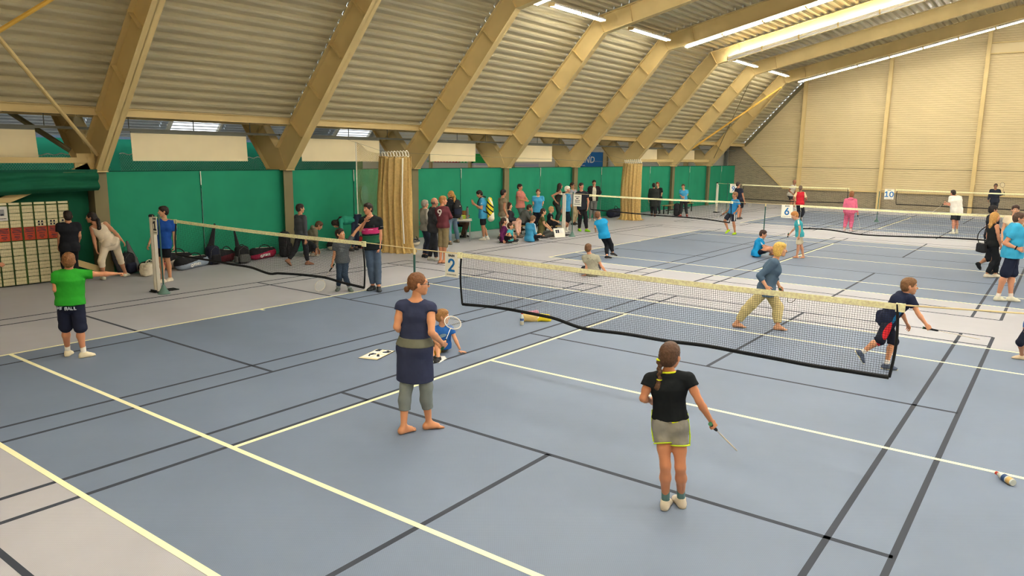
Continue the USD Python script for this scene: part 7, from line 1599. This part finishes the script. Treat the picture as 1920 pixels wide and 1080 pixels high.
def backpack(label, loc, yaw, h, main, pocket, lean=0, handle=None):
    t = thing("backpack", label, "bag", loc, yaw)
    a = axes(0, 0)
    obj("body", softbox((0, 0, h * .5), np.eye(3), (.17, .13, h * .5), .10, .012, .012, 2), main, t, smooth=True)
    obj("front_pocket", softbox((0, -.13, h * .3), np.eye(3), (.13, .055, h * .24), .045, .012, .008, 4), pocket, t, smooth=True)
    for q in (-1, 1):
        obj("side_pocket", softbox((.165 * q, -.01, h * .25), np.eye(3), (.045, .08, h * .2), .04, .012, .006, 5), pocket, t, smooth=True)
    obj("zip", tube([(-.15, -.11, h * .4), (-.13, -.125, h * .8), (0, -.11, h * .97), (.13, -.125, h * .8), (.15, -.11, h * .4)], .006, 5), CG if main is not CG else CB, t)
    strap([(-.05, .0, h * .97), (-.03, .0, h * 1.06), (.03, .0, h * 1.06), (.05, .0, h * .97)], .010, CB, t, "loop")
    return t
def case(label, a, b, w, m, name="racket_case"):
    """narrow racket case standing against the screen."""
    t = thing(name, label, "bag", a)
    d = np.array(b, float) - np.array(a, float)
    L = np.linalg.norm(d)
    F = Field([econe((0, 0, w * .6), d * .45, (1, .1, 0), (w, .04), (w * .9, .035), .02), econe(d * .45, d, (1, .1, 0), (w * .9, .035), (w * .28, .022), .03)], .010)
    F.cut(np.array([0, 0, .004]), -ZUP)
    obj("cover", F.mesh(), m, t, smooth=True)
    obj("zip", tube([d * .1 + [w * .9, -.02, 0], d * .45 + [w * .85, -.02, 0], d * .98 + [w * .2, -.015, 0]], .005, 5), CG, t)
    return t
backpack("black bag with yellow flashes standing left of the red and white bags", (5.92, 5.80, 0), 15, .50, CB, CN)
case("black racket case with yellow stripe leaning behind the bending woman", (5.72, 5.62, .0), (5.60, 5.90, .82), .11, CB)
case("dark racket case leaning right of the yellow-striped one", (6.12, 5.72, .0), (6.02, 5.93, .74), .11, CG)
racket_bag("red sports bag behind a cream bag on the floor by the screen", (6.40, 5.56, 0), 18, .75, CR, CB)
t = thing("carrier_bag", "crumpled cream bag on the floor beside the silver post", "bag", (6.15, 5.18, 0))
obj("body", softbox((0, 0, .14), axes(20), (.24, .14, .16), .09, .012, .03, 7), CW, t, smooth=True); obj("print", softbox((.05, -.13, .13), axes(20), (.035, .02, .03), .018, .01, .004, 7), CD, t, smooth=True)
strap([(-.1, 0, .27), (-.05, .0, .36), (.05, 0, .35), (.1, 0, .27)], .009, CW, t, "handle")
racket_bag("long silver-blue racket bag with black top and white brand lettering", (7.38, 5.50, 0), 22, 1.15, CS, CB, None, True, .33)
racket_bag("black and white racket bag lying on the silver-blue one's far side", (7.15, 5.84, 0), 10, .95, CW, CB, CB, False, .42)
backpack("navy backpack with the tall black racket case behind it", (8.06, 5.70, 0), 8, .48, CN, CB)
case("tall black racket case leaning against the screen above the navy backpack", (8.0, 5.86, 0), (8.32, 5.96, 1.0), .10, CB)
racket_bag("dark red round sports bag between the two backpacks", (8.50, 5.84, 0), 10, .62, CD, CB, None, False, .36)
backpack("black backpack with grey side pockets by the slack net", (8.66, 5.32, 0), -5, .46, CB, CG)
case("black racket handle case sticking up behind the grey-pocketed backpack", (8.80, 5.62, 0), (8.78, 5.80, .80), .07, CB)
racket_bag("magenta racket bag with white brand lettering by the column", (9.55, 5.70, 0), 14, .98, CP, CB, None, True, .33)
backpack("tall shapeless black bag leaning at the foot of the olive column", (10.16, 5.55, 0), 30, .70, CB, CB)
racket_bag("black and white racket bag behind the crouching man", (12.25, 5.75, 0), 18, 1.0, CW, CB, CB, False, .34)
backpack("small red and black bag at the feet of the man in the striped shirt", (12.85, 5.45, 0), 25, .36, CR, CB)
backpack("orange-red bag seen through the loose net beside the tan bundle", (14.15, 5.55, 0), 5, .40, mat("bag_orange", (206, 74, 48)), CB)
racket_bag("patterned white bag at the foot of the tan net bundle", (14.45, 4.70, 0), 40, .5, CW, CG, CB, False, .25)
t = thing("duffel_bag", "dark blue duffel bag against the screen right of the man in white", "bag", (29.15, 5.65, 0), 8)
F = Field([econe((-.55, 0, .20), (.55, 0, .20), (0, 1, 0), (.20, .20), (.20, .20), 0)], .02); F.cut(np.array([0, 0, .004]), -ZUP); mm = ruffle(F.mesh(), 6, .02, 1); mm.vertices[:, 2] = np.maximum(mm.vertices[:, 2], .003)
obj("body", mm, CN, t, smooth=True); strap([(-.3, -.1, .36), (-.1, -.06, .52), (.12, -.05, .5), (.3, -.1, .36)], .014, CB, t, "handle")
backpack("black backpack standing before the wooden bench", (32.05, 3.75, 0), 10, .62, CB, CB)
racket_bag("dark racket bag with yellow patch lying on the right end of the bench", (35.3, 4.62, .47), -4, .95, CB, CG, CY, False, .22)
backpack("grey bag under the wooden bench behind the boy in blue", (34.2, 4.62, 0), 8, .36, CG, CB)

def who(s): return next(q for q in PEOPLE if s in q["label"])
def worn(t_name, label, person_label, drop, hgt, half_w, half_d, main, out=.125, tilt=0.0):
    q = who(person_label); J = {k: np.array(v, float) for k, v in q["J"].items() if k != "hp"}
    f = nrm_([*J["f"], 0]); lt = np.cross(f, ZUP); N = J["N"] + [q["at"][0], q["at"][1], 0]; up = nrm_(J["N"] - J["P"])
    o = N - f * (out * q["H"] / 1.75 * 1.12 + half_d) - ZUP * drop
    t = thing(t_name, label, "bag", o)
    def shape(g=0.0):
        a0 = -ZUP * hgt * .42 - f * tilt
        return [econe(a0, ZUP * .02, lt, (half_w * .95 + g, half_d + g), (half_w + g, half_d + g), .03), econe(ZUP * .02, ZUP * hgt * .36, lt, (half_w + g, half_d + g), (half_w * .6 + g, half_d * .65 + g), .05)]
    obj("body", Field(shape(), .011).mesh(), main, t, smooth=True)
    def part(name, m, g, *keeps):
        F = Field(shape(g), .010)
        for k_ in keeps: F.keep(k_)
        mm = F.mesh()
        if mm is not None: obj(name, mm, m, t, smooth=True)
    for sd in (-1, 1):
        s0 = N + lt * sd * .09 + ZUP * .045 - o
        strap([s0 - f * (out + .0), s0 + f * .05, N + lt * sd * .115 + f * .145 - ZUP * .16 - o, N + lt * sd * .16 - ZUP * .33 + f * .04 - o, lt * sd * half_w * .8 - ZUP * hgt * .2 + f * half_d * .5], .014, CB, t)
    return part, lt, f
part, lt_, f_ = worn("racket_backpack", "yellow, black and white racket backpack worn by the young man in light blue", "reading papers", .30, .80, .19, .115, CY, tilt=.04)
for z in (-.20, -.02, .14):
    part("black_stripe", CB, .006, slab(ZUP * z, nrm_(ZUP - f_ * .9), -.022, .022))
part("white_panel", CW, .007, slab(ZUP * -.16, nrm_(-ZUP * .8 - f_ * .9), .075, 1))
part("white_panel", CW, .007, slab(ZUP * .19, nrm_(ZUP * .5 - f_ * .8), .035, .085))
part, lt_, f_ = worn("backpack", "black backpack on the back of the blond woman with the ponytail", "black backpack walking", .24, .56, .17, .10, CB)
part("pocket", CN, .02, slab(-ZUP * .10, ZUP, -.10, .08), slab((0, 0, 0), -f_, .02, 1))
part("badge", CW, .012, slab(ZUP * .06, ZUP, -.012, .012), slab((0, 0, 0), -f_, .02, 1), slab((0, 0, 0), lt_, -.025, .025))
# ------------------------------------------------------------------ table, chair, benches
M_TABLE = mat("table_white", (222, 216, 204), .5, .4); M_LEG = mat("table_leg", (150, 152, 152), .4, .5)
t = thing("folding_table", "white folding table with trays in front of the green screen", "table", (16.43, 4.80, 0), -49)
obj("top", rbox(-.62, .62, -.38, .38, .69, .72, .012, 8), M_TABLE, t)
for x, y in ((-.55, -.32), (.55, -.32), (-.55, .32), (.55, .32)):
    obj("leg", tube([(x, y, 0), (x, y, .69)], .018, 8), M_LEG, t)
obj("apron", cat([box(-.55, .55, -.335, -.305, .65, .69), box(-.55, .55, .305, .335, .65, .69)]), M_LEG, t)
def on_table(x, y): 
    c, s = math.cos(math.radians(-49)), math.sin(math.radians(-49)); return (16.43 + c * x - s * y, 4.80 + s * x + c * y, .72)
t = thing("bowl", "white bowl with red rim on the white table", "bowl", on_table(-.22, -.14))
obj("bowl_wall", lathe([(.001, 0), (.10, 0), (.155, .10), (.16, .10), (.15, .095), (.098, .012), (.001, .012)], 20), M_WHITE, t, smooth=40); obj("rim", lathe([(.155, .10), (.162, .105), (.162, .115), (.152, .115), (.150, .10)], 20), CR, t)
t = thing("tray", "yellow-green tray of small jars on the white table", "tray", on_table(.22, .05))
obj("tray_base", rbox(-.17, .17, -.12, .12, 0, .13, .02, 8), mat("tray_lime", (150, 172, 46), .6, .3), t)
for i, (x, y) in enumerate(((.12, -.26), (.26, -.25), (.03, -.25))):
    t = thing("jar", ["small glass jar at the front edge of the white table", "small glass jar at the front right of the white table", "small jar right beside the white bowl"][i], "jar", on_table(x, y))
    obj("glass", lathe([(.001, 0), (.05, 0), (.055, .03), (.05, .09), (.04, .10), (.001, .10)], 14), mat("jar_grey", (150, 146, 130), .25, .5), t, smooth=40); obj("lid", lathe([(.001, .10), (.045, .10), (.045, .12), (.001, .12)], 14), M_LEG, t)
for i, (x, y, h) in enumerate(((.05, .24, .36), (.16, .26, .36), (.47, .2, .38))):
    t = thing("can", ["tall tin at the back of the white table", "second tall tin at the back of the white table", "tall grey flask at the right end of the white table"][i], "can", on_table(x, y))
    obj("can_wall", lathe([(.001, 0), (.045, 0), (.045, h * .85), (.03, h), (.001, h)], 14), mat("tin_%d" % i, [(150, 130, 104), (140, 112, 96), (120, 122, 124)][i], .4, .5), t, smooth=40); obj("lid", lathe([(.001, h), (.028, h), (.028, h + .03), (.001, h + .03)], 12), M_DARK_INK, t)
t = thing("box", "brown box beside the flask on the white table", "box", on_table(.36, .22))
obj("carton", box(-.06, .06, -.05, .05, 0, .26), mat("carton_brown", (156, 108, 66)), t); obj("flap", box(-.055, .055, -.052, .052, .26, .268), mat("carton_brown", (156, 108, 66)), t)
def chair(label, loc, rz):
    t = thing("chair", label, "chair", loc, rz)
    obj("seat", rbox(-.21, .21, -.21, .21, .40, .44, .018, 8), mat("chair_dark", (52, 46, 46), .6, .3), t); obj("backrest", rbox(-.20, .20, .19, .225, .58, .85, .016, 8), mat("chair_dark", (52, 46, 46)), t)
    for x in (-.19, .19):
        obj("leg", tube([(x, -.18, 0), (x, -.17, .42)], .011, 7), M_LEG, t); obj("leg", tube([(x, .22, 0), (x, .19, .42), (x, .215, .84)], .011, 7), M_LEG, t)
    return t
def bench(label, loc, L, rz, h=.45):
    t = thing("bench", label, "bench", loc, rz)
    for k in range(3):
        obj("slat", rbox(-L / 2, L / 2, -.15 + .105 * k, -.06 + .105 * k, h - .03, h, .008, 6), M_WOOD, t)
    for x in (-L / 2 + .25, L / 2 - .25):
        obj("leg_frame", cat([box(x - .025, x + .025, -.15, -.11, 0, h - .03), box(x - .025, x + .025, .11, .15, 0, h - .03), box(x - .025, x + .025, -.15, .15, h - .06, h - .03)]), M_BLACK, t)
    obj("rail", box(-L / 2 + .25, L / 2 - .25, -.02, .02, .16, .20), M_BLACK, t)
bench("low wooden bench on black legs behind the boy in blue", (34.2, 4.65, 0), 3.4, 0)
q = who("seated at the white table"); P0 = np.array(q["J"]["P"]) + [q["at"][0], q["at"][1], 0]
chair("dark chair under the person in blue at the white table", (P0[0], P0[1], 0), -140)
q1, q2 = who("pale pink trousers"), who("hand at his chin")
pa, pb = (np.array(q["J"]["P"]) + [q["at"][0], q["at"][1], 0] for q in (q1, q2))
mid_ = (pa + pb) / 2; dd = pb - pa
bench("wooden bench hidden under the seated woman and the man in the grey jacket", (mid_[0], mid_[1], 0), float(np.linalg.norm(dd[:2]) + .9), math.degrees(math.atan2(dd[1], dd[0])), float(min(pa[2], pb[2]) - .15))
q = who("fair-haired boy"); P0 = np.array(q["J"]["P"]) + [q["at"][0], q["at"][1], 0]
bench("low wooden bench under the fair-haired boy in black", (P0[0], P0[1], 0), .9, -40, float(P0[2] - .13))

# ------------------------------------------------------------------ small things on the floor
t = thing("picture_sheet", "laminated sheet with black figure drawings on the blue floor left of the woman", "sheet", (4.68, -4.03, 0))
A_ = np.array([[4.37, -3.97], [4.47, -4.26], [4.97, -4.11], [4.88, -3.81]]) - np.array([4.68, -4.03])
u_, v_ = A_[3] - A_[0], A_[1] - A_[0]
PT = lambda a, b, z=.006: np.array([*(A_[0] + u_ * a + v_ * b), z])
def quad(a0, a1, b0, b1, z0, z1):
    lo_ = [PT(a, b, z0) for a, b in ((a0, b0), (a1, b0), (a1, b1), (a0, b1))]; hi_ = [PT(a, b, z1) for a, b in ((a0, b0), (a1, b0), (a1, b1), (a0, b1))]
    m = m3.Manifold.hull_points(np.array(lo_ + hi_)); return trimesh_of(m)
obj("backing", quad(0, 1, 0, 1, .004, .008), mat("sheet_dark", (70, 66, 60)), t)
obj("page", quad(0.0, .97, 0.02, .96, .008, .010), mat("sheet_cream", (238, 226, 184)), t)
for a in (.12, .55):
    for b in (.06, .52):
        pg = obj("picture", quad(a, a + .37, b, b + .40, .010, .011), M_WHITE, t)
        sd = int(a * 100 + b * 10)
        for q in range(3):
            r_ = np.random.default_rng(sd + q); c = PT(a + .08 + .2 * r_.random(), b + .08 + .2 * r_.random(), .0118)
            d = u_ * (.06 + .1 * r_.random()) * (1 if q else .6) + v_ * (r_.random() - .3) * .4; obj("figure", tube([c, c + np.array([*d, 0]) * .5 + [0, 0, .0], c + np.array([*d, 0])], [.010, .016, .008], 6), M_DARK_INK, pg)
def bottle(label, loc, lying=None, liquid=(196, 190, 170), wrap=(70, 96, 150), cap=(206, 64, 44)):
    t = thing("drink_bottle", label, "bottle", loc)
    T = np.eye(4) if lying is None else frame((0, 0, .034), nrm_(np.cross(ZUP, lying)), ZUP, nrm_(lying)) 
    gl = mat("bottle_plastic", (206, 212, 206), .15, .5)
    obj("flask", xf(lathe([(.001, 0), (.030, 0), (.033, .01), (.033, .13), (.026, .155), (.013, .18), (.013, .195), (.001, .195)], 16), T), gl, t, smooth=40)
    obj("base_band", xf(lathe([(.0335, .012), (.0340, .012), (.0340, .06), (.0335, .06)], 16), T), mat("bottle_cream_%d" % liquid[0], liquid, .4, .4), t, smooth=40)
    obj("label_wrap", xf(lathe([(.0335, .075), (.0345, .075), (.0345, .115), (.0335, .115)], 16), T), mat("wrap_%d_%d" % (wrap[0], wrap[2]), wrap, .5, .4), t, smooth=40)
    obj("cap", xf(lathe([(.001, .19), (.016, .19), (.016, .215), (.001, .215)], 12), T), mat("cap_red", cap, .5, .4), t, smooth=40)
bottle("small clear drink bottle with red cap beside the yellow bag under the net", (7.59, -4.51, 0))
bottle("bottle lying on its side by the white line at the right edge", (5.22, -11.70, 0), lying=np.array([.16, .14, 0.]), liquid=(222, 182, 110), wrap=(28, 70, 120))
bottle("small white bottle at the foot of the farthest silver post", (35.55, 2.75, 0), liquid=(226, 226, 220), wrap=(200, 200, 196), cap=(226, 226, 220))
t = thing("shopping_bag", "crumpled yellow and tan plastic bag on the floor under the foreground net", "bag", (8.03, -4.50, 0))
obj("tan_side", softbox((-.06, .08, .06), axes(-50), (.16, .13, .075), .06, .010, .022, 2), CT, t, smooth=True)
obj("yellow_side", softbox((.07, -.10, .05), axes(-50), (.14, .11, .06), .05, .010, .022, 3), CY, t, smooth=True)
obj("pink_top", softbox((-.02, .06, .135), axes(-40), (.11, .06, .03), .025, .008, .018, 5), mat("bag_rose", (206, 140, 160)), t, smooth=True)
obj("paper_tag", xf(trimesh.creation.box((.07, .07, .004)), frame((-.075, -.07, .10), nrm_((.5, -.8, 0)), nrm_((.5, .3, .8)), nrm_(np.cross((.5, -.8, 0), (.5, .3, .8))))), M_WHITE, t)
obj("dark_patch", softbox((-.13, .02, .03), axes(-50), (.02, .03, .02), .015, .008, .004, 5), M_DARK_INK, t, smooth=True)
t = thing("flip_scoreboard", "white flip scoreboard leaning at the foot of the silver post", "scoreboard", (19.72, 2.62, 0), -25)
obj("panel", xf(box(-.22, .22, -.008, .008, 0, .34), trimesh.transformations.rotation_matrix(math.radians(-22), (1, 0, 0))), M_PAPER, t)
obj("rear_panel", xf(box(-.22, .22, .24, .256, 0, .34), trimesh.transformations.rotation_matrix(math.radians(22), (1, 0, 0), (0, .25, 0))), M_PAPER, t)
obj("foot_bar", box(-.20, .20, -.03, .03, 0, .02), M_PAPER, t)
for q in (-.12, -.04, .05, .13):
    obj("number_flap", xf(box(q - .03, q + .03, -.014, -.009, .16, .28), trimesh.transformations.rotation_matrix(math.radians(-22), (1, 0, 0))), M_DARK_INK if q < 0 else M_WHITE, t)
t = thing("handbag", "black handbag hanging behind the blond woman in black", "bag", (19.37, -10.20, .62))
obj("body", softbox((0, 0, .12), axes(35), (.16, .06, .12), .04, .012, .008, 2), CB, t, smooth=True); strap([(-.1, -.07, .22), (.02, -.10, .72), (.04, -.22, .78), (.10, .02, .60), (.1, .07, .22)], .01, CB, t, "handle")
t = thing("ball", "yellow ball on the floor in front of the small boy", "ball", (5.20, -4.72, 0))
m = trimesh.creation.icosphere(3, .062); m.apply_translation((0, 0, .062)); obj("shell", m, mat("ball_yellow", (232, 182, 36), .5, .3), t, smooth=True); obj("valve", lathe([(.001, .122), (.006, .122), (.006, .1245), (.001, .1245)], 8), M_BLACK, t)
t = thing("paper_sheets", "loose white paper sheets on the floor between the woman and the small boy", "paper", (5.02, -4.90, 0))
for q in range(3):
    obj("sheet", xf(box(-.13, .13, -.09, .09, 0, .002), frame((.02 * q, .015 * q, .003 + .003 * q), nrm_((1, .3 + .2 * q, 0)), nrm_((-.3 - .2 * q, 1, 0)), (0, 0, 1))), M_WHITE, t)
t = thing("green_logo", "pale oval mark printed on the green canvas above the raised arm", "mark", (13.52, 5.96, 1.59))
obj("oval_print", xf(lathe([(.001, 0), (1, 0), (1, .003), (.001, .003)], 28), np.array([[.16, 0, 0, 0], [0, 0, 1, 0], [0, .30, 0, 0], [0, 0, 0, 1.0]])), mat("oval_pale", (86, 160, 140), .8, .2), t)
